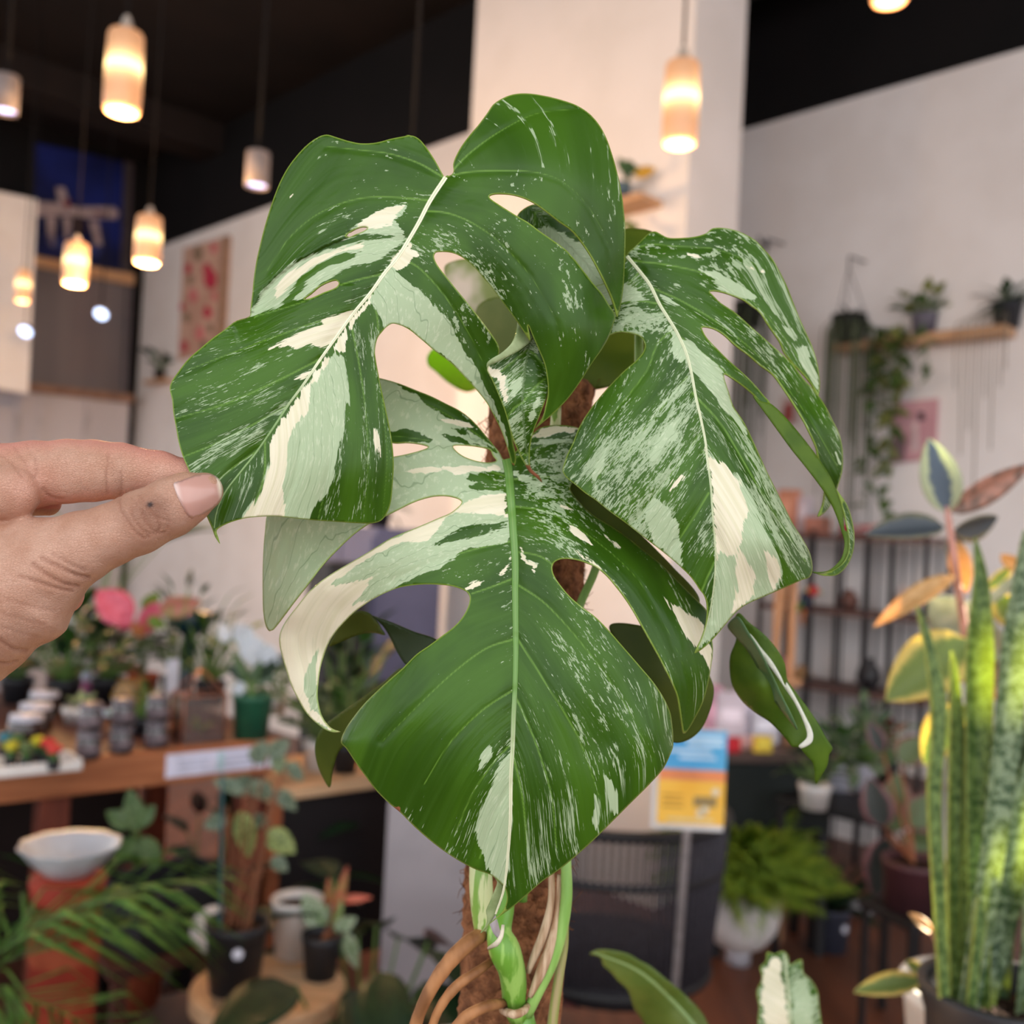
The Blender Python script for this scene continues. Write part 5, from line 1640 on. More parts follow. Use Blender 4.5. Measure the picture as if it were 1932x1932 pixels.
# price strip on the front board
A0 = onz(318, 1432, TZ); 
ls = thing('price_strip', (*(on_table(420, 1400) - tv * .0225)[:2], TZ - .045), 'white price label strip fixed to the front of the orange-brown table', 'label', rz=TA)
MB().box((0, -.004, 0), (.33, .004, .062), bev=.001).obj('card', pm('label_card', (222, 220, 240), None, 10, .5, .3), ls, smooth=False)
for i, (x, w, zz_) in enumerate(((-.09, .09, .012), (-.095, .08, -.004), (.06, .13, .014), (.05, .11, -.002), (.06, .12, -.016))):
    MB().box((x, -.0062, zz_), (w, .0006, .004)).obj('print_line', pm('print_grey', (168, 176, 200), None, 20, .5, .3), ls, smooth=False)
MB().box((-.015, -.0062, 0), (.02, .0006, .05)).obj('print_block', pm('print_teal', (180, 208, 216), None, 20, .5, .3), ls, smooth=False)

# green pot with pale-leaved plant
g = thing('potted_plant', on_table(473, 1392), 'green plastic pot with pale blue-white leaves near the right end of the table', 'plant')
pot_parts(g, .056, .125, M_GRNP, taper=.82)
for b, t_, w, m_ in (((462, 1200), (500, 1262), 50, LW), ((440, 1205), (478, 1190), 46, LW), ((428, 1212), (418, 1175), 26, LW), ((462, 1300), (438, 1296), 34, LW), ((500, 1215), (520, 1270), 34, LW), ((480, 1285), (545, 1235), 24, LD), ((470, 1285), (425, 1255), 22, LD), ((475, 1285), (500, 1245), 24, LGREY), ((468, 1288), (440, 1225), 20, LGREY), ((480, 1288), (520, 1275), 18, LGREY)):
    pxleaf(g, b, t_, w, m_, 2.86, droop=.2, roll=random.uniform(-.4, .4))
    stick(g, (0, 0, .11), at(b[0], b[1], 2.86) - np.array(g.location), .002, M_GSTALK)
# stacked jars
jar_me = MB().lathe([(0, 0), (.026, 0), (.029, .006), (.029, .042), (.025, .05), (.025, .054), (0, .054)], n=20).mesh('jar_body', M_GLS)
lid_me = MB().lathe([(.027, .052), (.028, .054), (.028, .066), (.025, .069), (0, .069)], n=20).mesh('lid', M_LID)
lab_me = MB().lathe([(.0294, .012), (.0296, .014), (.0296, .034), (.0294, .036)], n=20).mesh('jar_label', pm('jar_label', (130, 112, 118), (74, 66, 70), 60, .5, .3))
jn = 0
cols = ['left', 'middle', 'right']
for ci, (px, py) in enumerate(((166, 1431), (228, 1420), (294, 1410))):
    for lv in range(2):
        p = on_table(px, py) + np.array((0, 0, lv * .070))
        j = thing('glass_jar', p, 'small lidded glass jar, %s one of the %s stack of three on the table' % (('lower', 'upper')[lv], cols[ci]), 'jar', 'small jars stacked in pairs on the table')
        obj('body', jar_me, j); obj('lid', lid_me, j); obj('jar_label', lab_me, j)
for k, (px, py, s_, lb) in enumerate(((82, 1352, 1.25, 'dark brown jar with white lid, rearmost of three under the wrist'), (66, 1378, 1.3, 'dark brown jar with white lid, middle of three under the wrist'), (48, 1402, 1.3, 'dark brown jar with white lid, foremost of three under the wrist'))):
    j = thing('brown_jar', on_table(px, py), lb, 'jar', 'dark brown jars with white lids')
    MB().lathe([(0, 0), (.03 * s_, 0), (.034 * s_, .01), (.034 * s_, .055), (.03 * s_, .062)], n=20).obj('body', M_DJAR, j)
    MB().lathe([(.031 * s_, .06), (.032 * s_, .062), (.032 * s_, .074), (0, .076)], n=20).obj('lid', pm('white_lid', (214, 212, 226), None, 30, .4, .4), j)
# white tray with grafted cacti
tp = on_table(62, 1452)
tr_ = thing('white_tray', tp, 'shallow white tray at the front left corner of the table', 'tray', rz=TA)
MB().box((0, 0, .003), (.19, .11, .006), bev=.002).obj('base', M_WHT, tr_, smooth=False)
for c_, d_ in (((0, -.053, .014), (.19, .006, .024)), ((0, .053, .014), (.19, .006, .024)), ((-.093, 0, .014), (.006, .11, .024)), ((.093, 0, .014), (.006, .11, .024))):
    MB().box(c_, d_, bev=.002).obj('tray_side', M_WHT, tr_, smooth=False)
for i, (px, py, col, lb) in enumerate(((88, 1440, (216, 60, 58), 'tiny red grafted cactus in the white tray'), (70, 1436, (214, 204, 40), 'tiny yellow grafted cactus in the white tray'), (100, 1452, (220, 70, 64), 'tiny scarlet cactus at the front of the white tray'), (30, 1432, (70, 110, 60), 'tiny green cactus at the left of the white tray'),
                                      (8, 1428, (60, 130, 150), 'tiny teal ornament at the left end of the white tray'), (20, 1446, (200, 190, 50), 'tiny yellow cactus low at the left of the white tray'), (48, 1448, (96, 116, 70), 'tiny grey-green cactus in the middle of the white tray'))):
    c = thing('small_cactus', onz(px, py, TZ + .008), lb, 'cactus', 'grafted cacti in the white tray')
    MB().lathe([(0, 0), (.013, 0), (.016, .022), (.013, .022)], n=12).obj('pot', M_BLK, c)
    MB().ball((0, 0, .028), (.011, .011, .014), 10, 8).obj('stem', LG, c)
    mb = MB()
    v_ = []; 
    for jj in range(9):
        tt = math.pi * jj / 8
        for ii in range(16):
            aa = 2 * math.pi * ii / 16; rr = .0155 * math.sin(tt) * (1 + .14 * (1 if ii % 2 else -1))
            v_.append((rr * math.cos(aa), rr * math.sin(aa), .048 - .013 * math.cos(tt)))
    mb.add(v_, [(jj * 16 + ii, jj * 16 + (ii + 1) % 16, (jj + 1) * 16 + (ii + 1) % 16, (jj + 1) * 16 + ii) for jj in range(8) for ii in range(16)])
    mb.obj('graft', pm('cactus_%d' % i, col, [x * .8 for x in col], 60, .6, .3), c)
# small goods in the middle of the table
c = thing('plant_card', on_table(188, 1372), 'white plant name card standing among the jars', 'card', rz=TA)
MB().box((0, 0, .04), (.105, .003, .022)).obj('card', pm('card_white', (218, 222, 240), None, 10, .5, .3), c, smooth=False)
MB().box((0, .004, .02), (.006, .004, .04)).obj('stake', M_GSTALK, c, smooth=False)
MB().box((.03, -.002, .04), (.03, .001, .012)).obj('print_block', pm('print_green', (160, 196, 160), None, 20, .5, .3), c, smooth=False)
p = thing('succulent_pot', on_table(150, 1362), 'pale green succulent in a white bowl beside the stacked jars', 'plant')
pot_parts(p, .05, .045, M_WHT)
spray(p, 18, B_OV(leafmat('leaf_succulent', (172, 184, 140), (140, 156, 108))), .045, .03, .05, 15, 80)
t_ = thing('tin', on_table(168, 1316), 'small tin with purple band and pink top at the back of the table', 'tin')
MB().lathe([(0, 0), (.028, 0), (.029, .002), (.029, .022), (.028, .024)], n=20).obj('base', pm('tin_purple', (112, 72, 168), None, 20, .4, .4), t_)
MB().lathe([(.028, .023), (.0285, .025), (.0285, .055), (.027, .058)], n=20).obj('band', pm('tin_pink', (206, 110, 160), None, 20, .4, .4), t_)
MB().lathe([(.0265, .056), (.027, .06), (.027, .085), (.02, .09), (0, .09)], n=20).obj('cap', pm('tin_white', (206, 206, 226), None, 20, .4, .4), t_)
v = thing('amber_vase', on_table(248, 1345), 'round amber glass vase on the table under the pink leaves', 'vase')
MB().lathe([(0, 0), (.035, 0), (.055, .02), (.062, .05), (.055, .08), (.045, .095), (.048, .1), (.042, .1), (.05, .07), (.055, .05)], n=24).obj('body', pm('amber_glass', (172, 124, 40), (136, 92, 24), 30, .2, .5, trans=.4, coat=.4), v)
MB().lathe([(.056, .046), (.0632, .048), (.0632, .054), (.056, .056)], n=24).obj('band', pm('amber_band', (196, 156, 70), None, 30, .3, .5), v)
tt = thing('geometric_terrarium', on_table(372, 1398), 'copper-wire glass terrarium box left of the green pot', 'terrarium', rz=TA)
q = [(-.06, -.045), (.06, -.045), (.06, .045), (-.06, .045)]
for i in range(4):
    a_, b_ = q[i], q[(i + 1) % 4]
    for p0, p1 in (((*a_, 0), (*b_, 0)), ((*a_, 0), (*a_, .13)), ((*a_, .13), (*b_, .13)), ((*a_, .13), (0, 0, .20))):
        MB().tube([p0, p1], .0022, 6).obj('wire', pm('copper_wire', (168, 104, 80), None, 60, .35, .5, metal=.6), tt)
    mgl = thin_glass()
    mkp = mkmesh('pane', [(*a_, .002), (*b_, .002), (*b_, .128), (*a_, .128)], [(0, 1, 2, 3)], mgl, False)
    ob_ = obj('pane', mkp, tt); ms = ob_.modifiers.new('thickness', 'SOLIDIFY'); ms.thickness = .002
MB().box((0, 0, .016), (.112, .082, .03)).obj('soil', pm('brown_soil', (112, 76, 66), (84, 58, 52), 60, .9, .2, bump=.5), tt, smooth=False)
spray(tt, 7, B_OV(LL), .03, .03, .05, 20, 70)
for px, py, h_, w_, lb in ((322, 1338, .16, .045, 'large white plant tag upright among the green leaves'), (338, 1350, .07, .035, 'small white plant tag below the large one'), (285, 1362, .05, .03, 'small white tag beside the copper terrarium')):
    p_ = thing('plant_tag', on_table(px, py), lb, 'tag', 'white plant tags on the table', rz=TA + .2)
    MB().box((0, 0, h_ * .65), (w_, .003, h_ * .7), bev=.001).obj('plate', pm('tag_white', (226, 228, 242), None, 10, .5, .3), p_, smooth=False)
    MB().box((0, .003, h_ * .2), (.006, .003, h_ * .4)).obj('stake', M_WHT, p_, smooth=False)
# pink-leaved plant
p = thing('pink_caladium', on_table(268, 1322), 'plant with hot pink leaves above the amber vase', 'plant')
pot_parts(p, .05, .09, M_TERRA)
dd = np.linalg.norm((on_table(268, 1322) - CAM)[:2]) * .86
for b, t2, w, m_ in (((250, 1172), (178, 1112), 66, LPINK), ((245, 1160), (225, 1190), 30, LPINK), ((298, 1135), (262, 1208), 40, LPINK), ((300, 1150), (378, 1140), 46, leafmat('leaf_pink_green', (206, 120, 120), (150, 140, 84), scale=5)), ((270, 1150), (300, 1120), 30, LL), ((262, 1170), (262, 1205), 30, LRED), ((280, 1165), (310, 1185), 24, LL)):
    pxleaf(p, b, t2, w, m_, dd, roll=random.uniform(-.3, .3), droop=.2)
    P_ = at(b[0], b[1], dd) - np.array(p.location)
    stick(p, (0, 0, .08), P_, .002, M_GSTALK)
# bushy greens along the back of the table
def bush(px, py, label, mats, n, h, l, pot_r=.05, pot_h=.08, potm=M_BLK, shape=B_LA, e=(25, 85), z=None, name='bushy_plant', group=None, loc=None, stemm=M_GSTALK, smx=None):
    p_ = thing(name, on_table(px, py) if loc is None else loc, label, 'plant', group)
    if pot_r: pot_parts(p_, pot_r, pot_h, potm)
    for i_, m_ in enumerate(mats):
        spray(p_, n // len(mats), shape(m_), pot_h, l * .7, l * 1.15, e[0], e[1], stemm, h * .3, h if smx is None else smx, droopy=.35)
    return p_


bush(395, 1330, 'tall bushy green plant at the back of the table behind the white tags', [LG, LL, LG], 54, .24, .09)
bush(330, 1320, 'slender upright green plant behind the pink leaves', [LG, LD], 30, .34, .08, e=(50, 88))
bush(120, 1330, 'dark glossy plant at the back of the table under the hand', [LD, LD, LG], 42, .24, .12, shape=B_OV)
bush(200, 1325, 'dark green spreading plant below the hot pink leaves', [LD, LG], 30, .2, .1, shape=B_OV)
bush(30, 1325, 'dark plant at the far left of the table behind the brown jars', [LD, LD], 30, .2, .11, shape=B_OV)
bush(270, 1385, 'low trailing olive plant among the tags', [leafmat('leaf_olive', (112, 112, 58), (84, 88, 40)), LG], 26, .09, .05, pot_r=.035, pot_h=.05)
bush(520, 1345, 'grey-leaved small plant at the right end of the table', [LGREY, LP], 22, .12, .06, pot_r=.035, pot_h=.06, potm=M_WHT, shape=B_OV)
o = thing('teal_bowl', on_table(352, 1325), 'large dark teal bowl raised at the back of the table', 'bowl')
MB().lathe([(0, 0), (.05, 0), (.05, .01), (.02, .03), (.02, .22), (.06, .25), (.085, .30), (.08, .30), (.05, .26), (0, .25)], n=24).obj('body', pm('teal_glaze', (22, 52, 60), (16, 40, 48), 10, .35, .5), o)
# upper-left plants against the grey panelling
p = bush(0, 0, 'pale-leaved plant above the hand in front of the grey panelling', [LGREY, LP], 12, .5, .28, pot_r=.12, pot_h=.2, potm=M_WHT, shape=B_LA, e=(35, 75), loc=tuple(at(178, 1250, 3.9)), name='pale_plant')
st_ = thing('plant_stand', (p.location[0], p.location[1], 0), 'tall dark plant stand behind the hand', 'stand')
hz_ = p.location[2]
MB().box((0, 0, hz_ - .015), (.28, .28, .028), TA, .004).obj('top', M_TABD, st_, smooth=False)
for sx in (-1, 1):
    for sy in (-1, 1):
        MB().box((sx * .11, sy * .11, (hz_ - .03) / 2), (.03, .03, hz_ - .03)).obj('leg', M_TABD, st_, smooth=False)
# little shelf with a plant under the floral picture
sh = thing('wall_shelf', oncol(312, 722, *PL_L) - BX * .06, 'small oak wall shelf under the floral picture', 'shelf', rz=math.radians(-45))
MB().box((0, 0, 0), (.38, .12, .03), bev=.003).obj('board', M_OAK, sh, smooth=False)
p = bush(0, 0, 'small dark plant on the oak shelf under the floral picture', [LD, LG], 22, .16, .12, pot_r=.05, pot_h=.09, potm=M_BLK, shape=B_OV, loc=tuple(np.array(sh.location) + np.array((0, 0, .016))), name='shelf_plant')
# shelf with a pot on the pier
sh = thing('wall_shelf', oncol(1205, 396, *PL_P) - BX * .075, 'small oak shelf on the pier under the hanging lamp', 'shelf', rz=math.radians(-45))
MB().box((0, 0, 0), (.26, .15, .028), bev=.003).obj('board', M_OAK, sh, smooth=False)
p = thing('shelf_plant', np.array(sh.location) + np.array((-.035, .03, .0145)), 'blue-grey pot with a small plant on the pier shelf', 'plant')
pot_parts(p, .05, .085, pm('blue_pot', (96, 120, 134), (60, 78, 92), 20, .4, .5))
dd = 4.3
for b, t2, w, m_ in (((1190, 330), (1182, 300), 26, LG), ((1185, 330), (1165, 296), 18, LG), ((1196, 330), (1205, 312), 16, LG), ((1196, 330), (1238, 318), 22, leafmat('leaf_yellow', (228, 178, 50), (210, 160, 40))), ((1190, 335), (1175, 325), 14, LD)):
    pxleaf(p, b, t2, w, m_, dd)
    stick(p, (0, 0, .07), at(*b, dd) - np.array(p.location), .0025, M_GSTALK)
p = thing('trailing_vine', np.array(sh.location) - BX * .02 + np.array((0.02, 0, -.02)), 'small yellow-green vine hanging below the pier shelf', 'plant')
for i in range(9):
    obj('leaf', B_OV(LL), p, matrix=orient((random.uniform(-.05, .05), random.uniform(-.05, .05), -.02 - i * .018), (random.uniform(-1, 1), random.uniform(-1, .2), -.5), .07, random.uniform(-1, 1)))
stick(p, (0, 0, 0), (0, 0, -.2), .002, M_GSTALK)

# ================================================================== below and before the table
def floor_at(px, d):
    q = at(px, 966, d); return np.array((q[0], q[1], 0.0))


# white bowl on a terracotta column
p0 = at(132, 1612, 1.98)
col_ = thing('terracotta_column', (p0[0], p0[1], 0), 'round terracotta column standing in front of the table at the lower left', 'pedestal')
MB().lathe([(0, 0), (.085, 0), (.085, .03), (.07, .05), (.062, .3), (.064, p0[2] - .09), (.072, p0[2] - .05), (.066, p0[2] - .04), (0, p0[2] - .04)], n=28).obj('shaft', pm('red_terracotta', (160, 62, 40), (132, 44, 30), 8, .7, .25), col_)
MB().lathe([(.0645, p0[2] - .2), (.067, p0[2] - .19), (.067, p0[2] - .17), (.0645, p0[2] - .16)], n=28).obj('ring', M_TERRA, col_)
bw = thing('white_bowl', (p0[0], p0[1], p0[2] - .0395), 'wide white fluted bowl on the terracotta column', 'bowl')
vv = []; ff = []
prof = [(.03, 0), (.045, .004), (.07, .03), (.092, .058), (.095, .062), (.088, .058), (.066, .034), (.04, .014), (.0, .01)]
for (r_, z_) in prof:
    for i in range(40):
        a_ = 2 * math.pi * i / 40
        k_ = 1 + .03 * math.cos(10 * a_) * (r_ / .09)
        vv.append((r_ * k_ * math.cos(a_), r_ * k_ * math.sin(a_), z_))
for j in range(len(prof) - 1):
    for i in range(40):
        ff.append((j * 40 + i, j * 40 + (i + 1) % 40, (j + 1) * 40 + (i + 1) % 40, (j + 1) * 40 + i))
MB().add(vv, ff).obj('body', pm('bowl_white', (196, 198, 204), (178, 180, 188), 20, .3, .5), bw)
MB().lathe([(.034, -.0), (.036, .003), (.044, .004)], n=24).obj('foot', M_WHT, bw)


def frond(n, L, w, mat, droop, lw=.035):
    """feather leaf along +X: a midrib and n pairs of leaflets, unit built at length L"""
    mb = MB()
    P = [(L * t, 0, L * (.35 * t - droop * t * t)) for t in np.linspace(0, 1, 12)]
    mb.tube(P, [.003 * (1 - .7 * t) for t in np.linspace(0, 1, 12)], 5)
    for i in range(n):
        t = .2 + .78 * (i + random.uniform(-.3, .3)) / (n - 1)
        b = np.array((L * t, 0, L * (.35 * t - droop * t * t)))
        ll = w * math.sin(math.pi * (.25 + .7 * min(t, 1))) + .02
        for s in (-1, 1):
            d = np.array((.6 + random.uniform(-.15, .15), s * .7, .1 - .5 * t + random.uniform(-.2, .2))); d /= np.linalg.norm(d)
            side = np.cross(d, (0, 0, 1)); side /= np.linalg.norm(side)
            q0 = b; q1 = b + d * ll * .5 + np.array((0, 0, .01)); q2 = b + d * ll * .92 + np.array((0, 0, -.42 * ll))
            h = ll * lw
            mb.add([q0 - side * h * .5, q0 + side * h * .5, q1 + side * h, q2, q1 - side * h, q1 + np.array((0, 0, -.002))], [(0, 1, 2, 4), (4, 2, 3), (0, 5, 1), (1, 5, 2), (4, 5, 0), (4, 3, 5), (3, 2, 5)])
    return mb.mesh('frond', mat)


palm_m = leafmat('leaf_palm', (120, 160, 70), (78, 124, 46), trans=.4)
fr = frond(13, .46, .27, palm_m, .6, .022)
for px, d_, lb, npt, h_ in ((-30, 1.75, 'feathery palm at the lower left corner in front of the terracotta column', 10, .66), (255, 1.6, 'low feathery palm at the bottom, right of the terracotta column', 10, .36)):
    q = floor_at(px, d_)
    p_ = thing('palm', q, lb, 'plant', 'feathery palms at the lower left')
    pot_parts(p_, .11, .2, M_BLK)
    stick(p_, (0, 0, .18), (0, 0, h_), .015, M_BROWNST, 'trunk')
    for i in range(npt):
        a_ = math.radians(i * 137.5 + 20)
        e_ = math.radians(random.uniform(15, 62))
        m_ = Matrix.Translation((0, 0, h_)) @ Matrix.Rotation(a_, 4, 'Z') @ Matrix.Rotation(-e_ + .3, 4, 'Y') @ Matrix.Scale(random.uniform(.75, 1.05), 4)
        obj('frond', fr, p_, matrix=m_)
# black crate on a low black stand
p0 = at(312, 1760, 2.45)
sd_ = thing('crate_stand', (p0[0], p0[1], 0), 'low dark wooden stand under the black crate', 'stand', rz=TA)
MB().box((0, 0, p0[2] - .02), (.34, .26, .03), bev=.003).obj('top', M_TABD, sd_, smooth=False)
for sx in (-1, 1):
    for sy in (-1, 1):
        MB().box((sx * .14, sy * .1, (p0[2] - .035) / 2), (.03, .03, p0[2] - .035)).obj('leg', M_TABD, sd_, smooth=False)
cr_ = thing('black_crate', (p0[0], p0[1], p0[2] - .005), 'black plastic crate standing under the table edge', 'crate', rz=TA + .2)
MB().box((0, 0, .008), (.26, .19, .014)).obj('bottom', M_BLK, cr_, smooth=False)
for c_, d_ in (((0, -.092, .075), (.26, .008, .14)), ((0, .092, .075), (.26, .008, .14)), ((-.127, 0, .075), (.008, .18, .14)), ((.127, 0, .075), (.008, .18, .14))):
    MB().box(c_, d_, bev=.002).obj('side', M_BLK, cr_, smooth=False)
for c_, d_ in (((0, -.097, .138), (.27, .012, .016)), ((0, .097, .138), (.27, .012, .016)), ((-.132, 0, .138), (.012, .19, .016)), ((.132, 0, .138), (.012, .19, .016))):
    MB().box(c_, d_, bev=.003).obj('rim', pm('black_rim', (44, 44, 50), None, 20, .45, .4), cr_, smooth=False)
# round wooden stool with pots
SZ = .51
sc_ = onz(507, 1856, SZ)
stl = thing('round_stool', (sc_[0], sc_[1], 0), 'round pale wooden stool at the bottom carrying the black pots', 'stool')
SR = .165
MB().lathe([(0, SZ - .045), (SR - .006, SZ - .045), (SR, SZ - .038), (SR, SZ - .006), (SR - .006, SZ), (0, SZ)], n=40).obj('seat', M_LWOOD, stl, smooth=False)
for i in range(4):
    a_ = math.radians(45 + 90 * i)
    MB().tube([(SR * .6 * math.cos(a_), SR * .6 * math.sin(a_), SZ - .045), (SR * .95 * math.cos(a_), SR * .95 * math.sin(a_), 0)], [.018, .013], 10).obj('leg', M_LWOOD, stl)
b0 = onz(441, 1866, SZ)
bg_ = thing('spotted_begonia', b0, 'black pot of tall speckled begonia with red-brown stems on the stool', 'plant')
pot_parts(bg_, .066, .145, M_BLK)
MB().lathe([(0, 0), (.011, 0)], n=14).obj('price_dot', pm('dot_white', (214, 212, 224), None, 20, .5, .3), bg_, loc=(.02, -.0635, .1), rot=(math.radians(80), 0, .3))
bd = np.linalg.norm((b0 - CAM)[:2])
LBEG = leafmat('leaf_begonia', (140, 152, 128), (84, 104, 84), scale=11, contrast=(.45, .55)); LBEGL = leafmat('leaf_begonia_light', (168, 180, 112), (112, 130, 72), scale=11, contrast=(.45, .55))
for b, t2, w, m_ in (((470, 1480), (520, 1500), 40, LBEG), ((480, 1470), (430, 1500), 40, LBEG), ((480, 1440), (500, 1400), 40, LBEG), ((505, 1425), (545, 1400), 36, LBEG), ((450, 1530), (480, 1620), 44, LBEGL), ((430, 1545), (378, 1560), 30, LBEG), ((500, 1570), (560, 1605), 46, LBEGL), ((520, 1490), (560, 1530), 30, LBEG), ((530, 1460), (520, 1410), 30, LP), ((510, 1620), (545, 1640), 30, LBEG), ((460, 1490), (400, 1470), 28, LBEG), ((540, 1440), (575, 1470), 30, LBEG), ((470, 1540), (510, 1560), 30, LBEG)):
    dq = bd + random.uniform(-.08, .08)
    pxleaf(bg_, b, t2, w, m_, dq, roll=random.uniform(-.5, .5), droop=.25)
    stick(bg_, (random.uniform(-.03, .03), random.uniform(-.03, .03), .12), at(*b, dq) - np.array(b0), .0024, M_BROWNST)
for i in range(3):
    stick(bg_, (random.uniform(-.04, .04), random.uniform(-.03, .03), .12), (random.uniform(-.06, .1), random.uniform(-.05, .05), random.uniform(.28, .42)), .003, M_BROWNST)
stick(bg_, (-.03, -.02, .12), (-.045, -.02, .46), .004, pm('teal_cane', (58, 92, 96), None, 20, .5, .3), 'cane')
b1 = onz(604, 1842, SZ)
cal = thing('small_caladium', b1, 'small black pot with white-netted leaves at the right edge of the stool', 'plant')
pot_parts(cal, .044, .095, M_BLK)
cdp = np.linalg.norm((b1 - CAM)[:2])
LNET = leafmat('leaf_netted', (186, 196, 168), (110, 136, 92), scale=14, contrast=(.44, .56))
for b, t2, w, m_ in (((615, 1755), (570, 1690), 50, LNET), ((620, 1750), (640, 1700), 36, LNET), ((630, 1755), (672, 1735), 30, LNET), ((650, 1760), (680, 1830), 30, LNET), ((625, 1750), (615, 1660), 20, LRED), ((630, 1745), (650, 1640), 22, LRED), ((640, 1700), (700, 1690), 16, leafmat('leaf_coral', (220, 104, 88), (200, 120, 90))), ((630, 1750), (648, 1700), 16, LBEGL), ((610, 1755), (590, 1730), 24, LNET)):
    dq = cdp + random.uniform(-.05, .05)
    pxleaf(cal, b, t2, w, m_, dq, roll=random.uniform(-.4, .4), droop=.2)
    stick(cal, (0, 0, .08), at(*b, dq) - np.array(b1), .002, M_BROWNST)
b2 = onz(556, 1800, SZ)
wp = thing('white_pot', b2, 'plain white pot behind the black begonia pot on the stool', 'pot')
pot_parts(wp, .058, .13, M_WHT)
b3 = onz(395, 1800, SZ)
ws = thing('white_disc', onz(388, 1808, SZ), 'white oval saucer leaning behind the begonia pot', 'saucer')
MB().lathe([(0, 0), (.03, .002), (.05, .01), (.052, .012), (.03, .008), (0, .006)], n=24).obj('plate', M_WHT, ws, loc=(0, .03, .055), rot=(math.radians(75), 0, .6))
# under-table plants
q = at(272, 1660, 2.75)
p_ = thing('dieffenbachia', (q[0], q[1], .185), 'broad-leaved plant with pale leaf centres on the lower table shelf', 'plant')
pot_parts(p_, .07, .14, M_TERRA)
LDI = leafmat('leaf_dieff', (110, 134, 84), (72, 100, 52), scale=8)
for b, t2, w in (((260, 1570), (245, 1490), 40), ((265, 1580), (300, 1640), 42), ((255, 1580), (215, 1630), 38), ((250, 1560), (200, 1530), 34), ((262, 1560), (290, 1520), 30)):
    pxleaf(p_, b, t2, w, LDI, 2.5, roll=random.uniform(-.3, .3))
    stick(p_, (0, 0, .12), at(*b, 2.5) - np.array(p_.location), .004, M_GSTALK)
for px, py, d_, lb, ms, sh_ in ((180, 1540, 2.75, 'dark leafy plant on the lower shelf behind the white bowl', [LD, LG], B_LA), (380, 1560, 2.9, 'red and green plant in the shade under the table', [LRED, LBUR, LD], B_OV), (450, 1560, 2.95, 'deep shade plant under the price strip', [LD, LGREY], B_OV)):
    q = at(px, py, d_)
    bush(0, 0, lb, ms, 30, .3, .13, pot_r=.075, pot_h=.14, shape=sh_, loc=(q[0], q[1], 0.185) if px < 500 else (q[0], q[1], 0.0), name='shade_plant', e=(20, 85), smx=.34 if px < 500 else .62)
# pale wooden side bench to the right of the table with goods
qb = at(660, 1466, 3.05)
bn = thing('side_bench', (qb[0] - .05, qb[1] + .17, 0), 'pale wooden bench behind the front leaf, right of the table', 'bench', rz=TA)
MB().box((0, 0, qb[2] - .02), (.7, .38, .035), bev=.003).obj('top', M_LWOOD, bn, smooth=False)
MB().box((0, 0, qb[2] - .30), (.62, .3, .5)).obj('carcass', pm('bench_dark', (30, 24, 26), None, 4, .6, .3), bn, smooth=False)
for sx in (-1, 1):
    for sy in (-1, 1):
        MB().box((sx * .31, sy * .15, (qb[2] - .04) / 2), (.04, .04, qb[2] - .04)).obj('leg', pm('bench_leg', (170, 96, 60), None, 6, .6, .3), bn, smooth=False)
for px, py, s_, mt, lb in ((600, 1420, .05, M_WHT, 'white pot on the pale bench left of the front leaf'), (650, 1425, .045, M_BLK, 'black pot on the pale bench beside a white pot')):
    q = onz(px, py + 30, qb[2])
    bush(0, 0, lb, [LGREY, LP] if mt is M_WHT else [LD, LG, LD], 26 if mt is M_WHT else 60, .14 if mt is M_WHT else .36, .09, pot_r=s_, pot_h=.09, potm=mt, shape=B_OV, loc=(q[0], q[1], qb[2] - .002), name='bench_plant')
# white plinth
q0 = at(800, 1760, 3.0)
pn = thing('white_plinth', (q0[0] + .02, q0[1] - .06, 0), 'plain white plinth below the front leaf', 'plinth', rz=math.radians(4))
MB().box((0, 0, q0[2] / 2 + .28), (.27, .24, q0[2] + .56), bev=.003).obj('body', pm('plinth_white', (196, 186, 190), None, 3, .6, .3), pn, smooth=False)
MB().box((0, 0, .02), (.29, .26, .04), bev=.003).obj('plinth_foot', pm('plinth_grey', (150, 142, 146), None, 3, .6, .3), pn, smooth=False)
# big dark plant in front of it
q = floor_at(740, 2.3)
p_ = thing('dark_calathea', q, 'large dark-leaved plant with burgundy undersides at the bottom beside the coir pole', 'plant')
pot_parts(p_, .12, .22, M_BLK)
for i in range(26):
    a_ = math.radians(i * 137.5); r_ = random.uniform(.08, .26); z_ = random.uniform(.32, .66)
    b_ = (r_ * math.cos(a_), r_ * math.sin(a_), z_)
    stick(p_, (0, 0, .2), b_, .004, M_GSTALK)
    obj('leaf', B_OV(LD if i % 4 else LBUR), p_, matrix=orient(b_, (math.cos(a_), math.sin(a_), random.uniform(-.5, .4)), random.uniform(.16, .24), random.uniform(-.5, .5)))
# blue-grey cabinet and dark appliance glimpsed between the lobes
q = at(700, 1000, 4.6)
cb = thing('blue_cabinet', (q[0], q[1] + .25, 0), 'blue-grey cabinet seen between the pale lobes', 'cabinet', rz=math.radians(-45))
MB().box((0, 0, .76), (.5, .4, 1.52), bev=.004).obj('body', pm('cabinet_blue', (96, 98, 128), (86, 88, 116), 3, .5, .4), cb, smooth=False)
for sx in (-1, 1):
    MB().box((sx * .122, -.205, .78), (.235, .02, 1.4), bev=.003).obj('door', pm('cabinet_blue', (96, 98, 128)), cb, smooth=False)
q = at(620, 1110, 4.2)
sp = thing('black_speaker', (q[0], q[1] + .2, 0), 'tall black speaker box left of the blue-grey cabinet', 'speaker', rz=math.radians(-45))
MB().box((0, 0, .68), (.17, .2, 1.36), bev=.006).obj('box', M_BLK, sp, smooth=False)
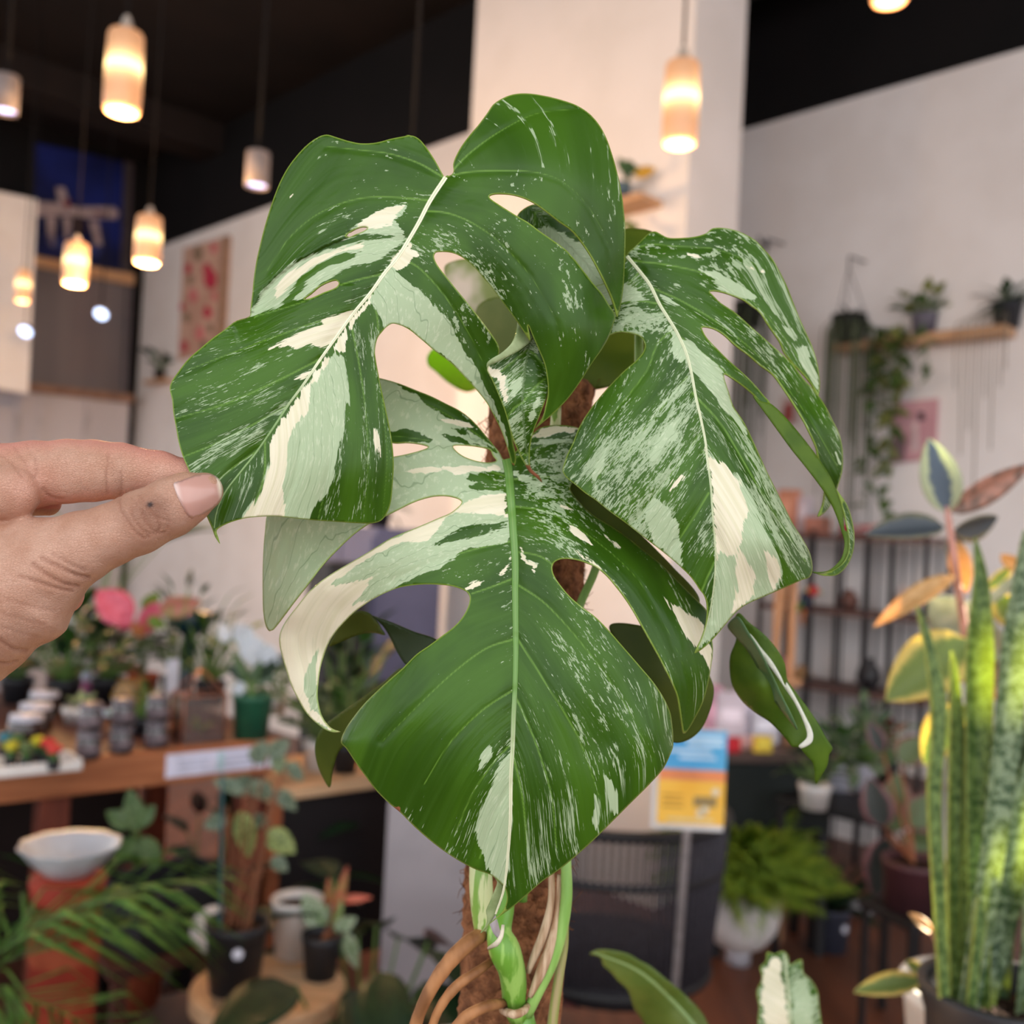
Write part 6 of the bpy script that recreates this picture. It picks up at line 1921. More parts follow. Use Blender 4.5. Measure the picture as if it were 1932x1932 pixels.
MB().lathe([(.0, .004), (.05, .004), (.058, 0)], n=20).obj('cone', pm('speaker_cone', (52, 50, 54), None, 30, .5, .3), sp, loc=(0, -.101, 1.22), rot=(math.radians(90), 0, 0))
p = bush(0, 0, 'trailing green plant on the blue-grey cabinet', [LD, LG], 20, .1, .08, pot_r=.06, pot_h=.08, shape=B_OV, loc=(cb.location[0], cb.location[1], 1.521), name='cabinet_plant', e=(-30, 60))
# teal canister and pale box seen through the lower gap
q = at(822, 1190, 3.3)
tc = thing('teal_canister', (q[0] - .02, q[1] + .05, pn.location[2]), 'teal canister standing on the white plinth', 'canister')
tc.location = (pn.location[0] + .03, pn.location[1], q0[2] + .561)
MB().lathe([(0, 0), (.05, 0), (.052, .004), (.052, .14), (.05, .145)], n=24).obj('body', pm('teal_tin', (44, 120, 130), (36, 104, 114), 10, .4, .4), tc)
MB().lathe([(.053, .14), (.054, .145), (.054, .16), (.05, .165), (0, .165)], n=24).obj('lid', pm('teal_lid', (150, 140, 138), None, 10, .4, .4), tc)

# ================================================================== middle right: chair, sign, planters
M_ROPE = pm('black_rope', (66, 63, 70), (44, 42, 48), 160, .7, .25, bump=.3); M_FRAME = pm('black_frame', (22, 21, 24), None, 20, .5, .4)
q = at(1150, 1700, 2.55)
ch = thing('rope_chair', (q[0], q[1], 0), 'black woven rope armchair below the sign board', 'chair')
CT = q[2] + .235
def arc(r, z, a0, a1, n=24, sag=0.0):
    return [(r * math.cos(math.radians(a)), r * .9 * math.sin(math.radians(a)), z + sag * math.sin(math.pi * i / (n - 1))) for i, a in enumerate(np.linspace(a0, a1, n))]
MB().tube(arc(.285, CT, 150, 390, sag=.0), .014, 10).obj('top_rail', M_FRAME, ch)
MB().tube(arc(.275, CT - .12, 150, 390), .010, 8).obj('middle_rail', M_FRAME, ch)
MB().tube(arc(.25, .45, 150, 390), .014, 10).obj('bottom_rail', M_FRAME, ch)
for i, a_ in enumerate(np.linspace(152, 388, 62)):
    c0, s0 = math.cos(math.radians(a_)), math.sin(math.radians(a_))
    c1, s1 = math.cos(math.radians(a_ + 4)), math.sin(math.radians(a_ + 4))
    MB().tube([(.285 * c0, .2565 * s0, CT), (.275 * c0, .2475 * s0, CT - .12), (.25 * c1, .225 * s1, .45)], .0072, 6).obj('rope', M_ROPE, ch)
MB().lathe([(0, .42), (.22, .42), (.235, .435), (.235, .47), (.22, .485), (0, .49)], n=28).obj('seat', pm('black_cushion', (34, 32, 36), None, 40, .8, .2), ch)
for a_ in (40, 140, 220, 320):
    MB().tube([(.2 * math.cos(math.radians(a_)), .18 * math.sin(math.radians(a_)), .43), (.27 * math.cos(math.radians(a_)), .25 * math.sin(math.radians(a_)), 0)], [.013, .010], 8).obj('leg', M_FRAME, ch)

# sign on a pole
q = at(1303, 1464, 2.2)
sg = thing('sign_stand', (*floor_at(1240, 2.2)[:2], 0), 'blue, orange and yellow sign board on a thin grey pole', 'sign')
so_ = np.array(sg.location)
fl = q - so_
M_POLE = pm('grey_pole', (150, 142, 142), None, 40, .4, .4, metal=.3)
MB().tube([(fl[0] - .03, 0.012, .01), (fl[0] - .002, 0.012, fl[2] - .08), (fl[0], .012, fl[2] + .08)], .0085, 10).obj('pole', M_POLE, sg)
MB().lathe([(0, 0), (.11, 0), (.11, .008), (.02, .016), (0, .016)], n=28).obj('base', M_POLE, sg, loc=(fl[0] - .03, .012, 0))
W_, H_ = .145, .205
def sgpart(nm, x, z, w, h, mt, y=0.0, th=.004):
    return MB().box((fl[0] + x, y - .002, fl[2] + z), (w, th, h), 0).obj(nm, mt, sg, smooth=False)
sgpart('back_board', -.006, -.004, W_ + .012, H_ + .012, pm('sign_white', (226, 222, 220), None, 10, .4, .4), .004, .006)
sgpart('blue_field', 0, .060, W_, .085, pm('sign_blue', (88, 170, 214), (70, 152, 204), 8, .4, .4))
sgpart('orange_band', 0, .006, W_, .024, pm('sign_orange', (232, 142, 92), None, 8, .4, .4))
sgpart('yellow_field', 0, -.053, W_, .094, pm('sign_yellow', (240, 188, 78), (232, 172, 60), 8, .4, .4))
for x, z, w, h, c_ in ((.02, .088, .09, .008, (206, 230, 244)), (.025, .074, .08, .008, (206, 230, 244)), (-.01, .058, .1, .007, (206, 230, 244)), (.01, .044, .08, .006, (206, 230, 244)), (.03, -.05, .05, .022, (150, 128, 84)), (-.04, -.05, .045, .006, (206, 156, 62)), (-.04, -.062, .045, .006, (206, 156, 62)), (0, -.09, .1, .006, (230, 214, 160)), (-.04, -.038, .045, .006, (206, 156, 62))):
    sgpart('print_line', x, z, w, h, pm('print_%d_%d' % (c_[0], c_[2]), c_, None, 10, .4, .4), -.0026, .001)
for x, z in ((.052, -.028), (.02, -.075), (.03, -.068)):
    MB().lathe([(0, 0), (.009, 0)], n=14).obj('round_sticker', pm('sticker', (236, 222, 190), None, 10, .4, .4), sg, loc=(fl[0] + x, -.0052, fl[2] + z), rot=(math.radians(90), 0, 0))

# fern in a white footed planter
fb0 = onz(1392, 1816, 0.0)
fp_ = thing('fern_planter', fb0, 'lime green fern in a round white footed planter on the floor', 'plant')
k_ = np.linalg.norm((fb0 - CAM)) / FPX
R_ = 68 * k_
MB().lathe([(0, .0), (R_ * .30, .0), (R_ * .30, .06), (R_ * .27, .075)], n=20).obj('foot', pm('planter_foot', (206, 202, 210), None, 8, .3, .5), fp_)
MB().lathe([(R_ * .3, .05), (R_ * .62, .075), (R_ * .9, .13), (R_ * 1.0, .19), (R_ * .96, .25), (R_ * .86, .285), (R_ * .82, .29), (R_ * .8, .275), (R_ * .9, .2), (0, .16)], n=36).obj('bowl', M_WHT, fp_)
MB().lathe([(0, .265), (R_ * .8, .262)], n=20).obj('soil', M_SOIL, fp_)
fr2 = frond(20, .32, .085, leafmat('leaf_fern', (164, 190, 60), (124, 156, 44), trans=.35), .62, .07)
for i in range(100):
    a_ = math.radians(i * 137.5); e_ = math.radians(random.uniform(22, 88))
    obj('frond', fr2, fp_, matrix=Matrix.Translation((.03 * math.cos(a_), .03 * math.sin(a_), .27)) @ Matrix.Rotation(a_, 4, 'Z') @ Matrix.Rotation(-e_ + .2, 4, 'Y') @ Matrix.Scale(random.uniform(.7, 1.1), 4))
# grey pot with dark strap plant
b_ = onz(1566, 1790, 0)
gp = thing('strap_plant', b_, 'slate grey pot with a dark strap-leaved plant on the floor behind the fern', 'plant')
pot_parts(gp, .072, .16, pm('slate_pot', (62, 64, 78), (54, 56, 70), 10, .5, .4), taper=.85)
spray(gp, 26, bmesh_of('st2', LD, w=.075, droop=.5, shape='strap', n=10), .15, .18, .3, 30, 85)
MB().lathe([(0, 0), (.014, 0)], n=14).obj('price_dot', pm('dot_white', (214, 212, 224)), gp, loc=(.03, -.069, .1), rot=(math.radians(85), 0, .4))
ds = thing('clear_dish', onz(1626, 1725, .0) + np.array((0, 0, .0)), 'clear plastic dish on the floor right of the slate grey pot', 'dish')
MB().lathe([(0, .004), (.05, .004), (.07, .03), (.074, .032), (.068, .028), (.05, 0), (0, 0)], n=24).obj('body', pm('clear_plastic', (170, 164, 170), (150, 146, 150), 20, .15, .6), ds)
MB().lathe([(.07, .03), (.076, .032), (.07, .035)], n=24).obj('rim', M_WHT, ds)
# prayer plant with pink-edged leaves in a burgundy planter
b_ = at(1722, 1712, 2.75)
pst = thing('plant_stand', (b_[0], b_[1], 0), 'slim black stand under the burgundy planter at the right', 'stand', rz=.4)
MB().box((0, 0, b_[2] - .012), (.2, .2, .022), bev=.003).obj('top', M_FRAME, pst, smooth=False)
for sx in (-1, 1):
    for sy in (-1, 1):
        MB().box((sx * .085, sy * .085, (b_[2] - .023) / 2), (.014, .014, b_[2] - .023)).obj('leg', M_FRAME, pst, smooth=False)
pp_ = thing('prayer_plant', b_, 'plant with round pink-edged leaves in a burgundy planter left of the snake plant', 'plant')
pot_parts(pp_, .085, .13, pm('burgundy_pot', (78, 44, 48), (64, 36, 40), 8, .5, .4), taper=.9)
ppd = np.linalg.norm((b_ - CAM)[:2])
CM_P = centre_mat('leaf_prayer', (62, 66, 62), (150, 104, 106), .8, .75); CM_P2 = centre_mat('leaf_prayer_green', (96, 112, 70), (140, 96, 90), .8, .8)
for b, t2, w, m_ in (((1672, 1578), (1655, 1700), 74, CM_P), ((1690, 1590), (1725, 1660), 50, CM_P), ((1668, 1560), (1640, 1470), 60, CM_P), ((1690, 1570), (1690, 1460), 70, CM_P2), ((1720, 1560), (1760, 1500), 70, CM_P2), ((1700, 1580), (1780, 1600), 50, CM_P2), ((1665, 1420), (1640, 1360), 34, CM_P), ((1700, 1440), (1740, 1390), 60, CM_P2)):
    dq = ppd - random.uniform(.02, .1)
    pxleaf(pp_, b, t2, w, m_, dq, roll=random.uniform(-.3, .3))
    stick(pp_, (0, 0, .12), at(*b, dq) - np.array(b_), .004, M_BROWNST)

# counter with boxes behind the sign
q = at(1430, 1418, 3.72)
KZ = q[2]
cn = thing('dark_counter', (q[0] + .06, q[1] + .15, 0), 'dark counter behind the sign board', 'counter', rz=math.radians(8))
MB().box((0, 0, KZ - .02), (.46, .30, .04), bev=.003).obj('top', pm('counter_top', (96, 76, 70), None, 5, .5, .3), cn, smooth=False)
MB().box((0, .01, KZ - .17), (.42, .26, .26)).obj('body', pm('counter_body', (26, 32, 30), None, 5, .6, .3), cn, smooth=False)
for i, (px, py, w, d_, h, c_, lb) in enumerate(((1382, 1420, .05, .03, .055, (190, 34, 44), 'small red box on the dark counter'), (1438, 1420, .065, .03, .06, (228, 196, 74), 'small yellow box on the dark counter'), (1410, 1412, .05, .03, .045, (214, 176, 180), 'small pink box between the red and yellow boxes'),
                                              (1375, 1404, .12, .04, .20, (214, 200, 210), 'tall pale lilac box at the back of the counter'), (1440, 1402, .11, .04, .13, (210, 206, 216), 'squat white box at the back of the counter'), (1342, 1402, .06, .04, .22, (200, 150, 168), 'tall rose box at the left of the counter'), (1406, 1400, .05, .03, .26, (176, 170, 186), 'narrow grey-lilac box at the back of the counter'))):
    bp_ = onz(px, py, KZ)
    bx_ = thing('box', bp_ + np.array((0, 0, .001)), lb, 'box', 'small boxes on the dark counter', rz=math.radians(8))
    MB().box((0, 0, h / 2), (w, d_, h), bev=.002).obj('carton', pm('carton_%d' % i, c_, [x * .9 for x in c_], 10, .5, .3), bx_, smooth=False)
    MB().box((0, -d_ / 2 - .0006, h * .55), (w * .7, .001, h * .25)).obj('print_patch', pm('cartonp_%d' % i, [min(255, x * 1.12 + 14) for x in c_], None, 10, .5, .3), bx_, smooth=False)
for sx in (-1, 1):
    for sy in (-1, 1):
        MB().box((sx * .2, sy * .11, (KZ - .3) / 2), (.03, .03, KZ - .3)).obj('leg', M_FRAME, cn, smooth=False)
# black side table with white pots
q = at(1605, 1515, 3.6)
bt = thing('black_table', (q[0], q[1], 0), 'low black table with white pots behind the fern', 'table', rz=math.radians(-45))
MB().box((0, 0, q[2] - .012), (.44, .30, .024), bev=.003).obj('top', M_FRAME, bt, smooth=False)
for sx in (-1, 1):
    for sy in (-1, 1):
        MB().box((sx * .2, sy * .13, (q[2] - .024) / 2), (.022, .022, q[2] - .024)).obj('leg', M_FRAME, bt, smooth=False)
bq = q[2]
for px, py, r_, h_, mt, lb, ms in ((1536, 1525, .055, .085, M_WHT, 'white square-shouldered pot at the front of the black table', [LD, LD]), (1580, 1490, .05, .1, pm('lilac_white', (214, 212, 224), None, 10, .4, .4), 'left white pot at the back of the black table', [LGREY, LG]), (1625, 1490, .05, .1, pm('lilac_white', (214, 212, 224)), 'right white pot with a bushy grey-green plant on the black table', [LGREY, leafmat('leaf_sage', (128, 146, 120), (96, 120, 92))])):
    w_ = onz(px, py, bq)
    sg_ = 'right' in lb
    bush(0, 0, lb, ms, 64 if sg_ else 24, .22 if sg_ else .12, .08, pot_r=r_, pot_h=h_, potm=mt, shape=B_OV, loc=(w_[0], w_[1], bq), name='table_plant', e=(0, 88) if sg_ else (25, 85))
w_ = onz(1672, 1478, bq)
bush(0, 0, 'red-leaved plant at the right end of the black table', [LRED, leafmat('leaf_crimson', (140, 30, 44), (110, 24, 36)), LD], 24, .14, .07, pot_r=.045, pot_h=.08, shape=B_OV, loc=(w_[0], w_[1], bq), name='red_plant', e=(35, 88))

# ================================================================== metal rack on the right wall
kk = KR - .10
ra = oncol(1486, 1100, 1, 1, kk); rb_ = oncol(1800, 1100, 1, 1, kk)
rl = np.linalg.norm((rb_ - ra)[:2])
rc = (ra + rb_) / 2 - BX * .16
rk = thing('metal_rack', (rc[0], rc[1], 0), 'black metal rack with wooden shelves against the right wall', 'rack', rz=math.radians(-45))
RZ = [.42, .84, 1.225, 1.60]
M_RSH = pm('rack_wood', (112, 82, 74), (92, 66, 60), 5, .6, .3, stretch=(1, 8, 8)); M_RM = pm('rack_metal', (38, 36, 40), None, 20, .5, .4)
for z in RZ:
    MB().box((0, 0, z - .013), (rl, .3, .026), bev=.002).obj('shelf', M_RSH, rk, smooth=False)
for x in np.linspace(-rl / 2 + .015, rl / 2 - .015, 4):
    for y in (-.14, .14):
        MB().box((x, y, .81), (.02, .02, 1.62)).obj('upright', M_RM, rk, smooth=False)
for y in (-.14, .14):
    for x in np.linspace(-rl / 2 + .1, rl / 2 - .1, 5):
        MB().tube([(x + .03, y, .03), (x + .03, y, 1.58)], .005, 6).obj('rod', M_RM, rk)


def on_rack(lv, u, v=-.04):
    a_ = math.radians(-45)
    return np.array((rc[0] + u * math.cos(a_) - v * math.sin(a_), rc[1] + u * math.sin(a_) + v * math.cos(a_), RZ[lv] + .0005))


RG = 'goods on the metal rack'
def roll_(u, lb, c1, c2, L):
    p_ = thing('paper_roll', on_rack(3, u, -.05), lb, 'paper roll', RG, rz=math.radians(-45))
    MB().tube([(-L / 2, 0, .03), (L / 2, 0, .03)], .03, 16).obj('roll', pm('roll_' + lb[:9], c1, c2, 26, .4, .4, contrast=(.46, .54)), p_)
    MB().tube([(-L / 2 - .004, 0, .03), (-L / 2 + .05, 0, .03)], .0308, 16).obj('band', pm('roll_band', (196, 50, 70), None, 20, .4, .4), p_)
roll_(.18, 'patterned red and white paper roll on top of the rack', (226, 206, 206), (196, 90, 90), .42)
for i, (u, v_, w, d_, h, c_, lb) in enumerate(((-.38, .02, .09, .09, .235, (236, 160, 128), 'tall orange box at the left end of the rack top'), (-.30, .05, .06, .06, .2, (226, 214, 222), 'white box beside the orange box on the rack top'), (-.2, .0, .1, .1, .09, (196, 128, 108), 'terracotta-coloured box on the rack top'))):
    p_ = thing('carton_box', on_rack(3, u, v_), lb, 'box', RG, rz=math.radians(-45))
    MB().box((0, 0, h / 2), (w, d_, h), bev=.002).obj('carton', pm('rackbox_%d' % i, c_, [x * .88 for x in c_], 8, .5, .3), p_, smooth=False)
    MB().box((0, -d_ / 2 - .0006, h * .6), (w * .8, .001, h * .3)).obj('print_patch', pm('rackboxp_%d' % i, [min(255, x + 22) for x in c_], None, 8, .5, .3), p_, smooth=False)
def vase(lv, u, r, h, mt, lb, v=-.02):
    p_ = thing('vase', on_rack(lv, u, v), lb, 'vase', RG)
    MB().lathe([(0, 0), (r * .7, 0), (r, h * .35), (r * .85, h * .7), (r * .45, h * .88), (r * .55, h), (r * .48, h), (r * .4, h * .88), (0, h * .5)], n=20).obj('body', mt, p_)
    MB().lathe([(r * .45, h * .985), (r * .58, h), (r * .45, h * 1.01)], n=20).obj('lip', mt, p_)
vase(2, .0, .05, .1, pm('brown_vase', (120, 78, 66), None, 10, .4, .4), 'brown vase on the upper shelf of the rack')
vase(2, .28, .045, .14, pm('pale_vase', (198, 182, 178), None, 10, .4, .4), 'pale vase at the right of the rack\'s upper shelf')
vase(1, -.36, .045, .1, pm('rose_vase', (190, 132, 128), None, 10, .4, .4), 'rose vase at the left of the rack\'s middle shelf')
vase(1, -.24, .05, .07, pm('tan_vase', (186, 142, 96), None, 10, .4, .4), 'squat tan vase on the rack\'s middle shelf')
vase(1, .12, .06, .15, pm('black_vase', (36, 32, 36), None, 10, .3, .5), 'black vase on the rack\'s middle shelf')
vase(1, .26, .04, .12, pm('rust_vase', (128, 62, 54), None, 10, .4, .4), 'rust vase at the right of the rack\'s middle shelf')
vase(0, -.2, .06, .12, M_WHT, 'white vase on the lowest shelf of the rack')
# colourful bird ornament
q = on_rack(2, -.17, -.152)
bd_ = thing('bird_ornament', q + np.array((0, 0, .0)), 'colourful bird ornament perched at the front of the rack', 'ornament')
bm_ = [pm('bird_navy', (36, 42, 62), None, 30, .5, .4), pm('bird_red', (206, 56, 58), None, 30, .5, .4), pm('bird_green', (84, 150, 70), None, 30, .5, .4), pm('bird_yellow', (214, 190, 60), None, 30, .5, .4), pm('bird_orange', (222, 130, 70), None, 30, .5, .4)]
MB().ball((0, 0, .03), (.03, .03, .055), 14, 10).obj('body', bm_[0], bd_)
MB().ball((.035, -.01, .085), (.03, .025, .03), 12, 8).obj('head', bm_[1], bd_)
MB().tube([(.055, -.01, .085), (.085, -.01, .075)], [.012, .002], 8).obj('beak', bm_[3], bd_)
MB().tube([(-.02, -.01, .02), (-.06, -.02, -.03), (-.09, -.02, .01)], [.02, .025, .004], 8, flat=.4).obj('wing', bm_[2], bd_)
MB().tube([(-.01, -.01, -.01), (-.015, -.02, -.06), (-.01, -.02, -.1)], [.02, .018, .004], 8, flat=.5).obj('tail', bm_[4], bd_)
MB().tube([(.02, 0, .06), (.0, -.02, .1)], [.014, .004], 8).obj('crest', bm_[3], bd_)
# leaning wooden slat
q = at(1476, 1250, 3.9)
sl_ = thing('wooden_slats', (q[0], q[1], 0), 'pale wooden easel leaning left of the metal rack', 'easel', rz=.2)
for dx in (-.03, .035):
    MB().box((dx, 0, .72), (.022, .02, 1.44), bev=.002).obj('slat', pm('easel_wood', (196, 144, 104), None, 6, .55, .3), sl_, smooth=False)
MB().box((0, -.02, 1.0), (.14, .02, .025), bev=.002).obj('ledge', pm('easel_wood', (196, 144, 104)), sl_, smooth=False)
MB().tube([(0, .0, 1.38), (0, .3, 0)], .01, 8).obj('back_leg', pm('easel_wood', (196, 144, 104)), sl_)

# ================================================================== right wall: shelf, hanging plants, prints
ws0 = oncol(1562, 652, 1, 1, KR - .2); ws1 = oncol(1897, 622, 1, 1, KR - .2)
wc_ = (ws0 + ws1) / 2
shf = thing('long_wall_shelf', wc_ + BX * .1, 'long oak shelf high on the right wall', 'shelf', rz=math.radians(-45))
sl2 = np.linalg.norm((ws1 - ws0)[:2])
MB().box((0, 0, 0), (sl2, .2, .045), bev=.004).obj('board', M_OAK, shf, smooth=False)
for sx in (-.35, .35):
    MB().box((sx * sl2, .085, -.05), (.02, .02, .07)).obj('bracket', M_RM, shf, smooth=False)
SHZ = wc_[2] + .0225


def on_shelf(u, v=0.0):
    a_ = math.radians(-45)
    b_ = np.array(shf.location)
    return np.array((b_[0] + u * math.cos(a_) - v * math.sin(a_), b_[1] + u * math.sin(a_) + v * math.cos(a_), SHZ))


def vine(root, start, length, mesh, stem, n, spread, size, sway=.02, rng=random):
    """hanging stem with leaves along it"""
    x, y, z = start
    pts = [(x, y, z)]
    for i in range(8):
        pts.append((pts[-1][0] + rng.uniform(-sway, sway), pts[-1][1] + rng.uniform(-sway, sway) * .5, z - length * (i + 1) / 8))
    MB().tube(pts, .0022, 5).obj('vine_stem', stem, root)
    for i in range(n):
        t = (i + .5) / n * 8
        k = min(7, int(t)); f = t - k
        b_ = np.array(pts[k]) * (1 - f) + np.array(pts[k + 1]) * f
        a_ = rng.uniform(0, 2 * math.pi)
        obj('leaf', mesh, root, matrix=orient(b_, (math.cos(a_), math.sin(a_), rng.uniform(-.8, .1)), size * rng.uniform(.7, 1.2), rng.uniform(-.6, .6)))


LV = leafmat('leaf_pothos', (92, 116, 58), (64, 92, 40)); LVP = leafmat('leaf_pothos_yellow', (152, 152, 84), (110, 124, 60))
p_ = thing('trailing_pothos', on_shelf(.02), 'trailing pothos in a grey pot hanging far down from the middle of the wall shelf', 'plant')
pot_parts(p_, .065, .12, pm('grey_pot', (116, 112, 126), (98, 94, 108), 10, .5, .4))
spray(p_, 30, [B_HE(LV), B_HE(LVP)], .12, .06, .09, 0, 75, M_GSTALK, .03, .12)
a45 = np.array((S2, -S2, 0))
for u, v_, L_, n_ in ((-.16, -.12, .75, 26), (-.1, -.12, .5, 22), (-.2, -.11, .95, 16), (-.06, -.12, .32, 16), (-.12, -.13, 1.0, 14), (.04, -.12, .3, 8), (-.17, -.12, .35, 16)):
    s_ = a45 * u + BX * v_
    vine(p_, (s_[0], s_[1], .05), L_, B_HE(LVP if n_ in (26, 22) else LV), M_GSTALK, n_, .05, .085)
p_ = thing('spiky_trailing_plant', on_shelf(.42), 'spiky dark plant in a dark pot dangling thin roots from the wall shelf', 'plant')
pot_parts(p_, .07, .12, pm('dark_grey_pot', (44, 46, 52), None, 10, .5, .4))
spray(p_, 22, B_ST(LD), .12, .12, .2, -10, 70)
spray(p_, 10, B_OV(LG), .12, .05, .08, 20, 70, M_GSTALK, .03, .08)
for u, L_ in ((-.22, .62), (-.17, .5), (-.12, .78), (-.07, .35), (-.02, .6), (.03, .3), (-.27, .3), (.06, .22)):
    s_ = a45 * u * .7 + BX * -.115
    MB().tube([(s_[0] * .3, s_[1] * .3, .1), (s_[0], s_[1], .02), (s_[0] * 1.02, s_[1] * 1.02, -L_ * .5), (s_[0] * .98, s_[1] * 1.0, -L_)], .003, 5).obj('root', pm('thin_root', (128, 120, 104), None, 40, .7, .2), p_)


def basket(px, py, hx, hy, lb, n=46, L=(.35, 1.1)):
    c = oncol(px, py, 1, 1, KR - .26)
    hk = oncol(hx, hy, 1, 1, KR - .26)
    p_ = thing('hanging_basket', c, lb, 'plant', 'hanging baskets on the right wall')
    MB().lathe([(0, -.08), (.07, -.08), (.09, .05), (.093, .055), (.085, .055), (.07, 0), (0, 0)], n=24).obj('basket', pm('basket_dark', (44, 46, 40), (32, 34, 30), 30, .7, .2), p_)
    top = hk - c
    for a_ in (0, 2.1, 4.2):
        MB().tube([(.088 * math.cos(a_), .088 * math.sin(a_), .05), tuple(top)], .0025, 5).obj('wire', pm('wire_grey', (84, 76, 74), None, 30, .5, .3), p_)
    MB().tube([tuple(top), tuple(top + np.array((0, 0, .06))), tuple(top + BX * .28 + np.array((0, 0, .08)))], .005, 6).obj('hook', M_RM, p_)
    spray(p_, 26, B_LA(LD), .04, .06, .1, -20, 70)
    mst = pm('string_green', (98, 104, 80), (74, 82, 60), 60, .6, .3)
    for i in range(n):
        a_ = random.uniform(0, 6.28); r_ = random.uniform(.075, .14); l_ = random.uniform(*L)
        x, y = r_ * math.cos(a_), r_ * math.sin(a_)
        MB().tube([(x * .6, y * .6, .04), (x, y, -.02), (x * 1.04, y * 1.04, -l_ * .5), (x, y, -l_)], .0032, 5).obj('string', mst, p_)


basket(1602, 615, 1602, 505, 'dark hanging basket with long thread-like strands at the left end of the wall shelf')
basket(1412, 590, 1446, 470, 'dark hanging basket half hidden behind the right leaf', n=40, L=(.5, 1.1))
pk = pic('pink_print', PL_R, [(1690, 760), (1772, 752), (1766, 866), (1684, 875)], .02, pm('print_rose_paper', (206, 158, 164), (196, 146, 154), 5, .6, .2), 'small pink print with a dark figure low on the right wall', 'picture')
for pts, m_ in (([(1735, 780), (1745, 778), (1750, 792), (1738, 796)], pm('print_black', (70, 56, 64), None, 20, .6, .2)), ([(1684, 835), (1700, 815), (1712, 830), (1710, 870), (1685, 873)], pm('print_grey2', (140, 116, 120), None, 20, .6, .2)), ([(1725, 800), (1735, 795), (1738, 850), (1722, 855)], pm('print_pale2', (226, 196, 198), None, 20, .6, .2))):
    panel('print_shape', PL_R, pts, .003, m_, pk, off=.021)
rp = pic('red_print', PL_R, [(1478, 750), (1512, 746), (1508, 800), (1474, 805)], .02, pm('print_pale3', (214, 190, 186), None, 5, .6, .2), 'small print with a red figure seen through the right leaf', 'picture')
panel('print_shape', PL_R, [(1484, 765), (1500, 760), (1498, 795), (1482, 797)], .003, pm('print_brick', (170, 76, 72), None, 20, .6, .2), rp, off=.021)
hk = thing('wall_hook', oncol(1446, 462, 1, 1, KR - .01), 'small dark hook on the right wall above the right leaf', 'hook')
MB().tube([(0, 0, 0), tuple(-BX * .06), tuple(-BX * .08 + np.array((0, 0, .03)))], .008, 8).obj('arm', M_RM, hk)
MB().lathe([(0, 0), (.02, 0), (.02, .006), (0, .008)], n=14).obj('plate', M_RM, hk, rot=(math.radians(90), 0, math.radians(-45)))

# ================================================================== near right: snake plant, rubber plant, young leaves, their table
NT_Z = .84
nt = thing('plant_table', (.18, .78, 0), 'pale wooden table under the snake plant and the nearest pots', 'table')
MB().box((0, 0, NT_Z - .02), (1.5, .82, .04), bev=.004).obj('top', M_LWOOD, nt, smooth=False)
for sx in (-1, 1):
    for sy in (-1, 1):
        MB().box((sx * .7, sy * .36, (NT_Z - .04) / 2), (.05, .05, NT_Z - .04)).obj('leg', M_LWOOD, nt, smooth=False)
mp_ = thing('monstera_pot', (PLANT_BASE[0], PLANT_BASE[1] + .02, NT_Z), 'large cream pot under the big white-splashed plant', 'pot')
pot_parts(mp_, .13, PLANT_BASE[2] - NT_Z + .012, pm('monstera_pot', (206, 196, 186), None, 8, .5, .4), soil=True)

# snake plant
SD = 1.0
sb = at(1893, 1862, SD)
sn = thing('snake_plant', (sb[0], sb[1], NT_Z), 'banded snake plant with upright sword leaves in a dark pot at the right edge', 'plant')
ph = sb[2] - NT_Z
MB().lathe([(0, 0), (.058, 0), (.072, ph - .03), (.074, ph - .028), (.08, ph - .004), (.079, ph), (.072, ph), (.070, ph - .006), (.066, ph - .03), (.064, ph - .05)], n=40).obj('pot', pm('dark_pot', (50, 48, 50), (40, 38, 41), 30, .5, .4), sn)
MB().lathe([(0, ph - .028), (.03, ph - .024), (.067, ph - .03)], n=24).obj('soil', M_SOIL, sn)
gb = MB()
for i in range(160):
    a_ = random.uniform(0, 6.28); r_ = .062 * math.sqrt(random.random()); s_ = random.uniform(.002, .005)
    gb.ball((r_ * math.cos(a_), r_ * math.sin(a_), ph - .027), (s_, s_ * .8, s_ * .6), 6, 4)
tag(gb.obj('bark_chips', pm('bark', (84, 60, 46), (52, 36, 30), 60, .9, .2), sn), kind='stuff')


def snake_mat(name, c1, c2, yl):
    m, t, b = newmat(name)
    l = t.attr('along'); s_ = t.attr('across')
    w = t.noise(t.comb(t.math('MULTIPLY', l, 62), t.math('MULTIPLY', s_, 1.5), 1.0), 1.0, 2.5, .55, .8)
    col = t.mix(t.ramp(w, .44, .56), s2l(c1), s2l(c2))
    col = t.mix(t.math('MULTIPLY', t.ramp(t.math('ABSOLUTE', s_), .84, .93), yl), col, s2l((196, 196, 96)))
    t.put(b.inputs['Base Color'], col)
    b.inputs['Roughness'].default_value = .42
    tr = t.node('ShaderNodeBsdfTranslucent'); t.put(tr.inputs[0], t.mix(.55, col, s2l((206, 214, 70))))
    mx = t.node('ShaderNodeMixShader'); mx.inputs[0].default_value = .34
    t.l.new(b.outputs[0], mx.inputs[1]); t.l.new(tr.outputs[0], mx.inputs[2]); t.l.new(mx.outputs[0], t.n['Material Output'].inputs[0])
    return m


SM1 = snake_mat('snake_green', (60, 92, 44), (122, 148, 84), .5); SM2 = snake_mat('snake_grey', (64, 92, 62), (150, 168, 134), .0); SM3 = snake_mat('snake_dark', (26, 52, 38), (60, 90, 62), .2)


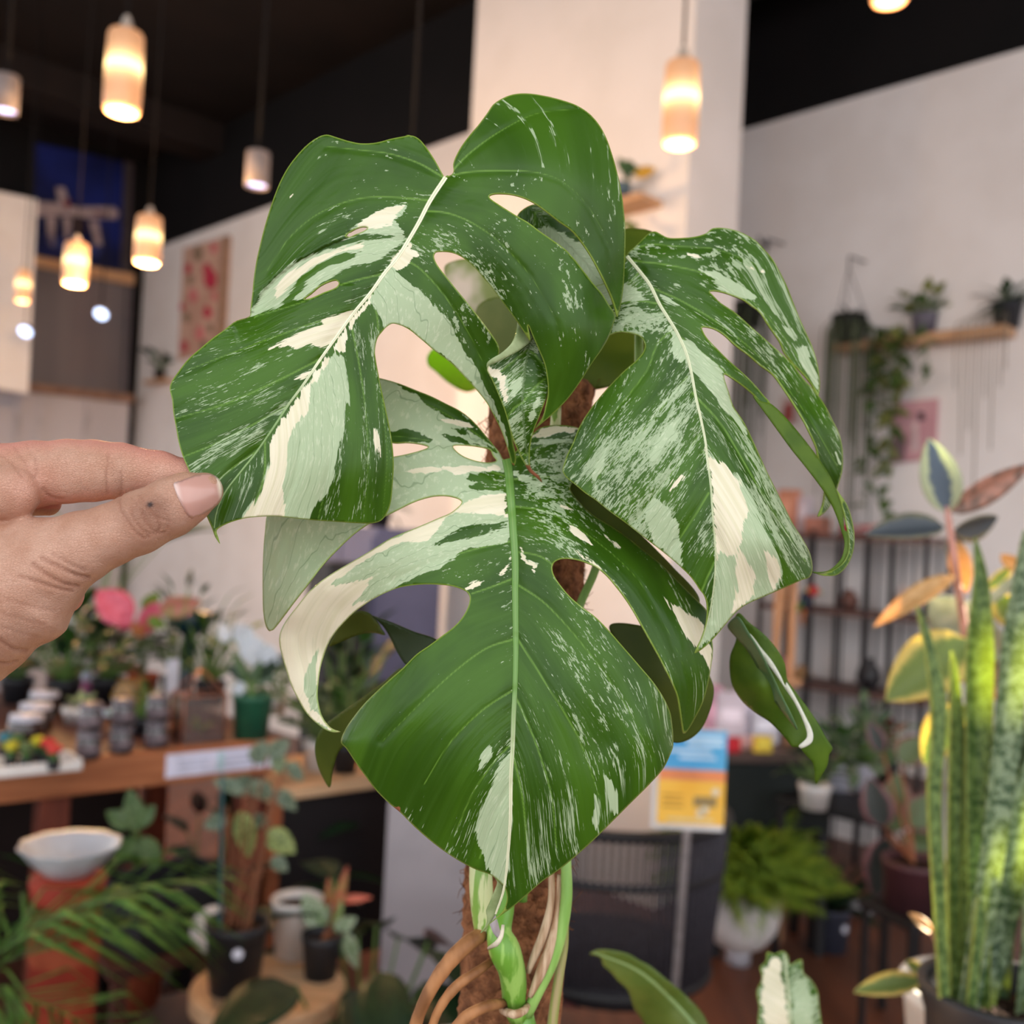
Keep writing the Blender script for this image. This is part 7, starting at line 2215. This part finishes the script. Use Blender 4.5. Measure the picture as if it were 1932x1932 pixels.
def sword(pts, w, mat, turn=.25, d=SD):
    """sword leaf through frame points (x, y, depth offset) from base to tip"""
    q = catmull(np.array(pts, float), 18)
    n = len(q)
    P = at(q[:, 0], q[:, 1], d + q[:, 2]) - np.array(sn.location)
    t = np.linspace(0, 1, n)
    hw_ = w / 2 * d / FPX * np.clip((.72 + .5 * t) * np.minimum(1, ((1 - t) * 4.2) ** .7), .02, None)
    V = []; al = []; ac = []
    m = 4
    nrm0 = np.array((0, -1, 0)); sidev = RIGHT * math.cos(turn) + np.array((0, 1, 0)) * math.sin(turn)
    nn = np.cross(sidev, UP); nn /= np.linalg.norm(nn)
    if nn[1] > 0: nn = -nn
    for side in (0, 1):
        for i in range(n):
            for j in range(-m, m + 1):
                s = j / m
                V.append(P[i] + sidev * hw_[i] * s + nn * (abs(s)**1.6 * hw_[i] * .55) - nn * side * .0035)
                al.append(t[i] * n * 18 / 1000.0); ac.append(s)
    k = 2 * m + 1; N = n * k
    F = []
    for i in range(n - 1):
        for j in range(k - 1):
            a = i * k + j
            F.append((a, a + 1, a + k + 1, a + k)); F.append((N + a, N + a + k, N + a + k + 1, N + a + 1))
        a = i * k
        F.append((a, a + k, N + a + k, N + a)); a = i * k + k - 1
        F.append((a, N + a, N + a + k, a + k))
    me = mkmesh('sword_leaf', V, F, mat)
    for nm, v in (('along', al), ('across', ac)):
        at_ = me.attributes.new(nm, 'FLOAT', 'POINT'); at_.data.foreach_set('value', np.array(v, np.float32))
    return obj('sword_leaf', me, sn)


sword([(1778, 1880, -.03), (1768, 1700, -.03), (1757, 1500, -.03), (1765, 1350, -.03), (1752, 1230, -.03), (1733, 1145, -.03)], 36, SM1, .5)
sword([(1850, 1900, 0), (1845, 1600, .0), (1846, 1350, 0), (1848, 1200, 0), (1850, 1090, 0), (1840, 1012, 0)], 46, SM1, -.3)
sword([(1800, 1890, .01), (1795, 1700, .01), (1797, 1500, .01), (1800, 1350, .01), (1798, 1230, .01)], 34, SM1, .4)
sword([(1822, 1895, .02), (1824, 1700, .02), (1826, 1530, .02), (1830, 1440, .02), (1822, 1372, .02)], 36, SM1, 0)
sword([(1822, 1905, -.02), (1845, 1750, -.02), (1868, 1600, -.02), (1890, 1420, -.02), (1905, 1260, -.02), (1922, 1120, -.02), (1935, 1000, -.02)], 54, SM2, .15)
sword([(1850, 1905, .02), (1880, 1780, .03), (1910, 1640, .03), (1940, 1500, .03), (1960, 1380, .03)], 58, SM2, -.2)
sword([(1885, 1905, .03), (1895, 1760, .04), (1905, 1600, .04), (1912, 1420, .04), (1922, 1250, .04)], 40, SM3, .2)
sword([(1860, 1895, .03), (1862, 1700, .05), (1850, 1500, .05), (1845, 1400, .05)], 44, SM3, 0)
sword([(1830, 1900, -.03), (1838, 1820, -.03), (1846, 1740, -.03), (1848, 1690, -.03)], 24, SM1, .3)
sword([(1930, 1910, .0), (1945, 1780, .0), (1955, 1600, .0)], 50, SM2, .1)

# rubber plant behind it
RD = 1.16
rbp = at(1860, 1800, RD)
rp_ = thing('rubber_plant', (rbp[0], rbp[1], NT_Z), 'variegated rubber plant with yellow and peach leaves behind the snake plant', 'plant')
pot_parts(rp_, .09, .17, pm('sunlit_white_pot', (236, 232, 226), None, 6, .4, .5))
ro = np.array(rp_.location)
M_RST = pm('rubber_stem', (196, 140, 128), (160, 112, 96), 30, .5, .3)
stp = [(0, 0, .15)] + [tuple(at(x, y, RD) - ro) for x, y in ((1862, 1600), (1850, 1400), (1836, 1290), (1808, 1110), (1800, 1050), (1789, 975), (1786, 955))]
MB().tube(stp, [.007, .006, .0055, .005, .0045, .004, .0035, .002], 10).obj('stem', M_RST, rp_)
MB().tube([tuple(at(x, y, RD) - ro) for x, y in ((1862, 1600), (1890, 1400), (1915, 1200), (1940, 1080))], [.006, .005, .0045, .004], 10).obj('stem', M_RST, rp_)
C1 = centre_mat('rubber_yellow_edge', (134, 152, 84), (228, 208, 122), .8, .66, .45); C2 = centre_mat('rubber_slate', (74, 80, 86), (134, 130, 106), .8, .8, .2); C3 = leafmat('rubber_peach', (222, 180, 124), (206, 160, 104), .3, 10)
C4 = leafmat('rubber_grey', (176, 178, 158), (150, 156, 134), .35, 8); C5 = leafmat('rubber_pink', (190, 140, 122), (120, 96, 84), .3, 10); C6 = centre_mat('rubber_blue', (92, 104, 118), (186, 192, 156), .8, .5, .4)
for b, t2, w, m_, rl_, dr, do in (((1788, 968), (1755, 826), 74, C6, .2, .1, 0), ((1790, 966), (1936, 872), 54, C5, .5, -.1, 0), ((1782, 994), (1636, 1000), 66, C2, .75, .1, 0), ((1800, 1000), (1890, 984), 62, C2, .7, .15, .02), ((1802, 1086), (1648, 1168), 44, C3, .5, .15, -.02),
                                 ((1806, 1020), (1822, 1120), 44, C3, .3, .05, .01), ((1752, 1128), (1908, 1250), 96, C4, .2, .05, .05), ((1826, 1206), (1672, 1318), 116, C1, .15, .1, -.02), ((1838, 1200), (1822, 1296), 42, C3, .3, .05, .01), ((1936, 1078), (1852, 1150), 26, C4, .6, .0, 0),
                                 ((1888, 1046), (1945, 1082), 30, C3, .4, 0, 0), ((1862, 1112), (1912, 1066), 26, C1, .3, 0, .02), ((1900, 1240), (1870, 1320), 60, C5, .4, .1, .06), ((1880, 1120), (1935, 1190), 60, C1, .2, 0, .05), ((1815, 1000), (1790, 1060), 34, C2, .6, 0, .03),
                                 ((1820, 1330), (1740, 1440), 80, C1, .3, .1, .05), ((1840, 1380), (1900, 1450), 60, C4, .3, .1, .06), ((1740, 1850), (1612, 1866), 46, C1, .4, .1, -.08), ((1742, 1838), (1708, 1812), 26, C1, .3, 0, -.05), ((1758, 1760), (1718, 1722), 22, C3, .5, .1, .0)):
    pxleaf(rp_, b, t2, w, m_, RD + do, roll=rl_, droop=dr, fold=.18)
for b in ((1612 + 128, 1850), (1742, 1838), (1758, 1760)):
    stick(rp_, (-.02, -.03, .15), at(b[0], b[1], RD - .06) - ro, .003, M_RST)

# two young leaves rising at the bottom edge
def near_plant(px, d, label):
    q = at(px, 2100, d)
    p_ = thing('young_plant', (q[0], q[1], NT_Z), label, 'plant')
    pot_parts(p_, .05, .09, M_TERRA)
    return p_


y1 = near_plant(1300, .66, 'olive green plant with a wavy-edged leaf rising at the bottom edge')
L1 = Leaf('leaf', y1, None)
L1.mid = np.array([(1400, 2060), (1330, 1960), (1260, 1880), (1200, 1830), (1120, 1797)], float); L1.rib_w = (6, 2); L1.rib_white = lambda t: .15
L1.add([(1420, 2050), (1380, 2100), (1300, 2060), (1245, 1990), (1215, 1930), (1195, 1900), (1185, 1870), (1165, 1850), (1150, 1832), (1138, 1822), (1132, 1806), (1112, 1800), (1128, 1792), (1155, 1793), (1185, 1800), (1205, 1812), (1225, 1822), (1260, 1850), (1295, 1880), (1325, 1912), (1345, 1950), (1390, 2000)],
       [(1400, 2060, 300), (1330, 1960, 300), (1230, 1860, 306), (1120, 1797, 322), (1215, 1930, 318), (1300, 1885, 314)], step=6, mat=pm('olive_young_leaf', (118, 134, 58), (92, 114, 42), 30, .45, .4, trans=.3), relief=True)
for a_, b_ in (((1330, 1960), (1290, 2010)), ((1260, 1880), (1215, 1900)), ((1220, 1845), (1180, 1850)), ((1330, 1960), (1350, 1940)), ((1260, 1880), (1290, 1880)), ((1200, 1830), (1225, 1825))):
    L1.vein(a_, ((a_[0] + b_[0]) / 2, (a_[1] + b_[1]) / 2), b_)
L1.build()
stick(y1, (0, 0, .08), at(1400, 2060, D0 + .3) - np.array(y1.location), .004, M_GSTALK)
y2 = near_plant(1500, .66, 'plant with a creamy variegated upright leaf at the bottom edge')
L2 = Leaf('leaf', y2, None)
L2.mid = np.array([(1500, 2060), (1492, 1960), (1488, 1880), (1480, 1800)], float); L2.rib_w = (4, 2); L2.rib_white = lambda t: .6
L2.add([(1500, 2080), (1440, 2000), (1430, 1930), (1432, 1900), (1428, 1870), (1438, 1845), (1434, 1825), (1446, 1812), (1447, 1796), (1462, 1800), (1478, 1794), (1488, 1806), (1490, 1820), (1512, 1810), (1516, 1835), (1530, 1848), (1542, 1868), (1546, 1900), (1552, 1940), (1560, 2000)],
       [(1500, 2080, 300), (1434, 1850, 306), (1546, 1880, 312), (1488, 1880, 300), (1478, 1796, 320), (1530, 1848, 318)], step=6)
for a_, b_ in (((1492, 1960), (1440, 1940)), ((1490, 1900), (1440, 1870)), ((1485, 1840), (1450, 1815)), ((1492, 1960), (1545, 1930)), ((1490, 1900), (1530, 1870)), ((1486, 1840), (1510, 1820))):
    L2.vein(a_, ((a_[0] + b_[0]) / 2, (a_[1] + b_[1]) / 2), b_)
L2.patches = [('c', [(1440, 1830), (1470, 1800), (1485, 1900), (1492, 2000), (1450, 1960), (1436, 1880)]), ('m', [(1495, 1850), (1515, 1840), (1530, 1880), (1535, 2000), (1500, 2000)])]
L2.dens0 = .1
L2.build()
stick(y2, (0, 0, .08), at(1500, 2080, D0 + .3) - np.array(y2.location), .004, M_GSTALK)
